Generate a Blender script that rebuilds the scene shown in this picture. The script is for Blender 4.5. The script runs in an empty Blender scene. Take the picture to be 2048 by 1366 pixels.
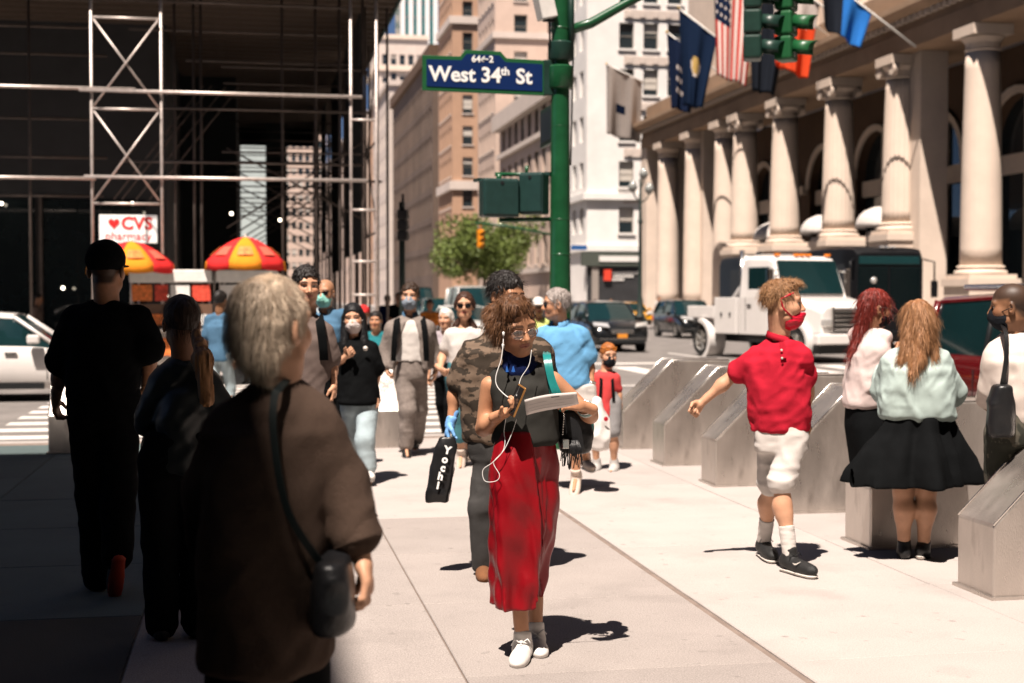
import bpy, math, random
import numpy as np
from mathutils import Vector, Matrix
random.seed(7); np.random.seed(7)
SC = bpy.context.scene
COL = SC.collection
R = math.radians

# ------------------------------------------------------------------ camera
FPX = 2844.0                                   # focal length in px of the 2048 wide frame (50 mm)
TH = math.atan((1024 - 500) / FPX)             # the view is turned right of the avenue (world Y)
PH = math.atan(88 / FPX)                       # slight downward pitch
EYE = 1.63
RT = np.array([math.cos(TH), -math.sin(TH), 0.0])
FW = np.array([math.sin(TH), math.cos(TH), 0.0])
UPV = np.array([0, 0, 1.0])
CD = FW * math.cos(PH) - UPV * math.sin(PH)
CU = FW * math.sin(PH) + UPV * math.cos(PH)
def ray(px, py): return CD + RT * ((px - 1024) / FPX) - CU * ((py - 683) / FPX)
def P(px, py, d):                              # point at horizontal distance d seen in direction (px, py)
    r = ray(px, py); return np.array([0, 0, EYE]) + r * (d / r.dot(FW))
def G(px, py, z=0.0):                          # point on the level z
    r = ray(px, py); t = (z - EYE) / r[2]; return np.array([0, 0, EYE]) + r * t
def XZ(px, X):                                 # Y on the plane x = X for an image column
    a = math.atan((px - 1024) / FPX) + TH; return X / math.tan(a)
def zat(py, d): return P(1024, py, d)[2]

cam = bpy.data.cameras.new('camera'); cam.lens = 50; cam.sensor_width = 36
co = bpy.data.objects.new('camera', cam); COL.objects.link(co)
co.location = (0, 0, EYE)
co.rotation_euler = (math.pi / 2 - PH, 0, -TH)
cam.clip_start = 0.05; cam.clip_end = 3000
cam.dof.use_dof = True; cam.dof.focus_distance = 6.6; cam.dof.aperture_fstop = 2.6; cam.dof.aperture_blades = 9
SC.camera = co

# ------------------------------------------------------------------ sky and sun
SUN_EL, SUN_AZ = R(64), R(30)                  # light travels this far right of the avenue
w = bpy.data.worlds.new('World'); SC.world = w; w.use_nodes = True
nt = w.node_tree; nt.nodes.clear()
sky = nt.nodes.new('ShaderNodeTexSky'); sky.sky_type = 'NISHITA'; sky.sun_disc = False
sky.sun_elevation = SUN_EL; sky.sun_rotation = math.pi + SUN_AZ
sky.air_density = 0.35; sky.dust_density = 0.15; sky.ozone_density = 1.6
bg = nt.nodes.new('ShaderNodeBackground'); bg.inputs[1].default_value = 0.05
out = nt.nodes.new('ShaderNodeOutputWorld')
nt.links.new(sky.outputs[0], bg.inputs[0]); nt.links.new(bg.outputs[0], out.inputs[0])
sl = bpy.data.lights.new('sun', 'SUN'); sl.energy = 5.0; sl.angle = R(0.5); sl.color = (1.0, 0.885, 0.79)
so = bpy.data.objects.new('sun', sl); COL.objects.link(so)
ld = Vector((math.sin(SUN_AZ) * math.cos(SUN_EL), math.cos(SUN_AZ) * math.cos(SUN_EL), -math.sin(SUN_EL)))
so.rotation_euler = ld.to_track_quat('-Z', 'Y').to_euler(); so.location = (-30, -40, 90)
SC.view_settings.view_transform = 'Standard'; SC.view_settings.look = 'None'
SC.view_settings.exposure = 1.0; SC.view_settings.gamma = 1.0; SC.view_settings.use_curve_mapping = False
SC.render.engine = 'CYCLES'
SC.cycles.use_denoising = True; SC.cycles.max_bounces = 6; SC.cycles.diffuse_bounces = 1; SC.cycles.glossy_bounces = 3
SC.cycles.transmission_bounces = 4; SC.cycles.transparent_max_bounces = 8; SC.cycles.caustics_reflective = False; SC.cycles.caustics_refractive = False
SC.cycles.sample_clamp_indirect = 4.0

# ------------------------------------------------------------------ materials
MATS = {}
def mat(name, col, rough=0.6, metal=0.0, var=0.12, vscale=6.0, bump=0.0, bscale=60.0, spec=0.4, attr=False, coat=0.0, stretch=None, dark=None, trans=0.0, emit=0.0, sheen=0.0, rvar=0.0):
    if name in MATS: return MATS[name]
    m = bpy.data.materials.new(name); m.use_nodes = True; n = m.node_tree.nodes; L = m.node_tree.links
    b = n['Principled BSDF']
    b.inputs['Roughness'].default_value = rough; b.inputs['Metallic'].default_value = metal
    b.inputs['Specular IOR Level'].default_value = spec; b.inputs['Coat Weight'].default_value = coat
    b.inputs['Transmission Weight'].default_value = trans
    b.inputs['Sheen Weight'].default_value = sheen
    if coat: b.inputs['Coat Roughness'].default_value = 0.04
    if emit:
        b.inputs['Emission Color'].default_value = (*col, 1); b.inputs['Emission Strength'].default_value = emit
    tc = n.new('ShaderNodeTexCoord'); src = tc.outputs['Object']
    if stretch:
        mp = n.new('ShaderNodeMapping'); mp.inputs['Scale'].default_value = stretch; L.new(src, mp.inputs[0]); src = mp.outputs[0]
    base = None
    if attr:
        at = n.new('ShaderNodeAttribute'); at.attribute_name = 'Col'; base = at.outputs['Color']
    if var > 0:
        nz = n.new('ShaderNodeTexNoise'); nz.inputs['Scale'].default_value = vscale; nz.inputs['Detail'].default_value = 5; nz.inputs['Roughness'].default_value = 0.65
        L.new(src, nz.inputs['Vector'])
        rp = n.new('ShaderNodeMapRange'); rp.inputs[1].default_value = 0.25; rp.inputs[2].default_value = 0.75
        rp.inputs[3].default_value = 1 - var; rp.inputs[4].default_value = 1 + var; L.new(nz.outputs[0], rp.inputs[0])
        vm = n.new('ShaderNodeVectorMath'); vm.operation = 'SCALE'
        if base: L.new(base, vm.inputs[0])
        else: vm.inputs[0].default_value = col
        L.new(rp.outputs[0], vm.inputs['Scale'])
        c_out = vm.outputs[0]
        if dark:
            mx = n.new('ShaderNodeMix'); mx.data_type = 'RGBA'; nz2 = n.new('ShaderNodeTexNoise'); nz2.inputs['Scale'].default_value = dark[3]; nz2.inputs['Detail'].default_value = 6
            L.new(src, nz2.inputs['Vector']); rr = n.new('ShaderNodeMapRange'); rr.inputs[1].default_value = dark[4]; rr.inputs[2].default_value = dark[4] + dark[5]
            L.new(nz2.outputs[0], rr.inputs[0]); L.new(rr.outputs[0], mx.inputs[0]); L.new(c_out, mx.inputs[6]); mx.inputs[7].default_value = (*dark[:3], 1)
            c_out = mx.outputs[2]
        L.new(c_out, b.inputs['Base Color'])
        if rvar:
            rr2 = n.new('ShaderNodeMapRange'); rr2.inputs[1].default_value = 0.3; rr2.inputs[2].default_value = 0.7; rr2.inputs[3].default_value = max(0.02, rough - rvar); rr2.inputs[4].default_value = rough + rvar
            L.new(nz.outputs[0], rr2.inputs[0]); L.new(rr2.outputs[0], b.inputs['Roughness'])
    elif base: L.new(base, b.inputs['Base Color'])
    else: b.inputs['Base Color'].default_value = (*col, 1)
    if bump > 0:
        nb = n.new('ShaderNodeTexNoise'); nb.inputs['Scale'].default_value = bscale; nb.inputs['Detail'].default_value = 4; L.new(src, nb.inputs['Vector'])
        bp = n.new('ShaderNodeBump'); bp.inputs['Strength'].default_value = bump; bp.inputs['Distance'].default_value = 0.01
        L.new(nb.outputs[0], bp.inputs['Height']); L.new(bp.outputs[0], b.inputs['Normal'])
    MATS[name] = m; return m
def cloth(name, col, var=0.10, bump=0.25, rough=0.9): return mat(name, col, rough, 0, var, 9.0, bump, 380.0, 0.12)
def glass(name, col=(0.02, 0.03, 0.035), rough=0.03): return mat(name, col, rough, 0, 0.25, 0.6, 0.0, spec=0.6)

# ------------------------------------------------------------------ objects
def setp(o, label=None, cat=None, group=None, kind=None):
    if label: o['label'] = label
    if cat: o['category'] = cat
    if group: o['group'] = group
    if kind: o['kind'] = kind
    return o
def thing(name, label, cat, loc=(0, 0, 0), rz=0, group=None):
    o = bpy.data.objects.new(name, None); COL.objects.link(o); o.location = tuple(loc); o.rotation_euler = (0, 0, rz); o.empty_display_size = 0.2
    return setp(o, label, cat, group)
def meshobj(name, me, parent=None, m=None):
    o = bpy.data.objects.new(name, me); COL.objects.link(o)
    if parent: o.parent = parent
    if m and not len(me.materials): me.materials.append(m)
    return o
def smooth(me, on=True): me.polygons.foreach_set('use_smooth', [on] * len(me.polygons))
def copy_tree(o, parent=None):
    c = o.copy(); COL.objects.link(c)
    if parent: c.parent = parent
    for ch in list(o.children): copy_tree(ch, c)
    return c

class MB:
    def __init__(s): s.v = []; s.f = []; s.mi = []; s.cur = 0
    def add(s, vs, fs):
        o = len(s.v); s.v += [tuple(float(q) for q in v) for v in vs]; s.f += [tuple(i + o for i in f) for f in fs]; s.mi += [s.cur] * len(fs); return s
    def box(s, x0, x1, y0, y1, z0, z1, rz=0, c=None):
        vs = [(x, y, z) for z in (z0, z1) for y in (y0, y1) for x in (x0, x1)]
        if rz:
            cx, cy = c if c else ((x0 + x1) / 2, (y0 + y1) / 2); ca, sa = math.cos(rz), math.sin(rz)
            vs = [(cx + (x - cx) * ca - (y - cy) * sa, cy + (x - cx) * sa + (y - cy) * ca, z) for x, y, z in vs]
        return s.add(vs, [(0, 2, 3, 1), (4, 5, 7, 6), (0, 1, 5, 4), (2, 6, 7, 3), (0, 4, 6, 2), (1, 3, 7, 5)])
    def tube(s, pts, r, n=8, caps=True, flat=1.0):
        pts = [np.array(p, float) for p in pts]; rs = r if isinstance(r, (list, tuple)) else [r] * len(pts)
        vs = []; prev = None
        for i, p in enumerate(pts):
            t = pts[min(i + 1, len(pts) - 1)] - pts[max(i - 1, 0)]; t = t / (np.linalg.norm(t) + 1e-9)
            if prev is None:
                a = np.array([0, 0, 1.0]) if abs(t[2]) < 0.9 else np.array([1.0, 0, 0])
            else: a = prev
            x = np.cross(a, t); x /= np.linalg.norm(x) + 1e-9; y = np.cross(t, x); prev = y
            for k in range(n):
                an = 2 * math.pi * k / n; vs.append(p + (x * math.cos(an) + y * math.sin(an) * flat) * rs[i])
        fs = []
        for i in range(len(pts) - 1):
            for k in range(n): fs.append((i * n + k, i * n + (k + 1) % n, (i + 1) * n + (k + 1) % n, (i + 1) * n + k))
        if caps: fs.append(tuple(range(n))[::-1]); fs.append(tuple(range((len(pts) - 1) * n, len(pts) * n)))
        return s.add(vs, fs)
    def lathe(s, prof, c=(0, 0, 0), n=20, a0=0, a1=2 * math.pi, axis='z'):
        vs = []; closed = abs(a1 - a0 - 2 * math.pi) < 1e-6; m = n if closed else n + 1
        for r, z in prof:
            for k in range(m):
                an = a0 + (a1 - a0) * k / n; q = (r * math.cos(an), r * math.sin(an), z)
                if axis == 'x': q = (q[2], q[0], q[1])
                if axis == 'y': q = (q[1], q[2], q[0])
                vs.append((c[0] + q[0], c[1] + q[1], c[2] + q[2]))
        fs = []
        for i in range(len(prof) - 1):
            for k in range(n): k2 = (k + 1) % m; fs.append((i * m + k, i * m + k2, (i + 1) * m + k2, (i + 1) * m + k))
        return s.add(vs, fs)
    def prism(s, poly, a0, a1, axis='y'):
        n = len(poly); mk = {'y': lambda p, t: (p[0], t, p[1]), 'x': lambda p, t: (t, p[0], p[1]), 'z': lambda p, t: (p[0], p[1], t)}[axis]
        vs = [mk(p, a0) for p in poly] + [mk(p, a1) for p in poly]
        fs = [tuple(range(n)), tuple(range(n, 2 * n))[::-1]] + [(i, i + n, (i + 1) % n + n, (i + 1) % n) for i in range(n)]
        return s.add(vs, fs)
    def loft(s, secs, caps=True):
        n = len(secs[0]); vs = [p for sec in secs for p in sec]; fs = []
        for i in range(len(secs) - 1):
            for k in range(n): fs.append((i * n + k, i * n + (k + 1) % n, (i + 1) * n + (k + 1) % n, (i + 1) * n + k))
        if caps: fs.append(tuple(range(n))[::-1]); fs.append(tuple(range((len(secs) - 1) * n, len(secs) * n)))
        return s.add(vs, fs)
    def mesh(s, name, mats, sm=False):
        me = bpy.data.meshes.new(name); me.from_pydata(s.v, [], s.f)
        for m in (mats if isinstance(mats, (list, tuple)) else [mats]): me.materials.append(m)
        if any(s.mi): me.polygons.foreach_set('material_index', s.mi)
        import bmesh
        bm = bmesh.new(); bm.from_mesh(me); bmesh.ops.recalc_face_normals(bm, faces=bm.faces); bm.to_mesh(me); bm.free()
        if sm: smooth(me)
        return me
    def build(s, name, mats, parent=None, sm=False, bevel=0, seg=2, auto=None):
        o = meshobj(name, s.mesh(name, mats, sm or bool(auto)), parent)
        if bevel:
            b = o.modifiers.new('bevel', 'BEVEL'); b.width = bevel; b.segments = seg; b.limit_method = 'ANGLE'; b.angle_limit = R(35)
            b.harden_normals = False
        if auto:
            o.data.set_sharp_from_angle(angle=R(auto))
        return o
def text_mesh(txt, size, depth=0.004, bold=0.0, align='CENTER', shear=0.0, space=1.0):
    cu = bpy.data.curves.new('t', 'FONT'); cu.body = txt; cu.size = size; cu.extrude = depth; cu.offset = bold; cu.align_x = align; cu.align_y = 'CENTER'; cu.shear = shear
    cu.space_character = space; cu.resolution_u = 3
    o = bpy.data.objects.new('t', cu); COL.objects.link(o)
    me = bpy.data.meshes.new_from_object(o.evaluated_get(bpy.context.evaluated_depsgraph_get()))
    bpy.data.objects.remove(o); bpy.data.curves.remove(cu); return me
def text(name, txt, size, m, parent, loc, rz=0, rx=math.pi / 2, ry=0, **kw):
    me = text_mesh(txt, size, **kw); me.materials.clear(); me.materials.append(m)
    o = meshobj(name, me, parent); o.location = loc; o.rotation_euler = (rx, ry, rz); return o

# ------------------------------------------------------------------ implicit surfaces for people and cloth
def _hash(i, j, k, s):
    n = (i * 374761393 + j * 668265263 + k * 2147483647 + s * 1274126177) & 0xFFFFFFFF
    n = ((n ^ (n >> 13)) * 1274126177) & 0xFFFFFFFF
    return ((n ^ (n >> 16)) & 0xFFFF) / 65535.0
def vnoise(x, y, z, seed=0):
    i, j, k = np.floor(x), np.floor(y), np.floor(z); fx, fy, fz = x - i, y - j, z - k
    i, j, k = i.astype(np.int64), j.astype(np.int64), k.astype(np.int64)
    fx = fx * fx * (3 - 2 * fx); fy = fy * fy * (3 - 2 * fy); fz = fz * fz * (3 - 2 * fz); r = 0
    for a in (0, 1):
        for b in (0, 1):
            for c in (0, 1):
                r = r + _hash(i + a, j + b, k + c, seed) * (fx if a else 1 - fx) * (fy if b else 1 - fy) * (fz if c else 1 - fz)
    return r
def nrm(v): v = np.array(v, float); return v / (np.linalg.norm(v) + 1e-12)
class SDF:
    def __init__(s, res=0.012, k=0.02): s.res = res; s.k = k; s.ops = []; s.lo = np.full(3, 1e9); s.hi = np.full(3, -1e9); s.post = []
    def _bb(s, lo, hi, op):
        if op == 'u': s.lo = np.minimum(s.lo, lo); s.hi = np.maximum(s.hi, hi)
    def cap(s, a, b, ra, rb=None, k=None, op='u'):
        rb = ra if rb is None else rb; a = np.array(a, float); b = np.array(b, float); m = max(ra, rb)
        lo, hi = np.minimum(a, b) - m, np.maximum(a, b) + m; s._bb(lo, hi, op)
        def f(X, Y, Z):
            ba = b - a; l2 = ba.dot(ba) + 1e-12
            px, py, pz = X - a[0], Y - a[1], Z - a[2]
            t = np.clip((px * ba[0] + py * ba[1] + pz * ba[2]) / l2, 0, 1)
            return np.sqrt((px - t * ba[0]) ** 2 + (py - t * ba[1]) ** 2 + (pz - t * ba[2]) ** 2) - (ra + (rb - ra) * t)
        s.ops.append((op, f, lo, hi, s.k if k is None else k)); return s
    def ell(s, c, r, ax=None, k=None, op='u'):
        c = np.array(c, float); r = np.array(r, float) if np.ndim(r) else np.full(3, float(r)); ax = np.eye(3) if ax is None else np.array(ax, float)
        ext = np.sqrt(((ax * r[:, None]) ** 2).sum(0)); lo, hi = c - ext, c + ext; s._bb(lo, hi, op)
        def f(X, Y, Z):
            px, py, pz = X - c[0], Y - c[1], Z - c[2]; k0 = 0; k1 = 0
            for i in range(3):
                q = px * ax[i, 0] + py * ax[i, 1] + pz * ax[i, 2]; k0 = k0 + (q / r[i]) ** 2; k1 = k1 + (q / r[i] ** 2) ** 2
            k0 = np.sqrt(k0); k1 = np.sqrt(k1) + 1e-9; return k0 * (k0 - 1) / k1
        s.ops.append((op, f, lo, hi, s.k if k is None else k)); return s
    def loft(s, rows, ax, fx, k=None, op='u', p=2.3, fold=None, rnd=0.02):
        rows = sorted(rows, key=lambda q: q[0]); A = np.array(rows, float); Zs = A[:, 0]
        zz = np.linspace(Zs[0], Zs[-1], 80); B = np.stack([zz] + [np.interp(zz, Zs, A[:, i]) for i in range(1, 5)], 1); w_ = max(2, int(0.022 / max(zz[1] - zz[0], 1e-6)))
        kr = np.hanning(2 * w_ + 3)[1:-1]; kr /= kr.sum()
        for i in range(1, 5): e_ = np.concatenate([2 * B[0, i] - B[w_:0:-1, i], B[:, i], 2 * B[-1, i] - B[-2:-w_ - 2:-1, i]]); B[:, i] = np.convolve(e_, kr, 'valid')
        A = B; Zs = zz; m = max(A[:, 3].max(), A[:, 4].max())
        lo = np.array([A[:, 1].min() - m, A[:, 2].min() - m, Zs[0]]); hi = np.array([A[:, 1].max() + m, A[:, 2].max() + m, Zs[-1]]); s._bb(lo, hi, op)
        ax = np.array(ax); fx = np.array(fx)
        def f(X, Y, Z):
            z = Z; cx = np.interp(z, Zs, A[:, 1]); cy = np.interp(z, Zs, A[:, 2]); a = np.interp(z, Zs, A[:, 3]); b = np.interp(z, Zs, A[:, 4])
            px, py = X - cx, Y - cy; u = px * ax[0] + py * ax[1]; v = px * fx[0] + py * fx[1]
            q = (np.abs(u / a) ** p + np.abs(v / b) ** p) ** (1 / p); d = (q - 1) * np.minimum(a, b)
            if fold is not None: d = d - fold(np.arctan2(v / b, u / a), z)
            e = np.maximum(Zs[0] - z, z - Zs[-1]) + rnd
            dd = np.maximum(d + rnd, e); ee = np.sqrt(np.maximum(d + rnd, 0) ** 2 + np.maximum(e, 0) ** 2)
            return np.where((d + rnd > 0) & (e > 0), ee, dd) - rnd
        s.ops.append((op, f, lo, hi, s.k if k is None else k)); return s
    def plane(s, pt, n):                      # keep the side the normal points away from
        pt = np.array(pt, float); n = nrm(n); s.ops.append(('i', lambda X, Y, Z: (X - pt[0]) * n[0] + (Y - pt[1]) * n[1] + (Z - pt[2]) * n[2], None, None, 0.004)); return s
    def noise(s, amp, sc, seed=0, ridge=True, shear=0.0):
        sc = np.array(sc, float) if np.ndim(sc) else np.full(3, float(sc)); s.post.append((amp, sc, seed, ridge, shear)); return s
    def verts(s):
        h = s.res; mg = 0.03; lo = s.lo - mg; n = np.ceil((s.hi + mg - lo) / h).astype(int) + 1
        ax = [lo[i] + h * np.arange(n[i]) for i in range(3)]
        X, Y, Z = ax[0][:, None, None], ax[1][None, :, None], ax[2][None, None, :]
        F = np.full(tuple(n), 0.5)
        for op, f, l, hh, k in s.ops:
            if l is None: F = np.maximum(F, f(X, Y, Z)); continue
            i0 = np.clip(np.floor((l - lo - k - 3 * h) / h).astype(int), 0, n - 1); i1 = np.clip(np.ceil((hh - lo + k + 3 * h) / h).astype(int) + 1, 1, n)
            sl = tuple(slice(i0[i], i1[i]) for i in range(3))
            g = f(ax[0][sl[0]][:, None, None], ax[1][sl[1]][None, :, None], ax[2][sl[2]][None, None, :]); cur = F[sl]
            if op == 'u':
                q = np.maximum(k - np.abs(cur - g), 0) / k if k > 0 else 0; F[sl] = np.minimum(cur, g) - q * q * k / 4
            elif op == 's':
                g = -g; q = np.maximum(k - np.abs(cur - g), 0) / k if k > 0 else 0; F[sl] = np.maximum(cur, g) + q * q * k / 4
        for amp, sc, seed, ridge, shear in s.post:
            I = np.nonzero(np.abs(F) < amp * 2 + 2 * h); x, y, z = ax[0][I[0]] * sc[0], ax[1][I[1]] * sc[1], ax[2][I[2]] * sc[2]
            if shear: x = x + shear * z * sc[0] / sc[2]; y = y + 0.6 * shear * z * sc[1] / sc[2]
            v = vnoise(x, y, z, seed)
            if ridge == 'fold':
                v = v + 0.25 * vnoise(x * 2.1, y * 2.1, z * 2.1, seed + 7) - 0.125
                v = np.clip(1 - 2.6 * np.abs(v - 0.5), 0, 1); v = v * v * (3 - 2 * v) - 0.35
            else:
                if ridge: v = 1 - 2 * np.abs(v - 0.5); v = v * v * 1.2 - 0.55
                else: v = v - 0.5
                v = v + 0.35 * (vnoise(x * 2.3, y * 2.3, z * 2.3, seed + 5) - 0.5)
            F[I] -= amp * v
        return nets(F, lo, h)
def nets(F, lo, h):
    ins = F < 0; c = [F[a:F.shape[0] - 1 + a, b:F.shape[1] - 1 + b, d:F.shape[2] - 1 + d] for a in (0, 1) for b in (0, 1) for d in (0, 1)]
    cnt = sum((q < 0).astype(np.int8) for q in c); I = np.nonzero((cnt > 0) & (cnt < 8)); V = np.stack([q[I] for q in c], 1)
    off = np.array([(a, b, d) for a in (0, 1) for b in (0, 1) for d in (0, 1)], float); acc = np.zeros((len(I[0]), 3)); num = np.zeros(len(I[0]))
    for i in range(8):
        for bit in (1, 2, 4):
            j = i | bit
            if j == i: continue
            f0, f1 = V[:, i], V[:, j]; m = (f0 < 0) != (f1 < 0); t = np.where(m, f0 / np.where(m, f0 - f1, 1), 0)
            acc += np.where(m[:, None], off[i] + (off[j] - off[i]) * t[:, None], 0); num += m
    pts = lo + h * (np.stack(I, 1) + acc / num[:, None])
    idx = np.full(c[0].shape, -1, np.int64); idx[I] = np.arange(len(pts)); faces = []
    for axn in range(3):
        o1, o2 = [(1, 2), (2, 0), (0, 1)][axn]
        a = np.take(ins, range(0, ins.shape[axn] - 1), axn); b = np.take(ins, range(1, ins.shape[axn]), axn)
        E = np.stack(np.nonzero(a != b), 1); ok = (E[:, o1] > 0) & (E[:, o2] > 0) & (E[:, o1] < idx.shape[o1]) & (E[:, o2] < idx.shape[o2]); E = E[ok]
        fl = a[tuple(E.T)]
        def at(d1, d2):
            q = E.copy(); q[:, o1] -= d1; q[:, o2] -= d2; return idx[tuple(q.T)]
        Q = np.stack([at(1, 1), at(0, 1), at(0, 0), at(1, 0)], 1); Q[~fl] = Q[~fl][:, ::-1]; faces.append(Q)
    return pts, np.concatenate(faces)
def npmesh(name, pts, quads, m, col=None, sm=True):
    me = bpy.data.meshes.new(name); me.vertices.add(len(pts)); me.vertices.foreach_set('co', pts.astype(np.float32).ravel())
    n = quads.shape[1]; me.loops.add(quads.size); me.loops.foreach_set('vertex_index', quads.astype(np.int32).ravel())
    me.polygons.add(len(quads)); me.polygons.foreach_set('loop_start', np.arange(0, quads.size, n, dtype=np.int32))
    me.update(calc_edges=True); me.materials.append(m)
    if sm: smooth(me)
    if col is not None:
        at = me.color_attributes.new('Col', 'FLOAT_COLOR', 'POINT'); c4 = np.ones((len(pts), 4), np.float32); c4[:, :3] = col; at.data.foreach_set('color', c4.ravel())
    me.validate(); return me

# ================================================================== the setting
ZR = -0.12                                     # level of the roadway
def posmat(name, col, rough, var, sc, bump, bs, rnd=0.0, speck=0.0, stains=0.0, seams=None):
    m = bpy.data.materials.new(name); m.use_nodes = True; n = m.node_tree.nodes; L = m.node_tree.links; b = n['Principled BSDF']
    b.inputs['Roughness'].default_value = rough; b.inputs['Specular IOR Level'].default_value = 0.3
    g = n.new('ShaderNodeNewGeometry'); src = g.outputs['Position']
    def nz(scale, det=5):
        q = n.new('ShaderNodeTexNoise'); q.inputs['Scale'].default_value = scale; q.inputs['Detail'].default_value = det; L.new(src, q.inputs['Vector']); return q.outputs[0]
    def mr(s, a, b2, c, d):
        q = n.new('ShaderNodeMapRange'); q.inputs[1].default_value = a; q.inputs[2].default_value = b2; q.inputs[3].default_value = c; q.inputs[4].default_value = d; L.new(s, q.inputs[0]); return q.outputs[0]
    def mul(a, b2):
        q = n.new('ShaderNodeMath'); q.operation = 'MULTIPLY'; L.new(a, q.inputs[0])
        L.new(b2, q.inputs[1]); return q.outputs[0]
    f = mr(nz(sc), 0.25, 0.75, 1 - var, 1 + var)
    if speck: f = mul(f, mr(nz(140, 2), 0.3, 0.7, 1 - speck, 1 + speck))
    if stains: f = mul(f, mr(nz(1.7, 7), 0.55, 0.8, 1.0, 1 - stains)); f = mul(f, mr(nz(11, 3), 0.66, 0.72, 1.0, 1 - stains * 0.8))
    if speck and stains:
        vo = n.new('ShaderNodeTexVoronoi'); vo.inputs['Scale'].default_value = 2.6; L.new(src, vo.inputs['Vector']); f = mul(f, mr(vo.outputs['Distance'], 0.035, 0.06, 0.72, 1.0))
        vo = n.new('ShaderNodeTexVoronoi'); vo.inputs['Scale'].default_value = 6.3; L.new(src, vo.inputs['Vector']); f = mul(f, mr(vo.outputs['Distance'], 0.05, 0.08, 0.86, 1.0))
    if rnd:
        oi = n.new('ShaderNodeObjectInfo'); f = mul(f, mr(oi.outputs['Random'], 0, 1, 1 - rnd, 1 + rnd))
    vm = n.new('ShaderNodeVectorMath'); vm.operation = 'SCALE'; vm.inputs[0].default_value = col; L.new(f, vm.inputs['Scale']); L.new(vm.outputs[0], b.inputs['Base Color'])
    if bump:
        bp = n.new('ShaderNodeBump'); bp.inputs['Strength'].default_value = bump; bp.inputs['Distance'].default_value = 0.006; L.new(nz(bs, 3), bp.inputs['Height']); L.new(bp.outputs[0], b.inputs['Normal'])
    MATS[name] = m; return m
asph = posmat('asphalt', (0.17, 0.155, 0.145), 0.85, 0.22, 1.3, 0.5, 90, speck=0.18, stains=0.3)
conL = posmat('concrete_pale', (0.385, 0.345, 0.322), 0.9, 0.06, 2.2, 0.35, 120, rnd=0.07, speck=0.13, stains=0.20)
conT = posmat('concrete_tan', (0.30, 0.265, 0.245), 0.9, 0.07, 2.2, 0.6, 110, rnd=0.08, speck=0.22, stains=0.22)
conShade = posmat('shaded_concrete', (0.085, 0.115, 0.115), 0.85, 0.10, 1.6, 0.3, 100, rnd=0.10, speck=0.10, stains=0.18)  # building shade painted into the colour of the left slabs
conD = posmat('dark_paving', (0.035, 0.04, 0.042), 0.8, 0.15, 2.0, 0.3, 100, rnd=0.10, speck=0.10)  # near-black paving for the nearest rows on the left
joint = posmat('joint_sealant', (0.20, 0.155, 0.13), 0.9, 0.2, 8, 0.3, 60)
stone_k = posmat('kerb_stone', (0.34, 0.31, 0.29), 0.8, 0.15, 5, 0.4, 80, speck=0.1)
paint = posmat('road_paint', (0.62, 0.58, 0.54), 0.8, 0.1, 6, 0.2, 80, stains=0.25)

m = MB(); m.add([(-900, -300, ZR), (900, -300, ZR), (900, 1500, ZR), (-900, 1500, ZR)], [(0, 1, 2, 3)])
road = m.build('road', asph); setp(road, 'grey asphalt of the avenue and the cross street', kind='structure')

def pavement(name, x0, x1, y0, y1, kerbs, m_, label):
    b = MB(); b.box(x0, x1, y0, y1, ZR - 0.2, -0.012)
    o = b.build(name, m_); setp(o, label, kind='structure')
    for (a0, a1, b0, b1) in kerbs:
        k = MB(); k.box(a0, a1, b0, b1, ZR - 0.2, 0.001); k.build('kerb', stone_k, o, bevel=0.02)
    return o
KX, KY, FY = 5.35, 16.85, 29.3
walk = pavement('sidewalk', -30, KX - 0.16, -12, KY - 0.16, [(KX - 0.158, KX, -12, KY), (-30, KX - 0.16, KY - 0.158, KY)], joint, 'sunlit pale concrete sidewalk slabs with dark joints')
pavement('sidewalk', -60, KX - 0.16, FY + 0.16, 420, [(KX - 0.158, KX, FY, 420), (-60, KX - 0.16, FY, FY + 0.158)], conL, 'far sidewalk under the scaffolding across the street')
pavement('sidewalk', 22.16, 120, -12, 96, [(22, 22.158, -12, 96)], conL, 'sidewalk in front of the colonnade building')
pavement('sidewalk', 22.16, 120, 108, 620, [(22, 22.158, 108, 620)], conL, 'distant sidewalk past the white tower')
# individual slabs
SX, SY0 = 1.45, 10.44
slab_me = {}
def slab(x0, x1, y0, y1, mm, gap):
    x1 -= gap; gap = 0.008
    key = (round(x1 - x0 - gap, 3), round(y1 - y0 - 0.006, 3), mm.name)
    if key not in slab_me:
        w2, l2 = key[0] / 2, key[1] / 2; b = MB(); e = 0.005
        b.add([(-w2, -l2, -0.05), (w2, -l2, -0.05), (w2, l2, -0.05), (-w2, l2, -0.05), (-w2, -l2, -e), (w2, -l2, -e), (w2, l2, -e), (-w2, l2, -e), (-w2 + e, -l2 + e, 0), (w2 - e, -l2 + e, 0), (w2 - e, l2 - e, 0), (-w2 + e, l2 - e, 0)],
              [(0, 1, 5, 4), (1, 2, 6, 5), (2, 3, 7, 6), (3, 0, 4, 7), (4, 5, 9, 8), (5, 6, 10, 9), (6, 7, 11, 10), (7, 4, 8, 11), (8, 9, 10, 11)])
        slab_me[key] = b.mesh('slab', mm)
    o = meshobj('slab', slab_me[key], walk); o.location = ((x0 + x1) / 2, (y0 + y1) / 2, random.uniform(-0.0015, 0.0015)); return o
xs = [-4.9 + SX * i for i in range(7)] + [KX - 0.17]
ys = [SY0 + 1.48 * i for i in range(-6, 5)]; ys[-1] = min(ys[-1], KY - 0.17); ys += [KY - 0.17] if ys[-1] < KY - 0.5 else []
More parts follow.
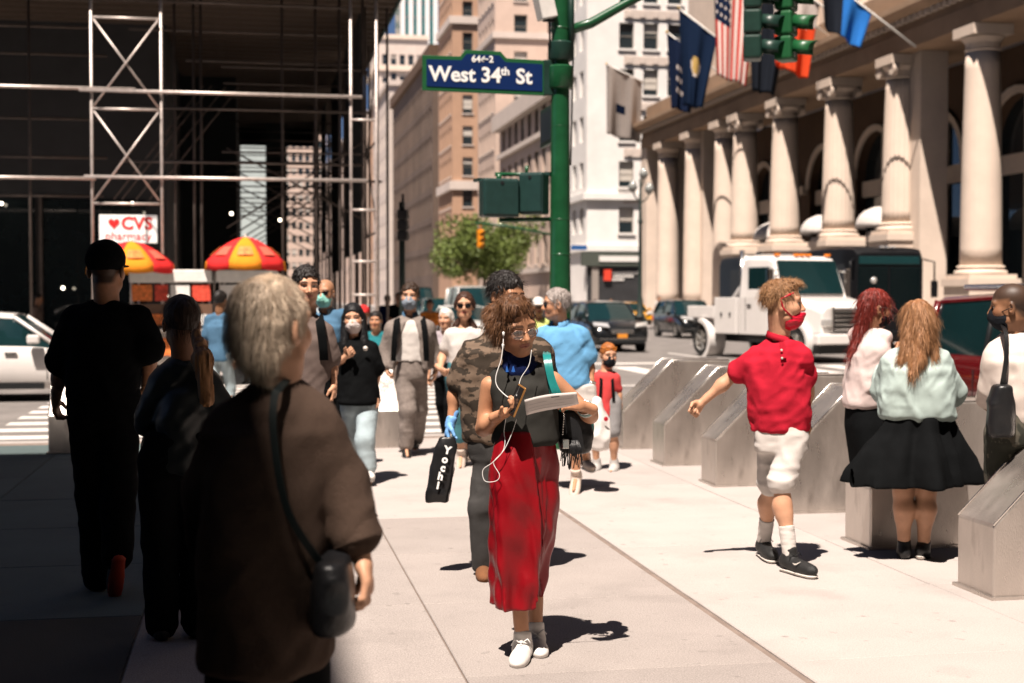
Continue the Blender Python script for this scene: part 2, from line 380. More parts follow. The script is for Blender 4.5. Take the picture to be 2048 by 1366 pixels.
for i in range(len(xs) - 1):
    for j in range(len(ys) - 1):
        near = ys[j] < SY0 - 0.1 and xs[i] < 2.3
        slab(xs[i], xs[i + 1], ys[j], ys[j + 1], (conD if ys[j] < 7.3 else conShade) if xs[i] < -0.6 else (conT if near else conL), 0.035 if abs(xs[i + 1] - 2.35) < 0.1 else 0.0)
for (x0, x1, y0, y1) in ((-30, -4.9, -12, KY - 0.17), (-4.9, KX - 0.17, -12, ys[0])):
    b = MB(); b.box(x0 + 0.006, x1 - 0.006, y0, y1 - 0.006, -0.05, 0); b.build('slab', conShade, walk)
# crossings
def stripe(x0, x1, y0, y1, nm='crosswalk_stripe'):
    b = MB(); b.box(x0, x1, y0, y1, ZR - 0.01, ZR + 0.004); b.build(nm, paint, road)
y = KY + 0.45
while y < FY - 0.5: stripe(-3.3, 3.6, y, y + 0.42); y += 1.02
x = 6.2
while x < 21.6: stripe(x, x + 0.62, 31.0, 34.6); x += 1.35
stripe(5.6, 21.8, 36.2, 36.85, 'stop_line'); stripe(5.8, 21.6, 27.2, 27.4, 'road_line')
x = 6.6
while x < 21.6: stripe(x, x + 0.6, 20.6, 23.4); x += 1.4
for xl in (9.4, 12.9, 16.5):
    for yy in range(40, 240, 9): stripe(xl, xl + 0.13, yy, yy + 3.2, 'lane_line')

# ------------------------------------------------------------------ stainless wedge barriers
steel = mat('brushed_steel', (0.56, 0.50, 0.455), 0.33, 0.82, 0.18, 4.5, 0.25, 160, stretch=(1, 1, 0.35), rvar=0.12, dark=(0.30, 0.25, 0.22, 7.0, 0.62, 0.25))
steel_d = mat('steel_edge', (0.75, 0.71, 0.66), 0.25, 1.0, 0.05)
def wedge(nm_label, x, y, rz, sc=1.0):
    t = thing('wedge_barrier', nm_label, 'barrier', (x, y, 0), rz, 'steel wedge barriers along the kerb')
    L_, W_ = 1.2, 0.40
    b = MB(); prof = [(0, 0), (L_, 0), (L_, 0.95), (0.55, 0.95), (0, 0.40)]
    b.prism(prof, 0, W_, 'y'); b.build('body', steel, t, bevel=0.012, seg=2)
    e = MB()
    for yy in (0.006, W_ - 0.006): e.tube([(0.0, yy, 0.403), (0.548, yy, 0.953), (1.19, yy, 0.953)], 0.006, 6)
    e.build('edge_weld', steel_d, t, sm=True)
    f = MB(); f.box(-0.02, L_ + 0.02, -0.02, W_ + 0.02, -0.004, 0.018); f.build('base_plate', steel, t)
    return t
WX = 3.93
names = {0: 'nearest steel wedge barrier cut by the right picture edge', 1: 'steel wedge barrier directly behind the mint sweater woman', 2: 'steel wedge barrier just behind the boy in red',
         3: 'steel wedge barrier beside the boy\'s outstretched fist', 4: 'steel wedge barrier second past the boy\'s fist', 5: 'steel wedge barrier beside the child and the plastic bag'}
for k, lb in names.items(): wedge(lb, WX, 7.02 + 1.55 * k, 0)
for px, lb in ((775, 'steel wedge with dazzling sloped face beside the grey suit man'), (150, 'shaded steel wedge beside the man in the black cap')):
    q = wedge(lb, math.tan(math.atan((px + 24 - 1024) / FPX) + TH) * 15.4, 15.4, math.pi / 2)

# ------------------------------------------------------------------ buildings
def window_mesh(w, h, mg, mf, bars=(1, 1), sash=0.06):
    b = MB(); b.add([(-w / 2, 0, 0), (w / 2, 0, 0), (w / 2, 0, h), (-w / 2, 0, h)], [(0, 1, 2, 3)])
    b.cur = 1
    for x0, x1, z0, z1 in ((-w / 2, w / 2, 0, sash), (-w / 2, w / 2, h - sash, h), (-w / 2, -w / 2 + sash, sash, h - sash), (w / 2 - sash, w / 2, sash, h - sash)): b.box(x0, x1, -0.06, 0.0, z0, z1)
    for i in range(bars[0]): zz = h * (i + 1) / (bars[0] + 1); b.box(-w / 2 + sash, w / 2 - sash, -0.05, 0.0, zz - sash / 2, zz + sash / 2)
    for i in range(bars[1] - 1): xx = -w / 2 + w * (i + 1) / bars[1]; b.box(xx - sash / 2, xx + sash / 2, -0.045, 0.0, sash, h - sash)
    return b.mesh('window', [mg, mf])
WG = glass('window_glass'); WGL = glass('window_glass_pale', (0.16, 0.20, 0.21)); WF = mat('window_frame_paint', (0.25, 0.22, 0.19), 0.5)
shade_m = mat('roller_shade', (0.55, 0.50, 0.44), 0.8)
def facade(parent, o, u, W, H, cols, rows, ww, wh, z0, fh, wm, m0=1.0, name='wall', sill=None, depth=0.3, wmesh=None, skip=None, maxz=1e9):
    o = np.array(o, float); u = nrm(u); n = np.array([u[1], -u[0], 0]); cs = [m0 + (W - 2 * m0) * (i + 0.5) / cols for i in range(cols)] if cols else []
    xb = [0]; [xb.extend((c - ww / 2, c + ww / 2)) for c in cs]; xb.append(W)
    rs = [z0 + fh * r for r in range(rows) if z0 + fh * r + wh < H]; zb = [0]; [zb.extend((z, z + wh)) for z in rs]; zb.append(H)
    b = MB(); pt = lambda x, z, dd=0: tuple(o + u * x + np.array([0, 0, z]) - n * dd)
    me = wmesh or window_mesh(ww, wh, WG, WF); rz = math.atan2(u[1], u[0])
    for i in range(len(xb) - 1):
        for j in range(len(zb) - 1):
            x0, x1, z0_, z1 = xb[i], xb[i + 1], zb[j], zb[j + 1]
            if i % 2 == 1 and j % 2 == 1:
                b.add([pt(x0, z0_), pt(x1, z0_), pt(x1, z1), pt(x0, z1), pt(x0, z0_, depth), pt(x1, z0_, depth), pt(x1, z1, depth), pt(x0, z1, depth)], [(0, 1, 5, 4), (1, 2, 6, 5), (2, 3, 7, 6), (3, 0, 4, 7)])
                wo = meshobj('window', me, parent); wo.location = pt((x0 + x1) / 2, z0_, depth - 0.002); wo.rotation_euler = (0, 0, rz)
                if (facade.n * 7919) % 100 < 45:
                    hb = (0.35, 0.55, 0.75)[facade.n % 3]; kk = (ww, wh, hb)
                    if kk not in facade.blinds:
                        q = MB(); q.box(-ww / 2 + 0.07, ww / 2 - 0.07, -0.03, -0.012, wh * (1 - hb), wh - 0.07); facade.blinds[kk] = q.mesh('blind', shade_m)
                    meshobj('blind', facade.blinds[kk], wo)
                facade.n += 1
                if sill:
                    sb = facade.sills.setdefault((ww, sill.name), None)
                    if sb is None:
                        q = MB(); q.box(-ww / 2 - 0.12, ww / 2 + 0.12, -depth - 0.15, -0.01, -0.16, 0.0); sb = facade.sills[(ww, sill.name)] = q.mesh('sill', sill)
                    s_ = meshobj('sill', sb, wo)
            else: b.add([pt(x0, z0_), pt(x1, z0_), pt(x1, z1), pt(x0, z1)], [(0, 1, 2, 3)])
    b.build(name, wm, parent)
facade.sills = {}; facade.blinds = {}; facade.n = 1
def building(name, label, X0, X1, Y0, Y1, H, wm, south=None, west=None, trim=None, cornice=(0.5, 0.7), bands=(), cat='building'):
    t = thing(name, label, cat, (X0, Y0, 0))
    W, D = X1 - X0, Y1 - Y0
    b = MB(); b.add([(W, 0, 0), (W, D, 0), (W, D, H), (W, 0, H), (0, D, 0), (0, D, H)], [(0, 1, 2, 3), (1, 4, 5, 2)]); b.build('wall', wm, t)
    if south: facade(t, (0, 0, 0), (1, 0, 0), W, H, wm=wm, **south)
    else: q = MB(); q.add([(0, 0, 0), (W, 0, 0), (W, 0, H), (0, 0, H)], [(0, 1, 2, 3)]); q.build('wall', wm, t)
    if west: facade(t, (0, D, 0), (0, -1, 0), D, H, wm=wm, **west)
    else: q = MB(); q.add([(0, 0, 0), (0, D, 0), (0, D, H), (0, 0, H)], [(0, 1, 2, 3)]); q.build('wall', wm, t)
    q = MB(); q.box(0.02, W - 0.02, 0.02, D - 0.02, H - 0.3, H + 0.02); q.build('roof', trim or wm, t)
    c, hh = cornice
    if c:
        q = MB(); q.box(-c, W, -c, D, H - hh, H + 0.3); q.build('cornice', trim or wm, t)
    for z, th, pr in bands:
        q = MB(); q.box(-pr, W, -pr, D, z, z + th); q.build('band_course', trim or wm, t)
    return t
def stone(name, col, var=0.10, vs=0.5): return mat(name, col, 0.85, 0, var, vs, 0.3, 8.0, 0.25)
lime = stone('limestone', (0.72, 0.59, 0.49), 0.10, 0.7); lime_d = stone('limestone_dark', (0.11, 0.066, 0.042), 0.25, 0.6); lime_e = stone('brown_limestone', (0.36, 0.245, 0.165), 0.22, 0.5)
white_s = stone('white_brick', (0.82, 0.78, 0.74)); pink_s = stone('pink_brick', (0.58, 0.44, 0.36)); tan_s = stone('tan_brick', (0.46, 0.285, 0.19)); brown_s = stone('brown_stone', (0.125, 0.088, 0.068), 0.3, 0.15)
pale_s = stone('pale_stone', (0.60, 0.51, 0.45)); grey_s = stone('grey_stone', (0.30, 0.26, 0.23)); dkb = stone('dark_brick', (0.075, 0.062, 0.055)); dark_s = mat('dark_granite', (0.03, 0.03, 0.032), 0.6, 0, 0.3, 0.7)  # dkb: brick of the out-of-view blocks, darkened to cut bounced light

# shade-giving block on the near corner
building('office_building', 'tall masonry block at the near corner that shades the sidewalk', -24, -4.94, -24, 6.2, 22.0, dkb,
         south=None, west=None, cornice=(0, 0))
building('office_tower', 'unseen tower added behind the near corner block to dim skylight', -40, -11.65, -44, -5.3, 49.0, dkb, cornice=(0, 0))  # unseen mass, added to close off the western sky
building('south_sky_blocker', 'unseen tall block added behind the viewer to dim skylight', -60, 70, -140, -66, 110.0, dkb, cornice=(0, 0))  # added out of view, its height set to shut out southern sky
building('east_sky_blocker', 'unseen dark block added on the east side to dim skylight', 27, 60, -60, 31, 72.0, dkb, cornice=(0, 0))  # added out of view to hold back skylight from the east
# white tower
t = building('apartment_tower', 'white corner tower with stacked windows behind the street lamp', 27, 50, 113, 119.4, 34, white_s,
         south=dict(cols=9, rows=9, ww=1.25, wh=2.1, z0=6.9, fh=3.75, m0=2.3, sill=white_s), west=dict(cols=2, rows=9, ww=1.3, wh=2.1, z0=6.9, fh=3.75, m0=0.6), trim=white_s, bands=((5.4, 0.5, 0.25), (9.6, 0.5, 0.35)))
for k in range(8):                                            # ornamented spandrels beside the blank pier
    q = MB(); q.box(3.1, 22, -0.12, -0.004, 9.35 + 3.75 * k, 10.05 + 3.75 * k); [q.box(3.3 + 1.1 * i, 3.75 + 1.1 * i, -0.2, -0.1, 9.45 + 3.75 * k, 9.9 + 3.75 * k) for i in range(12)]; q.build('spandrel', pale_s, t)
gcan = mat('green_bronze', (0.075, 0.085, 0.07), 0.5); signw = mat('white_sign_panel', (0.75, 0.72, 0.68), 0.5); redm = mat('red_sign', (0.70, 0.06, 0.03), 0.5)
q = MB(); q.box(-0.5, 22, -0.6, -0.02, 4.2, 5.3); q.build('shop_canopy', gcan, t)
q = MB(); q.box(0.9, 5.2, -0.68, -0.60, 4.55, 5.0); q.build('shop_sign', signw, t)
q = MB(); q.box(0.02, 22, -0.25, -0.02, 0.1, 4.1); q.build('shopfront', dark_s, t)
for xx in (0.35, 5.0): q = MB(); q.box(xx, xx + 0.55, -0.45, -0.26, 0, 4.15); q.build('shop_pier', grey_s, t)
q = MB(); q.box(1.35, 1.95, -0.5, -0.27, 3.0, 3.9); q.build('red_sign', redm, t)
for zz, x0, x1 in ((3.65, 2.1, 4.3), (3.38, 2.2, 3.9), (3.1, 2.1, 3.1)):
    xx = x0
    while xx < x1: q = MB(); wv = random.uniform(0.14, 0.24); q.box(xx, xx + wv, -0.34, -0.26, zz - 0.1, zz + 0.1); q.build('sign_letter', signw, t); xx += wv + 0.08
# others up the avenue
building('loft_building', 'low pinkish brown building with tall piers behind the green pole', 27, 46, 124, 154, 21, pink_s,
         south=dict(cols=6, rows=4, ww=1.5, wh=2.6, z0=4.6, fh=4.0, sill=pale_s), west=dict(cols=8, rows=4, ww=1.8, wh=2.8, z0=4.8, fh=4.0, m0=0.8, sill=pale_s), trim=pale_s, cornice=(0.9, 1.4), bands=((4.0, 0.5, 0.3), (16.6, 0.5, 0.4)))
building('office_tower', 'pink brick tower with pale window trim above the street sign', 27, 52, 157, 169, 52, pink_s,
         south=dict(cols=6, rows=12, ww=1.5, wh=2.6, z0=6, fh=4.1, sill=pale_s), west=dict(cols=5, rows=12, ww=1.2, wh=2.3, z0=6, fh=4.1, m0=0.5, sill=pale_s), trim=pale_s, bands=((30.5, 0.7, 0.3),))
building('brick_tower', 'orange tan brick tower with a single column of windows', 27, 38, 191, 205, 56, tan_s,
         south=dict(cols=3, rows=13, ww=1.4, wh=2.5, z0=5.5, fh=4.2, m0=0.4, sill=pale_s), west=dict(cols=5, rows=13, ww=1.3, wh=2.5, z0=5.5, fh=4.2, m0=0.6, sill=pale_s), trim=pale_s, bands=((16.2, 1.2, 0.4), (38.5, 1.0, 0.4)))
building('brown_building', 'long dark brown building with a sloping roofline beside the scaffold', 27, 40, 212, 272, 39, brown_s,
         west=dict(cols=14, rows=8, ww=2.2, wh=3.4, z0=5, fh=4.4, m0=1), south=dict(cols=3, rows=8, ww=1.5, wh=2.5, z0=5, fh=4.4), trim=lime_d, cornice=(0.6, 1.5))
building('pale_building', 'narrow pale stone building seen past the brown facade', 26.5, 42, 274, 310, 43, pale_s,
         west=dict(cols=9, rows=9, ww=1.6, wh=2.6, z0=5, fh=4.4, m0=1), trim=pale_s)
building('setback_tower', 'pale setback tower rising above the brown roofline', 29, 41, 330, 352, 62, pale_s, south=dict(cols=5, rows=14, ww=1.3, wh=2.4, z0=5, fh=4.2), west=dict(cols=8, rows=14, ww=1.4, wh=2.4, z0=5, fh=4.2), trim=lime, bands=((45, 1, .5), (54, 1.2, .6)))
# teal glass tower with white fins
t = thing('glass_tower', 'teal glass tower with bright white vertical fins', 'building', (42.5, 400, 0))
q = MB(); q.box(0, 10, 0, 20, 0, 112); q.build('curtain_wall', mat('teal_glass', (0.03, 0.22, 0.22), 0.1, 0, 0.2, 0.2, spec=0.8), t)
for i in range(5): q = MB(); q.box(2.3 * i - 0.6, 2.3 * i + 0.6, -1.1, -0.01, 0, 113); q.build('fin', mat('white_fin', (0.8, 0.77, 0.74), 0.6), t)
for k in range(8): q = MB(); q.box(0, 10, -0.15, -0.01, 80 + 4 * k, 80.5 + 4 * k); q.build('spandrel', WGL, t)
# far canyon
building('far_tower', 'hazy pink tower closing the end of the avenue', 8, 34, 640, 670, 150, pink_s, south=dict(cols=8, rows=22, ww=2, wh=3.2, z0=8, fh=6), trim=pale_s)
building('glass_block', 'pale glass slab seen through the scaffold tunnel', -6.5, 2.2, 150, 176, 34, mat('pale_glass', (0.45, 0.52, 0.52), 0.3, 0, 0.15, 0.4), cornice=(0, 0))
building('far_block', 'orange brick block glimpsed between scaffold poles', 27, 48, 316, 326, 44, tan_s, south=dict(cols=5, rows=9, ww=1.5, wh=2.5, z0=5, fh=4.4), west=dict(cols=3, rows=9, ww=1.4, wh=2.5, z0=5, fh=4.4, m0=.5), trim=pale_s)
building('terrace_building', 'long pinkish terrace far down the avenue', 27.5, 44, 360, 620, 48, pink_s, west=dict(cols=22, rows=9, ww=4, wh=3.0, z0=6, fh=4.6), trim=pale_s)

# ------------------------------------------------------------------ colonnade building
CX = 27.0
hotel = thing('colonnade_building', 'limestone hotel with giant columns, arched windows and flags', 'building', (0, 0, 0))
Y0c, Y1c = 33.0, 94.5; ENT, TOP = 11.75, 13.1
q = MB(); q.box(CX - 0.62, CX + 3.0, Y0c, Y1c, ENT, ENT + 0.75); q.build('architrave', lime_e, hotel)  # entablature stone is browner and darker than the columns
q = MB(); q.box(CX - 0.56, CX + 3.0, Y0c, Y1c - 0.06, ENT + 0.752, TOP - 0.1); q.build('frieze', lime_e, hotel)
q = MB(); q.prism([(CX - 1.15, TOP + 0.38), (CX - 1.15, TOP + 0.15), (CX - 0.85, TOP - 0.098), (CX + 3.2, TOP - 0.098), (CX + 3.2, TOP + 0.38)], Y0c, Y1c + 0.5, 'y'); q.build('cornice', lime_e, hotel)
q = MB(); yy = Y0c + 0.2
q2 = MB(); q2.box(CX - 0.3, CX + 3.2, Y0c, Y1c - 0.2, TOP + 0.382, TOP + 1.5); q2.build('parapet', lime_e, hotel)
yy = Y0c + 0.3; dent = None
while yy < Y1c:
    if dent is None:
        b = MB(); b.box(0, 0.22, 0, 0.22, 0, 0.2); dent = b.mesh('dentil', lime)
    o = meshobj('dentil', dent, hotel); o.location = (CX - 0.82, yy, TOP - 0.31); yy += 0.5
# upper storeys set back, and back wall with arches
upw = MB(); upw.box(CX + 2.4, CX + 25, Y0c, Y1c - 1.0, TOP + 0.3, 70); upw.build('upper_wall', lime, hotel)
q = MB(); q.box(CX + 3.0, CX + 3.6, Y1c - 0.4, Y1c, 0, ENT); q.build('end_wall', lime, hotel)
q = MB(); q.box(CX - 0.6, CX + 3.2, Y1c - 1.3, Y1c - 0.02, 0, ENT - 0.003); q.build('end_pier', lime, hotel)
for yy, zz in ((90, 14.8), (84, 14.8), (78, 14.8), (72, 14.8), (66, 14.8), (60, 14.8), (54, 14.8)):
    for xx in (0,):
        b = MB(); b.box(CX + 2.2, CX + 2.41, yy - 0.9, yy + 0.9, zz, zz + 3.2); o = b.build('window', WG, hotel)
        f = MB(); f.box(CX + 2.05, CX + 2.39, yy - 1.15, yy - 0.9, zz - 0.2, zz + 3.4); f.build('window_surround', lime, o)
        f = MB(); f.box(CX + 2.05, CX + 2.39, yy + 0.9, yy + 1.15, zz - 0.2, zz + 3.4); f.build('window_surround', lime, o)
colpx = [(1335, 'g'), (1390, 'g'), (1450, 'g'), (1488, 'f'), (1568, 'f'), (1675, 'f'), (1798, 'f'), (1960, 'a'), (2160, 'a')]
colY = [XZ(px, CX) for px, _ in colpx]
BW = CX + 3.4
bw = MB()
def arch_bay(y0, y1, z0, zs, zt):
    """wall between two column axes with an arched opening"""
    w = (y1 - y0); r = w * 0.33; c = (y0 + y1) / 2; N = 14
    pts = [(c - r, z0)] + [(c - r * math.cos(math.pi * i / N), zs + r * math.sin(math.pi * i / N)) for i in range(N + 1)] + [(c + r, z0)]
    outer = [(y0, z0)] + [(y0 + w * i / N, zt) for i in range(N + 1)] + [(y1, z0)]
    b = MB(); vs = [(BW, p[0], p[1]) for p in pts] + [(BW, p[0], p[1]) for p in outer] + [(BW + 0.5, p[0], p[1]) for p in pts]; n = len(pts)
    fs = [(i, i + 1, n + i + 1, n + i) for i in range(n - 1)] + [(i, i + 1, 2 * n + i + 1, 2 * n + i) for i in range(n - 1)]
    b.add(vs, fs); wl = b.build('bay_wall', lime_d, hotel)  # recess shade is darkened into this back wall's stone colour
    b = MB(); b.add([(BW + 0.48, p[0], p[1]) for p in pts], [tuple(range(n))]); wn = b.build('arched_window', WG, hotel)
    b = MB(); b.box(BW + 0.3, BW + 0.46, c - r, c + r, zs - 0.9, zs - 0.1); b.box(BW + 0.34, BW + 0.46, c - 0.07, c + 0.07, z0, zs + r); b.build('transom', lime, wn)
    b = MB()                                                   # raised archivolt
    a1 = [(c - (r + 0.32) * math.cos(math.pi * i / N), zs + (r + 0.32) * math.sin(math.pi * i / N)) for i in range(N + 1)]; a0 = [(c - (r + 0.01) * math.cos(math.pi * i / N), zs + (r + 0.01) * math.sin(math.pi * i / N)) for i in range(N + 1)]
    secs = [[(BW - 0.14, *a0[i]), (BW - 0.14, *a1[i]), (BW - 0.002, *a1[i]), (BW - 0.002, *a0[i])] for i in range(N + 1)]; b.loft(secs); b.build('archivolt', lime, wl)
    b = MB(); b.box(BW - 0.3, BW - 0.003, y0 + 0.02, y0 + w * 0.17 - 0.35, zs - 0.25, zs + 0.2); b.build('impost', lime, wl); b = MB(); b.box(BW - 0.3, BW - 0.003, y1 - w * 0.17 + 0.35, y1 - 0.02, zs - 0.25, zs + 0.2); b.build('impost', lime, wl)
edges = sorted([Y0c] + [q for q in colY if q > Y0c] + [Y1c - 1.3])
edges = [e for i, e in enumerate(edges) if i == 0 or e - edges[i - 1] > 2.0]
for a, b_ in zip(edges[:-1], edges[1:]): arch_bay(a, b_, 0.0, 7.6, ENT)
curtain = mat('pale_curtain', (0.42, 0.36, 0.31), 0.9)
flute_me = {}
def column(Y, kind):
    base = {'f': 4.3, 'a': 2.35, 'g': .7}[kind]
    t = bpy.data.objects.new('column', None); COL.objects.link(t); t.parent = hotel; t.location = (CX, Y, 0)
    key = kind
    if key not in flute_me:
        H = ENT - 0.95 - base; n = 96; secs = []
        for i in range(13):
            f = i / 12; r = 0.76 - 0.14 * f ** 1.6
            secs.append([(math.cos(2 * math.pi * k / n) * (r - (0.035 if kind == 'f' else 0.004) * abs(math.sin(12 * 2 * math.pi * k / n)) ** 0.6), math.sin(2 * math.pi * k / n) * (r - (0.035 if kind == 'f' else 0.004) * abs(math.sin(12 * 2 * math.pi * k / n)) ** 0.6), base + 0.45 + (H - 0.45) * f) for k in range(n)])
        b = MB(); b.loft(secs); sh = b.mesh('shaft', lime, True)
        b = MB(); z = base; b.lathe([(0, z + 0.14), (0.94, z + 0.14), (0.97, z + 0.2), (0.94, z + 0.28), (0.84, z + 0.31), (0.82, z + 0.37), (0.88, z + 0.42), (0.84, z + 0.47), (0.0, z + 0.47)], n=32); b.box(-0.95, 0.95, -0.95, 0.95, z - 0.02, z + 0.14)
        ba = b.mesh('base', lime)
        b = MB(); z = ENT - 0.95; b.lathe([(0.62, z - 0.02), (0.67, z + 0.05), (0.62, z + 0.09), (0.63, z + 0.3), (0.78, z + 0.5), (0.0, z + 0.55)], n=32); b.box(-0.8, 0.8, -0.8, 0.8, z + 0.55, z + 0.93)
        if kind == 'f':
            for sx in (-1, 1):
                for sy in (-1, 1): b.lathe([(0.0, -0.12), (0.25, -0.12), (0.25, 0.12), (0.0, 0.12)], (0.62 * sx, 0.62 * sy, z + 0.33), 14, axis='x')
        cp = b.mesh('capital', lime)
        b = MB(); b.box(-0.98, 0.98, -0.98, 0.98, 0, base - 0.3); b.box(-1.06, 1.06, -1.06, 1.06, base - 0.298, base - 0.022); pd = b.mesh('pedestal', lime)
        flute_me[key] = (sh, ba, cp, pd)
    for nm, me in zip(('shaft', 'base', 'capital', 'pedestal'), flute_me[key]): meshobj(nm, me, t)
for (px, kd), Y in zip(colpx, colY): column(Y, kd)
for px in (1852, 1418):                                        # square piers next to the columns
    yy = XZ(px, CX + 0.7); b = MB(); b.box(CX + 0.1, CX + 1.3, yy - 0.55, yy + 0.55, 0, ENT - 0.002); b.build('pier', lime, hotel)
awn = mat('white_awning_cloth', (0.62, 0.57, 0.53), 0.7)
for px in (1530, 1626, 1740):
    yy = XZ(px, CX); b = MB(); N = 8; secs = []
    for i in range(N + 1):
        a = math.pi * i / N; secs.append([(CX + 0.4 - 1.0 * math.sin(a * 1.0) * math.sin(b_ * math.pi / 12) , yy + 1.35 * math.cos(a), 4.7 + 0.95 * math.cos(b_ * math.pi / 12) * math.sin(a) ** 0.7) for b_ in range(7)])
    vs = [p for s_ in secs for p in s_]; fs = [(i * 7 + j, i * 7 + j + 1, (i + 1) * 7 + j + 1, (i + 1) * 7 + j) for i in range(N) for j in range(6)]
    b.add(vs, fs); o = b.build('dome_awning', awn, hotel, sm=True); o.modifiers.new('s', 'SOLIDIFY').thickness = 0.03
    b = MB(); b.box(CX + 0.45, CX + 2.5, yy - 1.5, yy + 1.5, 2.2, 4.6); b.build('entrance_lobby', dark_s, hotel)

# ------------------------------------------------------------------ scaffolded building and sidewalk shed
tube_m = mat('galvanised_tube', (0.60, 0.53, 0.49), 0.45, 0.55, 0.25, 9.0); tube_dk = mat('dark_tube', (0.11, 0.09, 0.08), 0.6, 0.5, 0.3, 5.0)  # second, much darker tube for the inner pipes and mullions
ph = thing('pharmacy_building', 'dark storefront block behind the scaffolding at the far corner', 'building', (-2.0, 36, 0))
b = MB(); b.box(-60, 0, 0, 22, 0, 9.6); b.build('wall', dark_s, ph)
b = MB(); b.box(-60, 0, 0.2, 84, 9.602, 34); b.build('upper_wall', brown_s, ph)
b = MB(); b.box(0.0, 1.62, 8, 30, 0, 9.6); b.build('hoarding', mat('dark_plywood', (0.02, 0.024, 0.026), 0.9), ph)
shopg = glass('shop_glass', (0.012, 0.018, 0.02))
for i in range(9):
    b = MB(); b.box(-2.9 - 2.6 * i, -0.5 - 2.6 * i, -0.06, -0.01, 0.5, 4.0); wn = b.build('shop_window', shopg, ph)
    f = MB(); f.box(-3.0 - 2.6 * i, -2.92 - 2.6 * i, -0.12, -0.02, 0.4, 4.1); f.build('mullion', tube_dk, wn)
dred = mat('unlit_red_letters', (0.30, 0.02, 0.015), 0.6); dgr = mat('unlit_grey_letters', (0.34, 0.31, 0.26), 0.6)
text('shop_lettering', 'pharmacy', 1.25, dred, ph, (-8.1 + 2.0 + 0.0 - 1.35, -0.15, 4.05), depth=0.02)
text('shop_lettering', 'reach your balance', 0.34, dgr, ph, (-7.1, -0.15, 6.05), depth=0.01)
# lamps glowing inside
bulb_m = mat('lamp_glow', (1.0, 0.86, 0.66), 0.5, emit=5.0, var=0)
for px, py, d in ((265, 407, 33), (463, 427, 36), (3, 407, 34), (560, 440, 38), (126, 576, 33.5), (333, 592, 30.3)):
    p = P(px, py, d); b = MB(); b.lathe([(0, -0.04), (0.03, -0.03), (0.04, 0), (0.03, 0.03), (0, 0.04)], n=10); o = b.build('ceiling_lamp', bulb_m, ph, sm=True); o.location = (p[0] + 2.0, p[1] - 36, p[2])

shed = thing('sidewalk_shed', 'tall pipe scaffold sidewalk shed with white crossbraces over the far corner', 'scaffolding', (0, 30.2, 0))
FYs = 30.2
def sx(px, Y=FYs): return math.tan(math.atan((px - 1024) / FPX) + TH) * Y
def pipe(nm, pts, r=0.03, mm=None): b = MB(); b.tube([(p[0], p[1] - FYs, p[2]) for p in pts], r, 8); return b.build(nm, mm or tube_m, shed, sm=True)
D0 = 31.0
zz_ = lambda py: zat(py, D0)
DZ = 8.25
def frame(xa, xb, rungs, diag, Y=FYs):
    for x in (xa, xb):
        po = pipe('pole', [(x, Y, 0), (x, Y, DZ)]); b = MB(); b.box(x - 0.12, x + 0.12, Y - FYs - 0.12, Y - FYs + 0.12, 0.0, 0.03); b.build('base_plate', tube_m, shed)
    for py in rungs: pipe('rung', [(xa, Y, zz_(py)), (xb, Y, zz_(py))], 0.026)
    for pa, pb in diag:
        pipe('brace', [(xa + 0.05, Y - 0.04, zz_(pa)), (xb - 0.05, Y - 0.04, zz_(pb))], 0.02); pipe('brace', [(xa + 0.05, Y - 0.085, zz_(pb)), (xb - 0.05, Y - 0.085, zz_(pa))], 0.02)
frame(sx(187), sx(326), (68, 240, 418), ((72, 236), (245, 412)))
frame(sx(703), sx(754), (250, 425, 525, 590), ())
for py, x0, x1 in ((203, -200, 275), (206.5, 163, 725), (372, -200, 195), (368.5, 172, 735)):
    pipe('ledger', [(sx(x0), FYs - 0.075, zz_(py)), (sx(x1), FYs - 0.075, zz_(py) - 0.0)], 0.034)
for py, x0, x1, dY in ((20, -200, 195, 0.9), (17, 145, 700, 0.9), (51, 245, 700, 2.2), (62, -200, 190, 1.6), (92, 360, 720, 3.5), (95, -200, 190, 3.0), (218, 265, 755, 1.5), (325, 228, 740, 1.5), (347, 360, 790, 3.0), (233, -150, 190, 2.5), (317, -100, 200, 1.8), (392, -100, 190, 2.0)):
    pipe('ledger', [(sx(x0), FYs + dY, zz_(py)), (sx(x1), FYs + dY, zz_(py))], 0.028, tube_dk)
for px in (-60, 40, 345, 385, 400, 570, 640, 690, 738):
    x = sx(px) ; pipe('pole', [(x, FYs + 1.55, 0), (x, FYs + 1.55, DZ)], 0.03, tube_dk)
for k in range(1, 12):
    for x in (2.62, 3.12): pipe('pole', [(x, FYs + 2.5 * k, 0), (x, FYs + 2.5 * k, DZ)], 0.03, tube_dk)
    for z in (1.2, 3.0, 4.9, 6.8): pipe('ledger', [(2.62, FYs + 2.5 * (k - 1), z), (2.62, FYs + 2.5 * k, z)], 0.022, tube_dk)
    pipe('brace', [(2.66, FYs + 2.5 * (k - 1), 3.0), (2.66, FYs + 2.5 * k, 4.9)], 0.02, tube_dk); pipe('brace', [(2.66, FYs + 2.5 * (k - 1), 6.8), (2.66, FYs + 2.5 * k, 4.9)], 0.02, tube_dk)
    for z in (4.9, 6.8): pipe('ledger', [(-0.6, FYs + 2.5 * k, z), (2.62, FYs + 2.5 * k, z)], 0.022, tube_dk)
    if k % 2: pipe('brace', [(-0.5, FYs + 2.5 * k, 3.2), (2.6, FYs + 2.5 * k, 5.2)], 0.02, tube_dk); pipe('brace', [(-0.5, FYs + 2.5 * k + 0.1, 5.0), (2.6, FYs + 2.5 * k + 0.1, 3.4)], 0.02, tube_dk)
for px in (215, 232, 262, 290): pipe('brace', [(sx(px), FYs + 1.6, zz_(400)), (sx(px + 190), FYs + 1.6, zz_(170))], 0.018, tube_dk)
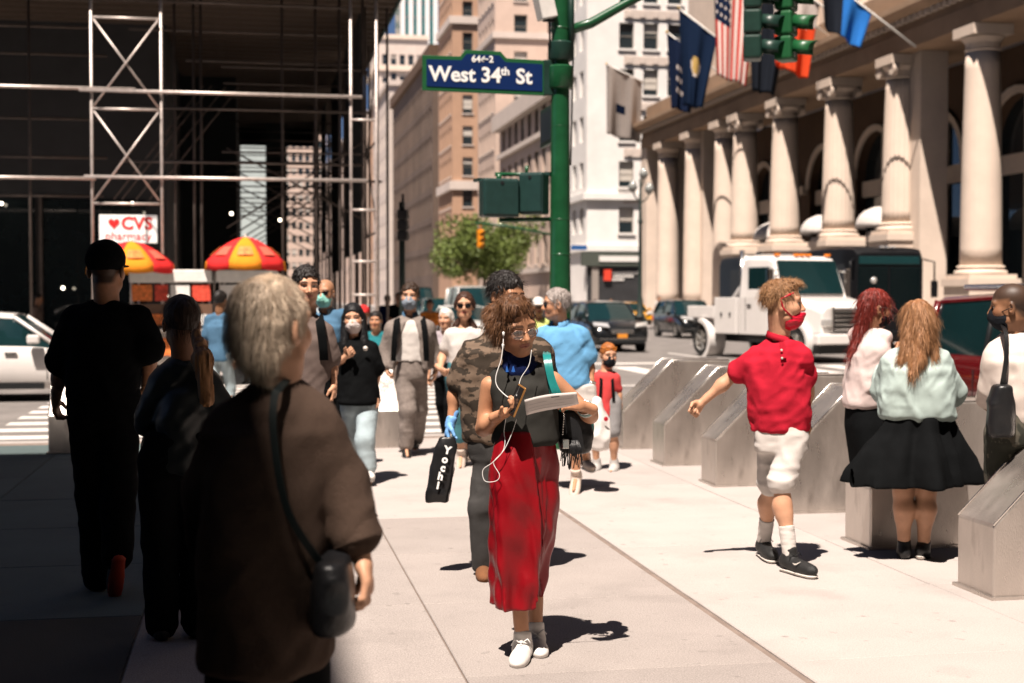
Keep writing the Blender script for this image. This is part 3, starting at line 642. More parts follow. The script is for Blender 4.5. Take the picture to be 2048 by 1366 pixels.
b = MB(); b.box(-40, 3.35, -0.32, 29.5, DZ + 0.3, DZ + 0.42); b.build('deck', mat('plank_deck', (0.05, 0.042, 0.036), 0.9, 0, 0.3, 2.0), shed)
b = MB(); b.box(-40, 3.40, -0.40, -0.33, DZ + 0.1, DZ + 1.6); b.build('parapet_panel', mat('shed_panel', (0.03, 0.06, 0.055), 0.7), shed)
b = MB(); b.box(3.36, 3.42, -0.3, 29.5, DZ + 0.1, DZ + 1.6); b.build('parapet_panel', MATS['shed_panel'], shed)
jm = None; Y = 0.0; joist_m = mat('steel_joist', (0.12, 0.09, 0.07), 0.6, 0.3)
while Y < 29:
    if jm is None:
        b = MB(); b.box(-40, 3.3, 0, 0.09, DZ + 0.02, DZ + 0.298); jm = b.mesh('joist', joist_m)
    o = meshobj('joist', jm, shed); o.location = (0, Y, 0); Y += 0.62
net = mat('debris_netting', (0.018, 0.022, 0.022), 0.9)
for y0, y1, z0 in ((33.5, 38.6, 2.7), (40.6, 45.2, 2.4), (48.8, 51.5, 3.2), (54.0, 58.0, 2.6)): b = MB(); b.box(2.54, 2.58, y0 - FYs, y1 - FYs, z0, DZ); b.build('netting_panel', net, shed)
b = MB(); b.box(0.62, 1.42, 55.0 - FYs, 55.05 - FYs, 2.4, DZ); b.build('netting_panel', net, shed)
b = MB(); b.box(-0.4, 2.5, 57.0 - FYs, 57.05 - FYs, 7.6, DZ + .2); b.build('netting_panel', net, shed)
# pharmacy sign on the shed
sg = thing('pharmacy_sign', 'white pharmacy sign board with red heart hung on the scaffold', 'sign', P(257, 458, 30.9))
W_ = 112 / FPX * 30.9 / 2; H_ = 56 / FPX * 30.9 / 2
b = MB(); b.box(-W_, W_, -0.03, 0.03, -H_, H_); b.build('board', mat('sign_white', (0.82, 0.80, 0.76), 0.5, emit=0.22), sg, bevel=0.01)
sred = mat('sign_red', (0.75, 0.03, 0.03), 0.5)
text('lettering', 'CVS', 0.37, sred, sg, (0.18, -0.036, 0.11), depth=0.004, bold=0.012)
text('lettering', 'pharmacy', 0.25, sred, sg, (0.0, -0.036, -0.16), depth=0.004)
hp = [(0.16 * math.sin(a) ** 3 * 0.75, (0.13 * math.cos(a) - 0.05 * math.cos(2 * a) - 0.02 * math.cos(3 * a) - 0.01 * math.cos(4 * a)) * 0.8) for a in [2 * math.pi * i / 28 for i in range(28)]]
b = MB(); b.prism([(x - 0.30, z + 0.12) for x, z in hp], -0.042, -0.031, 'y'); b.build('heart', sred, sg)

# ================================================================== street furniture
green = mat('green_enamel', (0.009, 0.070, 0.026), 0.32, 0, 0.25, 5.0, 0.06, 40, coat=0.25); dgreen = mat('shaded_green_enamel', (0.010, 0.035, 0.026), 0.4, 0, 0.25, 8.0, 0.1, 60)
black_m = mat('black_plastic', (0.012, 0.013, 0.014), 0.45); galv = mat('galvanised_box', (0.6, 0.57, 0.53), 0.5)
pb = P(1120, 700, 15.5); PX, PYc = pb[0], pb[1]; PD = 15.5
pole = thing('signal_pole', 'thick green signal pole carrying the street sign and signal boxes', 'pole', (PX, PYc, 0))
zp = lambda py: zat(py, PD)
b = MB(); b.lathe([(0.30, 0), (0.30, 0.25), (0.24, 0.4), (0.135, 0.5), (0.112, 2.0), (0.098, zp(180)), (0.088, zp(-160)), (0, zp(-165))], n=28); b.build('shaft', green, pole, sm=True, auto=40)
for py0, py1, r in ((178, 132, 0.14), (122, 84, 0.135), (256, 250, 0.103), (343, 338, 0.106), (442, 436, 0.112), (60, 54, 0.10), (512, 506, 0.116)):
    b = MB(); z0, z1 = zp(py0), zp(py1); b.lathe([(0.08, z0 - 0.01), (r * 0.93, z0), (r, z0 + 0.015), (r, z1 - 0.015), (r * 0.9, z1), (0.08, z1 + 0.01)], n=24); b.build('clamp_collar', dgreen if py0 == 122 else green, pole, sm=True, auto=40)
b = MB(); b.tube([(0.11, -0.04, zp(120)), (0.11, -0.04, zp(-60))], 0.035, 10); b.build('conduit', dgreen, pole, sm=True)
b = MB(); b.tube([(-0.125, -0.06, zp(100)), (-0.14, -0.06, zp(20))], 0.012, 6); b.tube([(0.14, -0.02, zp(100)), (0.12, 0.02, zp(330))], 0.01, 6); b.build('cable', black_m, pole, sm=True)
# mast arm with signal heads
ex = lambda px, Y=PYc: math.tan(math.atan((px - 1024) / FPX) + TH) * Y
arm_end = (ex(1640) - PX, 0.1, zp(-185))
b = MB(); b.tube([(0.06, 0, zp(62)), (ex(1180) - PX, 0, zp(45)), (ex(1250) - PX, 0.03, zp(2)), (ex(1400) - PX, 0.06, zp(-85)), arm_end], [0.055, 0.055, 0.05, 0.045, 0.04], 14); b.build('mast_arm', green, pole, sm=True)
grl = mat('signal_green_paint', (0.008, 0.085, 0.026), 0.45, coat=0.1); lens_d = mat('signal_lens', (0.02, 0.05, 0.03), 0.15)
def signal(label, x, y, z0, rz, body, n_sec=3, s=0.34, backm=None, grp='signal heads'):
    t = thing('traffic_light', label, 'traffic light', (x, y, z0), rz, grp)
    for i in range(n_sec):
        b = MB(); b.box(-s / 2, s / 2, -0.1, 0.1, i * s + 0.006, (i + 1) * s - 0.006); b.build('section', body, t, bevel=0.03, seg=3)
        v = MB(); N = 10
        vs = []; 
        for k in range(N + 1):
            a = math.pi * (-0.15 + 1.3 * k / N); r = s * 0.36
            vs += [(r * math.cos(a), -0.10, (i + 0.5) * s + r * math.sin(a)), (r * math.cos(a), -0.36 + 0.08 * abs(math.cos(a)), (i + 0.5) * s + r * math.sin(a) - 0.03)]
        v.add(vs, [(2 * k, 2 * k + 1, 2 * k + 3, 2 * k + 2) for k in range(N)]); o = v.build('visor', body, t, sm=True); o.modifiers.new('s', 'SOLIDIFY').thickness = 0.008
        l = MB(); l.lathe([(0, -0.13), (s * 0.2, -0.125), (s * 0.33, -0.1)], (0, 0, (i + 0.5) * s), 16, axis='y'); l.build('lens', lens_d, t, sm=True)
    b = MB(); b.tube([(0, 0, n_sec * s - 0.02), (0, 0, n_sec * s + 0.35)], 0.03, 8); b.build('hanger', body, t, sm=True)
    return t
signal('green signal head with painted-in shade hanging beside the American flag', ex(1505), PYc + 0.05, zp(108), R(70), dgreen, s=.28)  # shade on this head is painted in with a darker green
signal('bright green signal head hanging in front of the red flag', ex(1572), PYc + 0.05, zp(108), R(52), grl, s=.28)
# street sign
blue_s = mat('sign_blue', (0.004, 0.020, 0.095), 0.35, 0, 0.06); wht = mat('sign_letter_white', (0.85, 0.84, 0.82), 0.5, var=0.03)
def sgn(px): return ex(px, PYc - 0.0)
ss = thing('street_sign', 'blue West 34th St sign with green border on the pole', 'sign', (sgn(967), PYc - 0.02, zp(157)))
sx0, sx1 = sgn(845) - sgn(967), sgn(1091) - sgn(967); k = PD / FPX
def outline(m_):
    f = lambda px, py: (sgn(px) - sgn(967), zp(py) - zp(157))
    return [f(845 + m_, 189 - m_), f(1091 - m_, 193 - m_), f(1091 - m_, 123 + m_), f(1012 - m_ * 0.3, 121 + m_), f(1000 - m_ * 0.3, 108 + m_), f(930 + m_ * 0.3, 107 + m_), f(920 + m_ * 0.3, 120 + m_), f(845 + m_, 120 + m_)]
b = MB(); b.prism(outline(0), -0.02, 0.02, 'y'); b.build('border', grl, ss, bevel=0.004)
b = MB(); b.prism(outline(8), -0.026, -0.0205, 'y'); b.build('panel', blue_s, ss)
def tx(s_, px, py, hpx, bold): text('lettering', s_, hpx * k * 1.42, wht, ss, (sgn(px) - sgn(967), -0.029, zp(py) - zp(157)), depth=0.002, bold=bold)
tx('West 34', 930, 157, 28.5, 0.006); tx('th', 1009, 148, 15, 0.0035); tx('St', 1046, 158, 28.5, 0.006); tx('64\u21902', 964, 125, 12.5, 0.003)
# bolts in rivet form on the bracket side
b = MB(); b.box(sx1 - 0.03, sx1 + 0.10, -0.03, 0.03, -0.19, 0.19); b.build('bracket', dgreen, ss, bevel=0.008)
s2 = thing('street_sign', 'dark avenue sign seen edge on at the far side of the pole', 'sign', (PX + 0.1, PYc + 0.12, zp(228)))
b = MB(); b.box(-0.02, 0.02, 0.0, 1.35, -0.22, 0.22); b.build('border', dgreen, s2, bevel=0.004)
b = MB(); b.box(-0.026, -0.0205, 0.05, 1.3, -0.17, 0.17); b.build('panel', mat('sign_dark', (0.008, 0.02, 0.03), 0.4), s2)
# pedestrian signal boxes
boxm = mat('signal_box_green', (0.012, 0.038, 0.034), 0.42, 0, 0.2, 9, 0.15, 90)
def pedbox(label, pxa, pxb, pya, pyb, rz):
    x0, x1 = ex(pxa), ex(pxb); t = thing('pedestrian_signal', label, 'pedestrian signal', ((x0 + x1) / 2, PYc - 0.02, zp(pyb)), rz, 'pedestrian signal boxes')
    w2 = (x1 - x0) / 2 / max(0.55, math.cos(rz)); h = zp(pya) - zp(pyb)
    b = MB(); b.box(-w2, w2, -0.10, 0.10, 0, h); b.build('housing', boxm, t, bevel=0.028, seg=3)
    b = MB(); b.box(-w2 * 0.9, w2 * 0.9, -0.112, -0.102, h * 0.06, h * 0.94); b.build('back_panel', boxm, t, bevel=0.01)
    b = MB(); b.box(-w2 - 0.01, w2 + 0.01, 0.08, 0.26, h - 0.02, h + 0.012); b.build('hood', boxm, t)
    b = MB(); b.lathe([(0, -0.118), (0.02, -0.118), (0.02, -0.112)], (0, 0, h * 0.88), 10, axis='y'); b.build('bolt', black_m, t)
    return t
pedbox('square back of a pedestrian signal, left one of two', 961, 1034, 360, 436, R(8))
pedbox('narrower angled pedestrian signal box nearest the green pole', 1046, 1088, 347, 430, R(-35))
b = MB()
b.tube([(ex(992) - PX, 0.05, zp(350)), (0, 0, zp(349))], 0.022, 10); b.tube([(ex(998) - PX, 0.0, zp(350)), (ex(998) - PX, 0.0, zp(366))], 0.03, 10)
b.tube([(ex(1055) - PX, 0.05, zp(332)), (ex(1055) - PX, 0.05, zp(350))], 0.02, 8); b.build('signal_bracket', green, pole, sm=True)
b = MB(); b.tube([(ex(1000) - PX, 0.05, zp(441)), (0, 0, zp(438))], 0.024, 10); b.build('signal_bracket', green, pole, sm=True)
wb = thing('camera_box', 'small white equipment box high on the green pole', 'equipment box', (ex(1093), PYc - 0.05, zp(41)), R(10))
b = MB(); b.box(-0.09, 0.09, -0.09, 0.09, 0, 0.36); o = b.build('housing', signw, wb, bevel=0.012); o.rotation_euler = (0, R(-14), 0)
b = MB(); b.box(-0.05, 0.14, -0.02, 0.02, -0.03, 0.0); b.build('bracket', black_m, wb)

# far street lamp
lamp_m = mat('lamp_black', (0.018, 0.03, 0.026), 0.5)
lp = P(1280, 640, 77.0); lamp = thing('street_lamp', 'black twin globe street lamp in front of the white tower', 'street lamp', (lp[0], lp[1], 0))
b = MB(); b.lathe([(0.35, 0), (0.35, 0.5), (0.2, 0.7), (0.16, 1.5), (0.11, 1.7), (0.09, 5.6), (0.15, 5.7), (0.09, 5.9), (0.06, 8.0), (0, 8.1)], n=14); b.build('post', lamp_m, lamp, sm=True, auto=40)
for sx_, zz in ((-0.42, 7.6), (0.5, 7.5), (0.18, 8.3)):
    b = MB(); b.tube([(0, 0, zz - 0.8), (sx_ * 0.7, 0, zz - 0.55), (sx_, 0, zz - 0.25)], 0.04, 8); b.build('arm', lamp_m, lamp, sm=True)
    b = MB(); b.lathe([(0, -0.3), (0.12, -0.28), (0.24, -0.08), (0.24, 0.06), (0.14, 0.26), (0.04, 0.34), (0, 0.42)], (sx_, 0, zz), 14); b.build('globe', glass('lamp_glass', (0.25, 0.26, 0.25), 0.15), lamp, sm=True)
# yellow light further up
yel = mat('signal_yellow', (0.75, 0.26, 0.01), 0.5)
pl = P(1106, 600, 70); ap = thing('signal_pole', 'thin distant pole with long arm for the yellow signal', 'pole', (pl[0], pl[1], 0)); zq = lambda py: zat(py, 70)
b = MB(); b.tube([(0, 0, 0), (0, 0, zq(440))], 0.1, 10); b.build('shaft', dgreen, ap, sm=True)
e_ = P(950, 455, 70); b = MB(); b.tube([(0, 0, zq(470)), (0.6 * (e_[0] - pl[0]), 0.6 * (e_[1] - pl[1]), zq(452)), (e_[0] - pl[0], e_[1] - pl[1], zq(446))], 0.06, 8); b.build('arm', green, ap, sm=True)
y_ = P(961, 496, 70); signal('yellow traffic light hanging in front of the tree', y_[0], y_[1], y_[2], R(20), yel, s=0.30, grp='far signals')
dk = P(806, 482, 32.5); dp = thing('signal_pole', 'slim dark pole beside the scaffold at the far corner', 'pole', (dk[0], dk[1] + 0.2, 0)); b = MB(); b.tube([(0, 0, 0), (0, 0, dk[2] + 0.9)], 0.07, 10); b.build('shaft', lamp_m, dp, sm=True)
signal('black traffic signal at the far scaffold corner', dk[0], dk[1], dk[2], R(160), black_m, s=0.24, grp='far signals')
fs_ = P(1158, 495, 74); q_ = thing('street_sign', 'tiny distant blue street sign right of the green pole', 'sign', fs_); b = MB(); b.box(-0.42, 0.42, -0.02, 0.02, -0.12, 0.12); b.build('panel', mat('far_sign_blue', (0.02, 0.10, 0.30), 0.5), q_)
b = MB(); b.tube([(-0.5, 0.1, -fs_[2]), (-0.5, 0.1, 0.3)], 0.05, 8); b.build('post', lamp_m, q_, sm=True)

# ------------------------------------------------------------------ flags
def flag(label, Y, tip, base, cols, W, H, drape=0.5, seed=0, cat='flag', twist=0.0, grp='flags on the colonnade building', emblem=None, fpw=3):
    """a cloth hanging from a slanted pole; cols(u, v) gives a material index"""
    t = thing('flag', label, cat, tuple(base), 0, grp); b = MB(); tip = np.array(tip); base = np.array(base); d = tip - base
    b.tube([(0, 0, 0), tuple(d)], 0.045, 8); b.build('pole', signw, t, sm=True)
    b = MB(); b.lathe([(0, -0.1), (0.1, 0), (0, 0.1)], tuple(d), 10); b.build('finial', MATS.get('gold') or mat('gold', (0.6, 0.4, 0.1), 0.3, 1.0), t, sm=True)
    nu, nv = 26, 30; rnd = random.Random(seed); ph = [rnd.uniform(0, 6) for _ in range(4)]
    vs = []
    L = np.linalg.norm(d); un = d / L
    for i in range(nu + 1):
        for j in range(nv + 1):
            u, v = i / nu, j / nv
            along = L - u * W; p = base * 0 + un * along
            # cloth gathers towards the pole line as it falls
            g = 1 - drape * v
            p = un * (L - u * W * g - W * (1 - g) * 0.25)
            p = p + np.array([0, 0, -v * H * (1 - 0.12 * u)])
            wv = 0.16 * (0.3 + v) * (math.sin(u * 11 + ph[0] + v * 1.5) + 0.5 * math.sin(u * 21 + ph[1])) + twist * v
            p = p + np.array([0.25 * wv, wv, 0.03 * math.sin(u * 9 + ph[2])])
            vs.append(p)
    b = MB()
    for i in range(nu):
        for j in range(nv): b.mi.append(cols((i + .5) / nu, (j + .5) / nv)); b.f.append((i * (nv + 1) + j, (i + 1) * (nv + 1) + j, (i + 1) * (nv + 1) + j + 1, i * (nv + 1) + j + 1))
    b.v = [tuple(map(float, q)) for q in vs]
    o = b.build('cloth', FM, t, sm=True); o.modifiers.new('s', 'SOLIDIFY').thickness = 0.012
    return t
FM = [cloth('flag_red', (0.45, 0.05, 0.04)), cloth('flag_white', (0.60, 0.52, 0.48)), cloth('flag_navy', (0.004, 0.010, 0.032)), cloth('flag_blue', (0.004, 0.013, 0.038)), cloth('flag_black', (0.01, 0.013, 0.02)), cloth('flag_bright_blue', (0.02, 0.14, 0.45)), cloth('flag_orange_red', (0.75, 0.07, 0.02)), cloth('flag_grey', (0.40, 0.35, 0.32)), cloth('flag_gold', (0.45, 0.30, 0.10))]
def usf(u, v):
    if u < 0.42 and v < 0.45: return 1 if (int(u * 26) % 3 == 1 and int(v * 30) % 3 == 1) else 2
    return 0 if int(u * 0 + v * 0 + (u * 13)) % 2 == 0 else 1
def nysf(u, v): r = math.hypot((u - 0.5) * 0.9, (v - 0.5)); return 8 if r < 0.10 else (1 if r < 0.14 and v > 0.45 else 3)
def bluef(u, v): return 1 if (abs(u - 0.5) < 0.28 and int(v * 30) % 5 in (1, 2) and int(u * 26) % 2 and 0.25 < v < 0.8) else 2
def hang(label, px, pytip, pybot, wpx, cols, seed, twist=0, drape=0.5, tipx=22.6):
    Y = XZ(px, tipx); d = Y * math.cos(TH) + tipx * math.sin(TH); zt = zat(pytip, d); zb = zat(pybot, d)
    flag(label, Y, (tipx, Y + 0.6, zt), (CX - 0.75, Y - 0.4, zt - 3.0), cols, 2.6, zt - zb, drape, seed, twist=twist)
hang('navy blue flag with faint pale lettering, leftmost flag', 1338, 60, 205, 40, bluef, 1)
hang('dark blue state flag with gold crest', 1362, 12, 200, 60, nysf, 2)
hang('American flag with red and white stripes by the signals', 1432, -55, 145, 70, usf, 3, twist=-0.35, drape=0.3)
hang('black drooping flag behind the signal heads', 1500, -60, 170, 50, lambda u, v: 4, 4)
hang('white flag with orange red lower half', 1552, -70, 118, 70, lambda u, v: 6 if v > 0.62 - 0.3 * u else 1, 5, twist=0.4, drape=0.3)
hang('bright blue flag at the top picture edge', 1648, -60, 42, 60, lambda u, v: 5 if u > .45 else 4, 6, drape=0.3)
gp = (26.3, 93.6, 16.2); tp = P(1213, 128, 97)
flag('grey hanging banner flag in front of the white tower', 95, tp, gp, lambda u, v: 2 if (abs(u - 0.4) < 0.12 and 0.5 < v < 0.62) else 7, 2.7, 4.6, 0.05, 9, twist=1.1, grp='banner')

# ------------------------------------------------------------------ tree
def tree(label, x, y, H, Rr, seed, n=5200):
    rnd = np.random.RandomState(seed); t = thing('street_tree', label, 'tree', (x, y, 0))
    b = MB(); b.tube([(0, 0, 0), (0.1, 0, H * 0.25), (0, 0.1, H * 0.45), (0.1, 0, H * 0.75)], [0.2, 0.16, 0.13, 0.05], 10)
    lobes = []
    for i in range(16):
        a = rnd.uniform(0, 6.28); r = Rr * rnd.uniform(0.2, 0.75); z = H * rnd.uniform(0.42, 0.9); lobes.append((r * math.cos(a), r * math.sin(a), z, Rr * rnd.uniform(0.25, 0.42)))
        b.tube([(0.05, 0.05, H * rnd.uniform(0.3, 0.5)), (r * math.cos(a) * .6, r * math.sin(a) * .6, z * 0.85), (r * math.cos(a), r * math.sin(a), z)], [0.07, 0.05, 0.02], 6)
    b.build('trunk', mat('bark', (0.08, 0.055, 0.04), 0.9), t, sm=True)
    vs = []; fs = []
    for i in range(n):
        l = lobes[rnd.randint(len(lobes))]; dv = rnd.normal(size=3); dv /= np.linalg.norm(dv); q = np.array(l[:3]) + dv * l[3] * rnd.uniform(0.35, 1.05) ** 0.5
        a = rnd.normal(size=3); a /= np.linalg.norm(a); c = np.cross(a, rnd.normal(size=3)); c /= np.linalg.norm(c); s = rnd.uniform(0.12, 0.24)
        o = len(vs); vs += [q - a * s, q + c * s * 0.45, q + a * s, q - c * s * 0.45]; fs.append((o, o + 1, o + 2, o + 3))
    me = npmesh('crown', np.array(vs), np.array(fs), mat('leaf', (0.115, 0.155, 0.03), 0.6, 0, 0.45, 0.9), sm=False); o = meshobj('crown', me, t)
tp_ = P(968, 640, 130); tree('leafy green street tree behind the yellow signal', tp_[0], tp_[1], 9.4, 5.8, 3, 15000)

# ------------------------------------------------------------------ hot dog carts
um_r = cloth('umbrella_red', (0.65, 0.03, 0.03)); um_y = cloth('umbrella_yellow', (0.72, 0.25, 0.02)); inox = mat('cart_steel', (0.55, 0.5, 0.46), 0.3, 0.9, 0.15, 4)
pics = [mat('food_photo_orange', (0.75, 0.20, 0.05), 0.5, 0, 0.6, 14), mat('food_photo_red', (0.62, 0.07, 0.04), 0.5, 0, 0.6, 12), signw, mat('cart_blue', (0.03, 0.25, 0.42), 0.5)]
def umbrella(label, px, py_top, py_rim, d, wpx, rot):
    c = P(px, py_rim, d); r = wpx / 2 / FPX * d; h = (py_rim - py_top) / FPX * d
    t = thing('cart_umbrella', label, 'umbrella', (c[0], c[1], c[2] - 0.0), rot, 'hot dog cart umbrellas')
    for k in range(8):
        b = MB(); N = 6; vs = []
        for i in range(N + 1):
            f = i / N; rr = r * f; z = h * (1 - f ** 1.7)
            for j in range(5):
                a = 2 * math.pi * (k + j / 4) / 8; sag = 1 - 0.045 * math.sin(math.pi * j / 4) * f; vs.append((rr * math.cos(a) * sag, rr * math.sin(a) * sag, z - 0.03 * math.sin(math.pi * j / 4) * f))
        for j in range(5): a = 2 * math.pi * (k + j / 4) / 8; vs.append((r * 1.005 * math.cos(a), r * 1.005 * math.sin(a), -0.17 - 0.03 * math.sin(math.pi * j / 4)))
        b.add(vs, [(i * 5 + j, i * 5 + j + 1, (i + 1) * 5 + j + 1, (i + 1) * 5 + j) for i in range(N + 1) for j in range(4)])
        mm = um_y if k % 2 else um_r
        o = b.build('panel', mm, t, sm=True); o.modifiers.new('s', 'SOLIDIFY').thickness = 0.006
        e = MB(); a0 = 2 * math.pi * (k + 0.2) / 8; a1 = 2 * math.pi * (k + 0.8) / 8        # printed patch on the panel
        N2 = 4; vs = []
        for i in range(3):
            f = 0.62 + 0.13 * i; z = h * (1 - f ** 1.7) + 0.012
            for j in range(N2 + 1):
                a = a0 + (a1 - a0) * j / N2; vs.append((r * f * math.cos(a) * 0.975, r * f * math.sin(a) * 0.975, z))
        e.add(vs, [(i * (N2 + 1) + j, i * (N2 + 1) + j + 1, (i + 1) * (N2 + 1) + j + 1, (i + 1) * (N2 + 1) + j) for i in range(2) for j in range(N2)])
        e.build('printed_patch', pics[0] if k % 2 else cloth('umbrella_pale_print', (0.72, 0.12, 0.08)), o, sm=True)
    b = MB(); b.tube([(0, 0, -1.4), (0, 0, h + 0.06)], 0.022, 8); b.build('stick', inox, t, sm=True)
def cart(label, pxa, pxb, d, seed):
    a, b_ = P(pxa, 595, d), P(pxb, 595, d); w = np.linalg.norm(b_ - a); c = (a + b_) / 2
    t = thing('food_cart', label, 'food cart', (c[0], c[1], ZR), -TH * 0.5, 'hot dog carts'); rnd = random.Random(seed)
    b = MB(); b.box(-w / 2, w / 2, -0.42, 0.42, 0.42, 1.12); b.build('body', inox, t, bevel=0.02)
    b = MB(); b.box(-w / 2 - 0.08, w / 2 + 0.08, -0.6, -0.422, 1.08, 1.13); b.build('counter', inox, t, bevel=0.01)
    b = MB(); b.box(-w / 2, w / 2, -0.40, 0.40, 1.125, 1.62); b.build('display_case', mat('cart_case', (0.16, 0.09, 0.06), 0.3), t)
    b = MB(); b.box(-w / 2, w / 2, -0.46, 0.46, 2.05, 2.3); b.build('sign_board', signw, t, bevel=0.02)
    for x in (-w / 2 + 0.05, w / 2 - 0.05): b = MB(); b.tube([(x, -0.38, 1.1), (x, -0.38, 2.1)], 0.02, 8); b.tube([(x, 0.38, 1.1), (x, 0.38, 2.1)], 0.02, 8); b.build('roof_post', inox, t, sm=True)
    for zz, hh in ((1.68, 0.32), (1.2, 0.22), (0.6, 0.35)):
        x = -w / 2 + 0.05
        while x < w / 2 - 0.25:
            ww = rnd.uniform(0.24, 0.4); mm = pics[rnd.choice((0, 0, 1, 1, 0, 2))]; yy = -0.43 if zz != 1.68 else -0.41
            b = MB(); b.box(x, min(x + ww, w / 2 - 0.03), yy - 0.012, yy, zz, zz + hh); b.build('menu_card', mm, t); x += ww + 0.05
    for x in (-w / 2 + 0.35, w / 2 - 0.35):
        for yy in (-0.36, 0.36):
            b = MB(); b.lathe([(0.0, -0.05), (0.2, -0.05), (0.21, 0), (0.2, 0.05), (0, 0.05)], (x, yy, 0.21), 16, axis='y'); b.build('wheel', black_m, t, sm=True, auto=40)
cart('steel food cart with menu photos under the left umbrella', 268, 428, 28.6, 2)
cart('steel food cart behind the vendor under the right umbrella', 440, 552, 28.7, 5)
umbrella('red and yellow cart umbrella behind the black cap', 262, 482, 528, 28.2, 172, -2.55)
umbrella('red and yellow cart umbrella above the grey haired head', 491, 474, 522, 28.4, 162, -2.75)

# ================================================================== vehicles
rub = mat('tyre_rubber', (0.015, 0.015, 0.015), 0.85); rimm = mat('alloy_rim', (0.55, 0.53, 0.5), 0.35, 0.8); chrome = mat('chrome', (0.75, 0.74, 0.72), 0.12, 1.0, 0.02); cglass = glass('car_glass', (0.006, 0.022, 0.024), 0.04)
hlm = mat('headlamp_glass', (0.85, 0.83, 0.8), 0.08, 0.6, 0.05); amber = mat('amber_lens', (0.8, 0.22, 0.02), 0.3); plate_o = mat('plate_gold', (0.72, 0.27, 0.03), 0.5)
def wheel(t, x, y, r, w=0.22, rim=rimm):
    b = MB(); b.lathe([(r * 0.62, -w / 2), (r * 0.9, -w / 2), (r, -w * 0.32), (r, w * 0.32), (r * 0.9, w / 2), (r * 0.62, w / 2)], (0, 0, 0), 28, axis='y'); wh = b.build('wheel', rub, t, sm=True, auto=45); wh.location = (x, y, r)
    s = -1 if y < 0 else 1
    b = MB(); b.lathe([(0, w * 0.30 * s), (r * 0.16, w * 0.32 * s), (r * 0.2, w * 0.2 * s), (r * 0.55, w * 0.25 * s), (r * 0.62, w * 0.46 * s), (r * 0.64, w * 0.46 * s), (r * 0.64, 0)], (0, 0, 0), 24, axis='y')
    for k in range(5): a = 2 * math.pi * k / 5; b.tube([(0.05 * math.cos(a), w * 0.36 * s, 0.05 * math.sin(a)), (r * 0.6 * math.cos(a), w * 0.42 * s, r * 0.6 * math.sin(a))], r * 0.09, 6)
    b.build('rim', rim, wh, sm=True, auto=45)
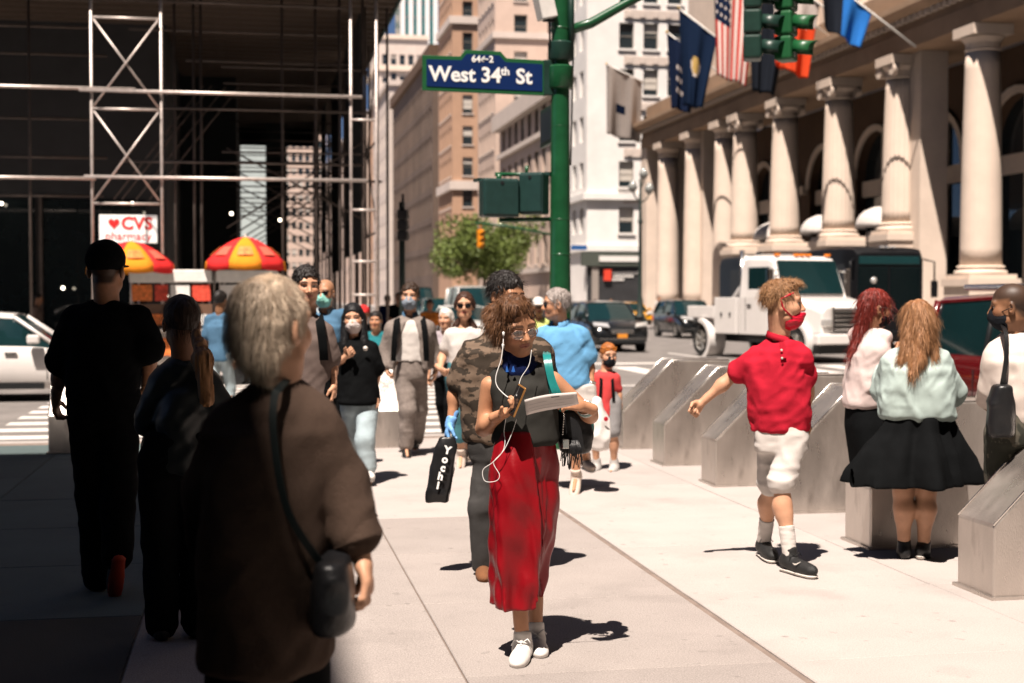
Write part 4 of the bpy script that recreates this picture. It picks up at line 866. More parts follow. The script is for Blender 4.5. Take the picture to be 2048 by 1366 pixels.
def car(label, loc, rz, col, kind='sedan', L=4.75, W=1.86, H=1.46, cat='car', name='parked_car', rough=0.18, plate=True, grp=None, details=True):
    """x is forward"""
    key = 'paint_%s' % '_'.join('%d' % int(c * 1000) for c in col)
    pm = mat(key, col, rough, 0, 0.04, 3, coat=0.8); t = thing(name, label, cat, tuple(loc), rz, grp); h2 = L / 2
    if kind == 'sedan': top = [(-h2, .62), (-h2 + .08, .95), (-h2 + .75, 1.02), (-.9, 1.0), (.9, .96), (h2 - 1.0, .90), (h2 - .35, .78), (h2 - .06, .66), (h2, .50)]; gh = [(-h2 + .55, 1.0), (-1.15, H - .03), (-.2, H), (.55, H - .05), (1.25, .94)]
    elif kind == 'van': top = [(-h2, .62), (-h2 + .04, 1.0), (-h2 + .5, 1.12), (0, 1.12), (h2 - 1.1, 1.08), (h2 - .5, 1.0), (h2 - .08, .82), (h2, .5)]; gh = [(-h2 + .08, 1.1), (-h2 + .18, H - .06), (-.6, H), (h2 - 1.9, H - .04), (h2 - .85, 1.05)]
    else: top = [(-h2, .62), (-h2 + .05, 1.0), (-h2 + .5, 1.08), (-.9, 1.08), (.8, 1.06), (h2 - .9, 1.02), (h2 - .3, .92), (h2 - .05, .76), (h2, .55)]; gh = [(-h2 + .12, 1.06), (-h2 + .55, H - .07), (-.6, H), (.35, H - .05), (1.15, 1.03)]
    sec = []
    for x in np.linspace(-h2, h2, 41):
        zt = np.interp(x, [q[0] for q in top], [q[1] for q in top]); e = min(1, (h2 - abs(x)) / 0.5); wv = W / 2 * (0.80 + 0.20 * math.sqrt(max(0, 1 - (1 - e) ** 2))); z0 = 0.22 + 0.12 * (1 - e) ** 2
        half = [(0, z0), (wv * .9, z0), (wv * .985, z0 + .12), (wv, (z0 + zt) / 2), (wv * .985, zt - .13), (wv * .93, zt - .035), (wv * .7, zt + .0), (0, zt + .025)]
        sec.append([(x, y, z) for y, z in half] + [(x, -y, z) for y, z in half[::-1][1:-1]])
    b = MB(); b.loft(sec); body = b.build('body', pm, t, sm=True, auto=50)
    gs = []; gx = [q[0] for q in gh]; gz = [q[1] for q in gh]
    for x in np.linspace(gx[0], gx[-1], 25):
        zt = np.interp(x, gx, gz); zb = 0.9; f = (zt - zb) / (H - zb); wb_, wt = W / 2 * .93, W / 2 * (.93 - .21 * f)
        half = [(0, zb), (wb_, zb), (wt * 1.0, max(zb + .01, zt - .05)), (wt * .9, zt), (0, zt + .015)]
        gs.append([(x, y, z) for y, z in half] + [(x, -y, z) for y, z in half[::-1][1:-1]])
    b = MB(); b.loft(gs); b.build('greenhouse', cglass, t, sm=True, auto=40)
    rs = []                                                     # painted roof skin
    for x in np.linspace(gx[1] + 0.02, gx[-2] - 0.02, 13):
        zt = np.interp(x, gx, gz); f = (zt - .9) / (H - .9); wt = W / 2 * (.93 - .21 * f) + 0.012
        half = [(0, zt - .03), (wt, zt - .06), (wt * .99, zt - .03), (wt * .9, zt + .012), (0, zt + .032)]
        rs.append([(x, y, z) for y, z in half] + [(x, -y, z) for y, z in half[::-1][1:-1]])
    b = MB(); b.loft(rs); b.build('roof', pm, t, sm=True, auto=40)
    for s in (-1, 1):
        b = MB(); f = lambda x, z: (x, s * (W / 2 * (.93 - .21 * (z - .9) / (H - .9)) + .004), z)
        b.tube([f(gx[-1] - .02, gz[-1]), f(gx[-2], gz[-2] - .03)], 0.035, 6); b.build('pillar', pm, t, sm=True)
        b = MB(); b.tube([f(gx[0] + .05, gz[0] + .02), f(gx[1], gz[1] - .03)], 0.05, 6); b.build('pillar', pm, t, sm=True)
        xm = (gx[1] + gx[-2]) / 2; b = MB(); b.tube([f(xm, .98), f(xm - .06, H - .05)], 0.035, 6); b.build('pillar', black_m if kind != 'sedan' else pm, t, sm=True)
        b = MB(); b.box(gx[-1] - .45, gx[-1] - .25, s * (W / 2 + .02) - .0, s * (W / 2 + .2), .98, 1.13); b.build('mirror', pm, t, bevel=0.03)
        for x in (-0.95, 0.15, 1.1):
            if details: b = MB(); b.box(x - .006, x + .006, s * (W / 2 - .03), s * (W / 2 + .003), .38, .94); b.build('door_seam', black_m, t)
        for x in (-0.7, 0.42): b = MB(); b.box(x, x + .2, s * (W / 2 - .01), s * (W / 2 + .025), .80, .835); b.build('door_handle', chrome, t, bevel=.008)
        b = MB(); b.box(-h2 + 1.4, h2 - 1.4, s * (W / 2 - .06), s * (W / 2 - .005), .22, .32); b.build('sill', black_m, t)
        hl = MB(); hl.add([(h2 - .02, s * W * .22, .70), (h2 - .30, s * W * .46, .74), (h2 - .38, s * W * .47, .86), (h2 - .16, s * W * .24, .82)], [(0, 1, 2, 3)]); o = hl.build('headlight', hlm, t); o.location = (.06, 0, .02 if kind == 'sedan' else .08); o.modifiers.new('s', 'SOLIDIFY').thickness = 0.06
        tl = MB(); tl.box(-h2 + .0, -h2 + .12, s * W * .30, s * W * .47, .72, .92); tl.build('tail_light', redm, t, bevel=.02)
    g = MB(); g.box(h2 - .10, h2 + .012, -W * .2, W * .2, .60, .74); gr = g.build('grille', black_m, t, bevel=.02)
    for z in (.63, .70): g = MB(); g.box(h2 + .008, h2 + .028, -W * .19, W * .19, z - .012, z + .012); g.build('grille_bar', chrome, gr)
    g = MB(); g.box(h2 - .12, h2 + .02, -W * .40, W * .40, .28, .42); g.build('bumper_intake', black_m, t, bevel=.03)
    g = MB(); g.box(h2 - .05, h2 + .03, -W * .40, W * .40, .43, .455); g.build('bumper_trim', chrome, t, bevel=.01)
    if plate: g = MB(); g.box(h2 + .02, h2 + .04, -.16, .16, .47, .60); g.build('licence_plate', plate_o, t)
    for x in (h2 - .92, -h2 + .95):
        for s in (-1, 1):
            ar = MB(); ar.lathe([(0, .0), (.38, 0), (.38, .03)], (x, s * (W / 2 - .028), .34), 22, axis='y'); ar.build('wheel_arch', black_m, t)
            wheel(t, x, s * (W / 2 - .09), 0.335)
    return t
blk = (0.008, 0.009, 0.010); SB = -math.pi / 2
def at_px(px, Y): return (math.tan(math.atan((px - 1024) / FPX) + TH) * Y, Y, ZR)
car('black car with gold licence plate behind the man in blue', at_px(1208, 46), SB, blk, 'suv', H=1.62, name='black_car', grp='cars on the avenue')
car('black estate car parked beside the colonnade sidewalk', at_px(1372, 60), SB, blk, 'suv', H=1.66, name='black_car', grp='cars on the avenue')
car('white van behind the woman with sunglasses', at_px(945, 62), SB, (0.7, 0.68, 0.65), 'van', L=5.4, W=2.0, H=2.25, cat='van', name='white_van', grp='cars on the avenue')
car('white saloon ahead of the white van', at_px(925, 52), SB, (0.7, 0.69, 0.66), 'sedan', name='white_car', grp='cars on the avenue')
car('yellow taxi far off by the shopfront', at_px(1258, 84), SB, (0.6, 0.27, 0.01), 'sedan', name='yellow_taxi', cat='taxi', grp='cars on the avenue', details=False)
car('distant black car in the middle of the avenue', at_px(1072, 78), SB, blk, 'suv', H=1.7, name='black_car', grp='cars on the avenue', details=False)
car('distant dark green car left of the white van', at_px(872, 80), SB, (0.01, 0.05, 0.05), 'suv', H=1.7, name='green_car', grp='cars on the avenue', details=False)
car('distant black van deep in traffic by the scaffold', at_px(835, 88), SB, blk, 'van', L=5.4, W=2.0, H=2.4, name='black_van', cat='van', grp='cars on the avenue', details=False)
car('distant grey car right of the green pole', at_px(1150, 100), SB, (0.12, 0.12, 0.12), 'sedan', name='grey_car', grp='cars on the avenue', details=False)
car('white saloon crossing the street at the left edge', (P(-25, 595, 24.5)[0], P(-25, 595, 24.5)[1], ZR), 0, (0.72, 0.68, 0.65), 'sedan', L=4.9, H=1.50, name='white_car')
car('dark red sport utility car behind the women by the barriers', (8.95, 13.8, ZR), SB, (0.095, 0.004, 0.006), 'van', L=4.85, W=1.95, H=1.80, name='red_car')
for s in (-1, 1):
    rr = bpy.data.objects['red_car']; b2 = MB(); b2.tube([(-1.7, s * 0.66, 1.87), (0.5, s * 0.66, 1.87)], 0.035, 8); b2.build('roof_rail', chrome, rr, sm=True)

# white tow truck
wp = mat('truck_white', (0.75, 0.71, 0.68), 0.3, 0, 0.05, 2, coat=0.5)
tt = thing('tow_truck', 'white tow truck with chrome grille and slanted boom', 'truck', (15.75, 35.6, ZR), R(-76))    # x forward, front at 0
def tb(nm, m_, x0, x1, y0, y1, z0, z1, bv=0.03, par=None): b = MB(); b.box(x0, x1, y0, y1, z0, z1); return b.build(nm, m_, par or tt, bevel=bv, seg=3)
b = MB(); b.loft([[(x, y, z) for y, z in ((-w_, .75), (w_, .75), (w_ * 1.0, zt - .15), (w_ * .85, zt), (-w_ * .85, zt), (-w_, zt - .15))] for x, w_, zt in ((-1.75, 1.1, 1.78), (-1.2, 1.06, 1.74), (-.4, .98, 1.62), (-.05, .92, 1.5))]); b.build('hood', wp, tt, bevel=.05)
b = MB(); b.loft([[(x, y, z) for y, z in ((-1.15, .7), (1.15, .7), (1.15, 1.75), (w_, zt - .1), (w_ * .9, zt), (-w_ * .9, zt), (-w_, zt - .1), (-1.15, 1.75))] for x, w_, zt in ((-3.6, 1.05, 2.86), (-3.2, 1.08, 2.93), (-2.3, 1.06, 2.90), (-2.1, 1.05, 2.82), (-1.72, 1.12, 1.8))]); b.build('cab', wp, tt, bevel=.04)
b = MB(); b.add([(-1.70, -1.02, 1.84), (-1.70, 1.02, 1.84), (-2.07, .97, 2.76), (-2.07, -.97, 2.76)], [(0, 1, 2, 3)]); o = b.build('windshield', cglass, tt); o.modifiers.new('s', 'SOLIDIFY').thickness = 0.05
for s in (-1, 1):
    b = MB(); b.box(-3.2, -2.2, s * 1.06, s * 1.135, 1.85, 2.6); b.build('side_window', cglass, tt, bevel=.02)
    tb('mirror', chrome, -1.95, -1.82, s * 1.3 - .09, s * 1.3 + .09, 1.75, 2.55, .03); b = MB(); b.tube([(-1.9, s * 1.05, 2.5), (-1.9, s * 1.3, 2.45)], .02, 6); b.build('mirror_arm', chrome, tt)
    b = MB(); b.lathe([(.50, -.14), (.62, -.14), (.62, .14), (.50, .14)], (-.95, s * 1.02, .5), 14, 0, math.pi, axis='y'); b.build('front_fender', wp, tt, sm=True, auto=40)
    tb('headlight', hlm, -.12, .02, s * .78 - .14, s * .78 + .14, .98, 1.18, .03)
    wheel(tt, -.95, s * .98, .48, .28); wheel(tt, -5.6, s * 1.0, .48, .4)
    b = MB(); b.lathe([(.52, -.28), (.64, -.28), (.64, .28), (.52, .28)], (-5.6, s * 1.0, .5), 14, 0, math.pi, axis='y'); b.build('rear_fender', wp, tt, sm=True, auto=40)
    tb('toolbox', wp, -4.9, -3.75, s * .95 - .22, s * .95 + .22, .7, 1.75, .02); tb('deck_side', wp, -6.4, -4.92, s * 1.05 - .12, s * 1.05 + .12, 1.15, 1.5, .02)
    for x in (-4.55, -4.1): tb('latch', black_m, x, x + .07, s * 1.17 - .02, s * 1.17 + .025, 1.2, 1.32, .005)
tb('chassis', black_m, -6.4, .0, -.5, .5, .45, .8, .02); tb('bumper', wp, -.1, .15, -1.18, 1.18, .5, .78, .04); tb('underguard', black_m, -.6, -.05, -1.0, 1.0, .25, .5, .02)
gr = tb('grille', black_m, -.04, .06, -.62, .62, .86, 1.46, .03)
for z in (.92, 1.04, 1.16, 1.28, 1.40): tb('grille_bar', chrome, .05, .10, -.6, .6, z - .028, z + .028, .012, gr)
tb('grille_surround', chrome, -.02, .085, -.68, -.62, .82, 1.5, .01); tb('grille_surround', chrome, -.02, .085, .62, .68, .82, 1.5, .01)
for y in (-.85, -.2, 0, .2, .85): tb('marker_light', amber, -2.28, -2.12, y - .06, y + .06, 2.9, 2.97, .015)
b = MB(); b.tube([(-5.6, .3, 1.3), (-3.75, .3, 2.85)], .11, 8); b.tube([(-5.6, -.3, 1.3), (-3.75, -.3, 2.85)], .11, 8); b.build('boom', wp, tt, bevel=.0)
b = MB(); b.tube([(-3.68, .9, .9), (-3.68, .9, 2.9), (-3.68, -.9, 2.9), (-3.68, -.9, .9)], .05, 8); b.build('headache_rack', wp, tt, sm=True)
for s in (-1, 1):
    for x in (-2.15, -3.3): tb('door_seam', black_m, x - .008, x + .008, s * 1.15 - .006, s * 1.15 + .006, .8, 1.76, 0)
    tb('door_handle', chrome, -3.2, -3.0, s * 1.16 - .02, s * 1.16 + .02, 1.5, 1.56, .008); tb('step', black_m, -3.1, -2.2, s * 1.05 - .16, s * 1.05 + .16, .5, .56, .01)
    b = MB(); b.tube([(-1.68, s * .15, 1.86), (-1.84, s * .72, 2.25)], .012, 5); b.build('wiper', black_m, tt)
    b = MB(); b.tube([(-3.7, s * 1.0, .7), (-3.7, s * 1.0, 3.1)], .07, 10); b.build('exhaust_stack', chrome, tt, sm=True)
tb('light_bar', chrome, -3.3, -3.0, -.8, .8, 2.95, 3.05, .02)

# black coach
bus_m = mat('coach_black', (0.006, 0.0065, 0.008), 0.4, 0, 0.1, 2, spec=0.2)
bus = thing('coach_bus', 'long black coach parked behind the tow truck', 'bus', (20.4, 43.2, ZR), SB)
b = MB(); W2 = 1.27
b.loft([[(x, y, z) for y, z in ((-w_, .3), (w_, .3), (w_, zt - .3), (w_ * .93, zt - .06), (w_ * .75, zt), (-w_ * .75, zt), (-w_ * .93, zt - .06), (-w_, zt - .3))] for x, w_, zt in ((-13.2, W2, 3.35), (-13, W2, 3.4), (-1, W2, 3.42), (-.2, W2 * .98, 3.36), (0, W2 * .92, 3.2))]); b.build('body', bus_m, bus, sm=True, auto=35)
def bb(nm, m_, x0, x1, y0, y1, z0, z1, bv=.02, par=None): q = MB(); q.box(x0, x1, y0, y1, z0, z1); return q.build(nm, m_, par or bus, bevel=bv)
busg = mat('bus_glass', (.004, .008, .009), .12, spec=.3); bb('windshield', busg, -.05, .03, -1.08, -.03, 1.25, 2.75, .04); bb('windshield', busg, -.05, .03, .03, 1.08, 1.25, 2.75, .04)
bb('destination_board', mat('bus_teal', (0.006, 0.035, 0.038), 0.3), -.04, .04, -1.05, 1.05, 2.82, 3.08, .02)
for y in (-.2, 0, .2): bb('clearance_light', hlm, -.18, -.06, y - .06, y + .06, 3.36, 3.42, .01)
for i in range(8):
    for s in (-1, 1): bb('side_window', black_m, -1.9 - 1.42 * i, -.6 - 1.42 * i, s * 1.27 - .012, s * 1.27 + .012, 1.75, 2.85, .01)
for s in (-1, 1):
    bb('headlight', hlm, -.04, .05, s * .9 - .2, s * .9 + .2, .75, .95, .03); b = MB(); b.tube([(-.05, s * 1.2, 3.0), (.25, s * 1.45, 2.9), (.25, s * 1.45, 2.3)], .03, 6); b.build('mirror_arm', bus_m, bus, sm=True); bb('mirror', bus_m, .18, .32, s * 1.45 - .1, s * 1.45 + .1, 1.75, 2.3, .03)
    for x in (-2.6, -9.6): wheel(bus, x, s * 1.12, .5, .3, chrome)
bb('bumper', bus_m, -.1, .08, -1.2, 1.2, .32, .68, .05)
b = MB(); b.lathe([(0, -.1), (.1, -.06), (.11, .0), (0, .02)], (.05, -.55, 2.3), 12, axis='x'); b.build('interior_lamp', hlm, bus, sm=True)

# ================================================================== people
SKIN = {'light': (0.56, 0.30, 0.185), 'tan': (0.46, 0.225, 0.125), 'olive': (0.40, 0.20, 0.11), 'brown': (0.24, 0.115, 0.06), 'pale': (0.62, 0.36, 0.24)}
skin_m = mat('skin', (1, 1, 1), 0.48, 0, 0.07, 30, 0.12, 220, 0.35, attr=True)
def hmat(nm, col): return mat('hair_' + nm, col, 0.55, 0, 0.55, 55, 0.0, spec=0.3, stretch=(1, 1, 0.25))
class Person:
    def __init__(s, label, px, d, H=1.72, yaw=180, sw=0.17, stride=0.0, res=1.0, z0=0.0, group=None, hs=None):
        s.d, s.H, s.yaw, s.res, s.sw = d, H, yaw, res, sw
        u = (px - 1024) / FPX * d; s.o = RT * u + FW * d; s.o[2] = z0
        s.t = thing('person', label, 'person', s.o, 0, group)
        s.f = s.dirv(yaw); rt = RT * math.cos(R(yaw)) - FW * math.sin(R(yaw)); s.L = rt if math.cos(R(yaw)) >= 0 else -rt
        s.hs = hs or 0.225 / 0.235 * (0.55 + 0.45 * H / 1.72); o, L, f = s.o, s.L, s.f; Z = lambda k: np.array([0, 0, k * H]); J = s.J = {}
        J['neck'] = o + Z(.845); J['head'] = o + Z(.93) + f * .02
        for q, sg in (('l', -1), ('r', 1)):
            st = stride * sg
            J['s' + q] = o + L * sg * sw + Z(.79); J['e' + q] = o + L * sg * (sw + .055) + Z(.63) - f * .03; J['w' + q] = o + L * sg * (sw + .05) + Z(.49) + f * .06; J['h' + q] = o + L * sg * (sw + .04) + Z(.42) + f * .09
            J['p' + q] = o + L * sg * .085 + Z(.51); J['k' + q] = o + L * sg * .09 + Z(.28) + f * (.04 + st * .55); J['a' + q] = o + L * sg * .085 + Z(.045) + f * (-.03 + st); J['t' + q] = J['a' + q] + f * .17 - Z(.03)
        s.shfr = 1.0; s.rows = None; s.ax, s.fx = s.L, s.f; s.hd = dict(yaw=yaw, pitch=0, roll=0)
    @property
    def hs(s): return s._hs
    @hs.setter
    def hs(s, v): s._hs = v * 1.12
    def dirv(s, yaw): return RT * math.sin(R(yaw)) + FW * math.cos(R(yaw))
    def j(s, **kw):
        for k, v in kw.items(): s.J[k] = P(v[0], v[1], s.d + (v[2] if len(v) > 2 else 0)) - (np.array([0, 0, .042]) if k in ('sl', 'sr') else 0)
        return s
    def mk(s, name, S_, m_, col=None, parent=None):
        pts, q = S_.verts() if isinstance(S_, SDF) else S_
        return meshobj(name, npmesh(name, pts - s.o, q, m_, col), parent or s.t)
    def prow(s, rows): # (py, xl, xr, halfdepth, ddepth)
        out = []
        for r in rows:
            dd = s.d + (r[4] if len(r) > 4 else 0); c = P((r[1] + r[2]) / 2, r[0], dd); out.append((c[2], c[0], c[1], (r[2] - r[1]) / 2 / FPX * dd, r[3]))
        return out
    def torso_rows(s):
        if s.rows: return s.rows
        J, H, k = s.J, s.H, s.H / 1.72; sc = (J['sl'] + J['sr']) / 2; pc = (J['pl'] + J['pr']) / 2; r = []
        wd = max(.12, np.linalg.norm(((J['sr'] - J['sl'])[:2])) / 2)
        for tt, a, b in ((1.0, wd * .86, .085), (.82, wd * .98, .115), (.62, wd * .92, .118), (.35, wd * .82, .105), (.1, wd * .92, .12), (-.12, wd * .92, .12)):
            c = pc + (sc - pc) * tt; r.append((c[2], c[0], c[1], a * 1.0, b * k))
        s.rows = r; s.ax, s.fx = s.L, s.f; return r
    def torso(s, S_, g, shoulder=.045):
        rw = sorted(s.torso_rows(), key=lambda r: r[0]); zt = rw[-1][0]; tp = rw[-1]; rw = [r for r in rw[:-1] if r[0] < zt - .075] + [(zt - .075, tp[1], tp[2], tp[3] * 1.0, tp[4] * 1.08), (zt - .04, tp[1], tp[2], tp[3] * .82, tp[4]), (zt - .012, tp[1], tp[2], tp[3] * .55, tp[4] * .85)]
        S_.loft([(r[0], r[1], r[2], r[3] + g, r[4] + g) for r in rw], s.ax, s.fx, k=.05, rnd=.03)
        for q in 'lr': S_.cap(s.J['neck'] * .75 + s.J['s' + q] * .25 - np.array([0, 0, .034]), s.J['neck'] * (1 - s.shfr) + s.J['s' + q] * s.shfr - np.array([0, 0, .03 * (1 - s.shfr)]), shoulder + g, shoulder * .95 + g, k=.06)
    def haxes(s):
        h = s.hd; f = s.dirv(h['yaw']); p = R(h['pitch']); fu = f * math.cos(p) - UPV * math.sin(p); u = f * math.sin(p) + UPV * math.cos(p); r = np.cross(fu, u); a = R(h['roll'])
        return np.array([r * math.cos(a) + u * math.sin(a), fu, u * math.cos(a) - r * math.sin(a)])
    def HL(s, x, y, z): a = s.haxes(); return s.J['head'] + (a[0] * x + a[1] * y + a[2] * z) * s.hs
    def hell(s, S_, c, r, k=.015, op='u'): S_.ell(s.HL(*c), np.array(r) * s.hs, s.haxes(), k=k, op=op)
    def headsdf(s, S_, fem=False, nose=1.0):
        h = s.hell; hs = s.hs
        h(S_, (0, -.012, .035), (.076, .096, .082), .02); h(S_, (0, .022, -.03), (.060, .070, .092), .03); h(S_, (0, .056, -.088), (.028, .026, .022), .03)
        for x in (-1, 1):
            h(S_, (x * .040, .052, -.028), (.026, .030, .026), .03); S_.cap(s.HL(x * .045, .02, -.075), s.HL(x * .015, .06, -.095), .02 * hs, .016 * hs, k=.03)
            h(S_, (x * .077, -.012, -.012), (.011, .019, .033), .006); h(S_, (x * .083, -.004, -.010), (.007, .010, .018), .006, 's')
        S_.cap(s.HL(-.042, .074, .024), s.HL(.042, .074, .024), .013 * hs, k=.02)
        for x in (-1, 1): h(S_, (x * .032, .094, .000), (.019, .016, .011), .012, 's'); h(S_, (x * .031, .070, .000), (.013, .0125, .0105), .004)
        S_.cap(s.HL(0, .083, .012), s.HL(0, .106 * nose, -.030), .0085 * hs, .0125 * hs, k=.012)
        for x in (-1, 1): h(S_, (x * .013, .090, -.036), (.009, .012, .008), .008)
        h(S_, (0, .083, -.056), (.024, .0115, .006), .006); h(S_, (0, .082, -.0665), (.021, .011, .0065), .006); h(S_, (0, .0945, -.061), (.03, .006, .0012), .004, 's')
        S_.cap(s.HL(0, -.025, -.06), s.J['neck'], .053 * hs, .058 * hs, k=.03)
    def facecol(s, pts, skin, lips=(.42, .12, .10), brow=(.10, .05, .03), scalp=None, stubble=None, eyes=True, hairz=.075):
        a = s.haxes(); q = (pts - s.J['head']) @ a.T / s.hs; x, y, z = q[:, 0], q[:, 1], q[:, 2]; c = np.tile(np.array(skin), (len(pts), 1))
        n = vnoise(pts[:, 0] * 60, pts[:, 1] * 60, pts[:, 2] * 60, 3)[:, None]; c = c * (0.9 + .2 * n)
        def mix(m, col, k=1.0): c[:] = c * (1 - m[:, None] * k) + np.array(col) * m[:, None] * k
        sm = lambda v, e0, e1: np.clip((v - e0) / (e1 - e0), 0, 1)
        fr = (y > .045)
        mix(np.exp(-(((np.abs(x) - .042) / .02) ** 2 + ((z + .03) / .018) ** 2)) * fr, (skin[0] * 1.02, skin[1] * .72, skin[2] * .66), .5)
        if stubble: mix(sm(-z, .045, .07) * (y > .0) * 1.0, stubble, .45)
        mix(1 - sm((x / .026) ** 2 + ((z + .061) / .0105) ** 2, .6, 1.1) * 1.0 if False else (((x / .026) ** 2 + ((z + .061) / .0105) ** 2) < 1) * fr * 1.0, lips, .8)
        if eyes:
            for sx_ in (-1, 1):
                xx = x - sx_ * .032; mix(((np.abs(xx) < .022) & (np.abs(z - .024 - .004 * (1 - (xx / .022) ** 2)) < .0055) & fr) * 1.0, brow, .85)
                e = ((xx / .0155) ** 2 + (z / .0062) ** 2) < 1; mix((e & fr) * 1.0, (.62, .58, .53)); mix(((xx ** 2 + z ** 2) < .0058 ** 2) * fr * e * 1.0, (.03, .02, .015)); mix((((xx / .0175) ** 2 + ((z - .004) / .007) ** 2 < 1) & ~e & fr) * 1.0, (skin[0] * .35, skin[1] * .3, skin[2] * .3), .8)
        if scalp is not None: mix(sm(z - .075 + np.maximum(y - .02, 0) * .1, -.012, .006) * (y < .09) * 1.0 if hairz is None else np.maximum(sm(z, hairz - .02, hairz), sm(-y + .55 * np.maximum(z, -.08), .0, .03) * sm(z, -.075, -.06)), scalp, .9)
        return c
    def hand(s, q, curl=.5, n=None, width=None, res=.005, scale=1.0, thumb=1, spread=.0, fist=False):
        w, h = s.J['w' + q], s.J['h' + q]; d = nrm(h - w); n = nrm(n if n is not None else -s.L * (1 if q == 'r' else -1)); n = nrm(n - d * n.dot(d)); a = np.cross(d, n) * thumb; k = scale
        S_ = SDF(res, .008); S_.cap(w - d * .05, w + d * .02, .027 * k, .024 * k)
        S_.ell(w + d * .055 * k, (.045 * k, .040 * k, .017 * k), [d, a, n], k=.02)
        for i, (off, ln) in enumerate(((-.029, .066), (-.010, .075), (.010, .071), (.028, .056))):
            c = curl + .08 * i; b0 = w + d * .085 * k + a * off * k; d1 = nrm(d * math.cos(c * .9) + n * math.sin(c * .9) - a * spread * off * 20); p1 = b0 + d1 * ln * .48 * k; d2 = nrm(d * math.cos(c * 2.0) + n * math.sin(c * 2.0)); p2 = p1 + d2 * ln * .32 * k; d3 = nrm(d * math.cos(c * 2.8) + n * math.sin(c * 2.8)); p3 = p2 + d3 * ln * .25 * k
            S_.cap(b0 - d * .02, p1, .0098 * k, .0092 * k, k=.007); S_.cap(p1, p2, .0090 * k, .0082 * k, k=.004); S_.cap(p2, p3, .0082 * k, .0068 * k, k=.004)
        t0 = w + d * .03 * k - a * .028 * k; t1 = t0 + nrm(d * .7 - a * .7 + n * (.3 + curl * .4)) * .04 * k; t2 = t1 + nrm(d * .9 - a * .1 + n * (.3 + curl * .6)) * .034 * k
        S_.cap(t0, t1, .015 * k, .0115 * k, k=.012); S_.cap(t1, t2, .011 * k, .0085 * k, k=.005); return S_.verts()
    def body(s, skin='light', legs=True, fem=False, hands=dict(), head=True, face=dict(), arm=(.048, .039, .028), leg=(.075, .052, .036), g=-.018, extra=None):
        sk = SKIN[skin] if isinstance(skin, str) else skin; V = []; F = []; C = []; n0 = 0; J = s.J
        def put(v, q, c): nonlocal n0; V.append(v); F.append(q + n0); C.append(c); n0 += len(v)
        if head:
            S_ = SDF(.0048 * s.res if s.res <= 1.3 else .0075, .02); s.headsdf(S_, fem); v, q = S_.verts(); put(v, q, s.facecol(v, sk, **face))
        S_ = SDF(.012 * max(1, s.res), .03); s.torso(S_, g, .042)
        S_.cap(J['neck'] + (J['head'] - J['neck']) * .3, J['neck'] - np.array([0, 0, .05]), .05 * s.hs, .06, k=.04)
        for q in 'lr':
            S_.cap(J['s' + q], J['e' + q], arm[0], arm[1], k=.03); S_.cap(J['e' + q], J['w' + q], arm[1], arm[2], k=.015); m_ = J['e' + q] * .72 + J['w' + q] * .28; S_.ell(m_, (arm[1] * 1.06,) * 3, k=.04)
            S_.cap(J['p' + q], J['k' + q], leg[0], leg[1], k=.03); S_.cap(J['k' + q], J['a' + q], leg[1], leg[2], k=.02)
            cm = J['k' + q] * .68 + J['a' + q] * .32 - s.f * .018; S_.cap(cm, cm * .7 + (J['k' + q] * .4 + J['a' + q] * .6) * .3, leg[1] * .98, leg[1] * .8, k=.05)
            S_.cap(J['a' + q] - UPV * .03, J['t' + q] - UPV * .012, .024, .014, k=.008)
        if extra: extra(S_)
        v, q = S_.verts(); c = np.tile(np.array(sk), (len(v), 1)) * (0.92 + .16 * vnoise(v[:, 0] * 25, v[:, 1] * 25, v[:, 2] * 25, 9)[:, None]); put(v, q, c)
        for q in 'lr':
            if hands.get(q) is False: continue
            kw = dict(hands.get(q) or {}); kw.setdefault('res', .005 * s.res); col = kw.pop('col', None)
            v, f = s.hand(q, **kw); cc = np.tile(np.array(col or sk), (len(v), 1)) * (0.9 + .2 * vnoise(v[:, 0] * 50, v[:, 1] * 50, v[:, 2] * 50, 4)[:, None]); put(v, f, cc)
        s.bodyobj = s.mk('body', (np.concatenate(V), np.concatenate(F)), skin_m, np.concatenate(C)); return s
    def shirt(s, m_, name='shirt', sleeve=.75, g=.010, sr=(.060, .062), hem=None, neck=(.066, .10), wr=(.010, (9, 9, 16)), seed=1, cut=None, arms='lr', sub=None, extra=None, res=.011, vneck=None, flat=None):
        S_ = SDF(res * max(1, s.res), .03); s.torso(S_, g); J = s.J
        for q in arms:
            a, e, w_ = J['s' + q], J['e' + q], J['w' + q]
            if sleeve <= 0: continue
            r0 = min(sr[0], .054 + g); mid = a + (e - a) * .4; rm = (sr[0] + sr[1]) / 2
            if sleeve <= 1: b = a + (e - a) * sleeve; S_.cap(a, b, r0, sr[1], k=.04)
            else: S_.cap(a, e, r0, (sr[0] + sr[1]) / 2, k=.04); b = e + (w_ - e) * (sleeve - 1); S_.cap(e, b, (sr[0] + sr[1]) / 2, sr[1], k=.02)
        if extra: extra(S_)
        if wr: S_.noise(wr[0] * .75, (7.5, 7.5, 2.4), seed, 'fold', .5); S_.noise(wr[0] * .30, (14, 14, 5), seed + 3, 'fold', -.9); S_.noise(wr[0] * .16, (6, 6, 15), seed + 9, 'fold', .6)
        S_.cap(J['neck'] - np.array([0, 0, .01]) + s.f * .012, J['neck'] + np.array([0, 0, .14]) + s.f * .03, neck[0], neck[1], k=.01, op='s')
        if vneck: S_.ell(J['neck'] + s.f * (.10) - np.array([0, 0, vneck[1]]), (vneck[0], vneck[0], vneck[1]), k=.01, op='s')
        if hem is not None: S_.plane((0, 0, hem), (0, 0, -1))
        if sub: sub(S_)
        o = s.mk(name, S_, m_); return o
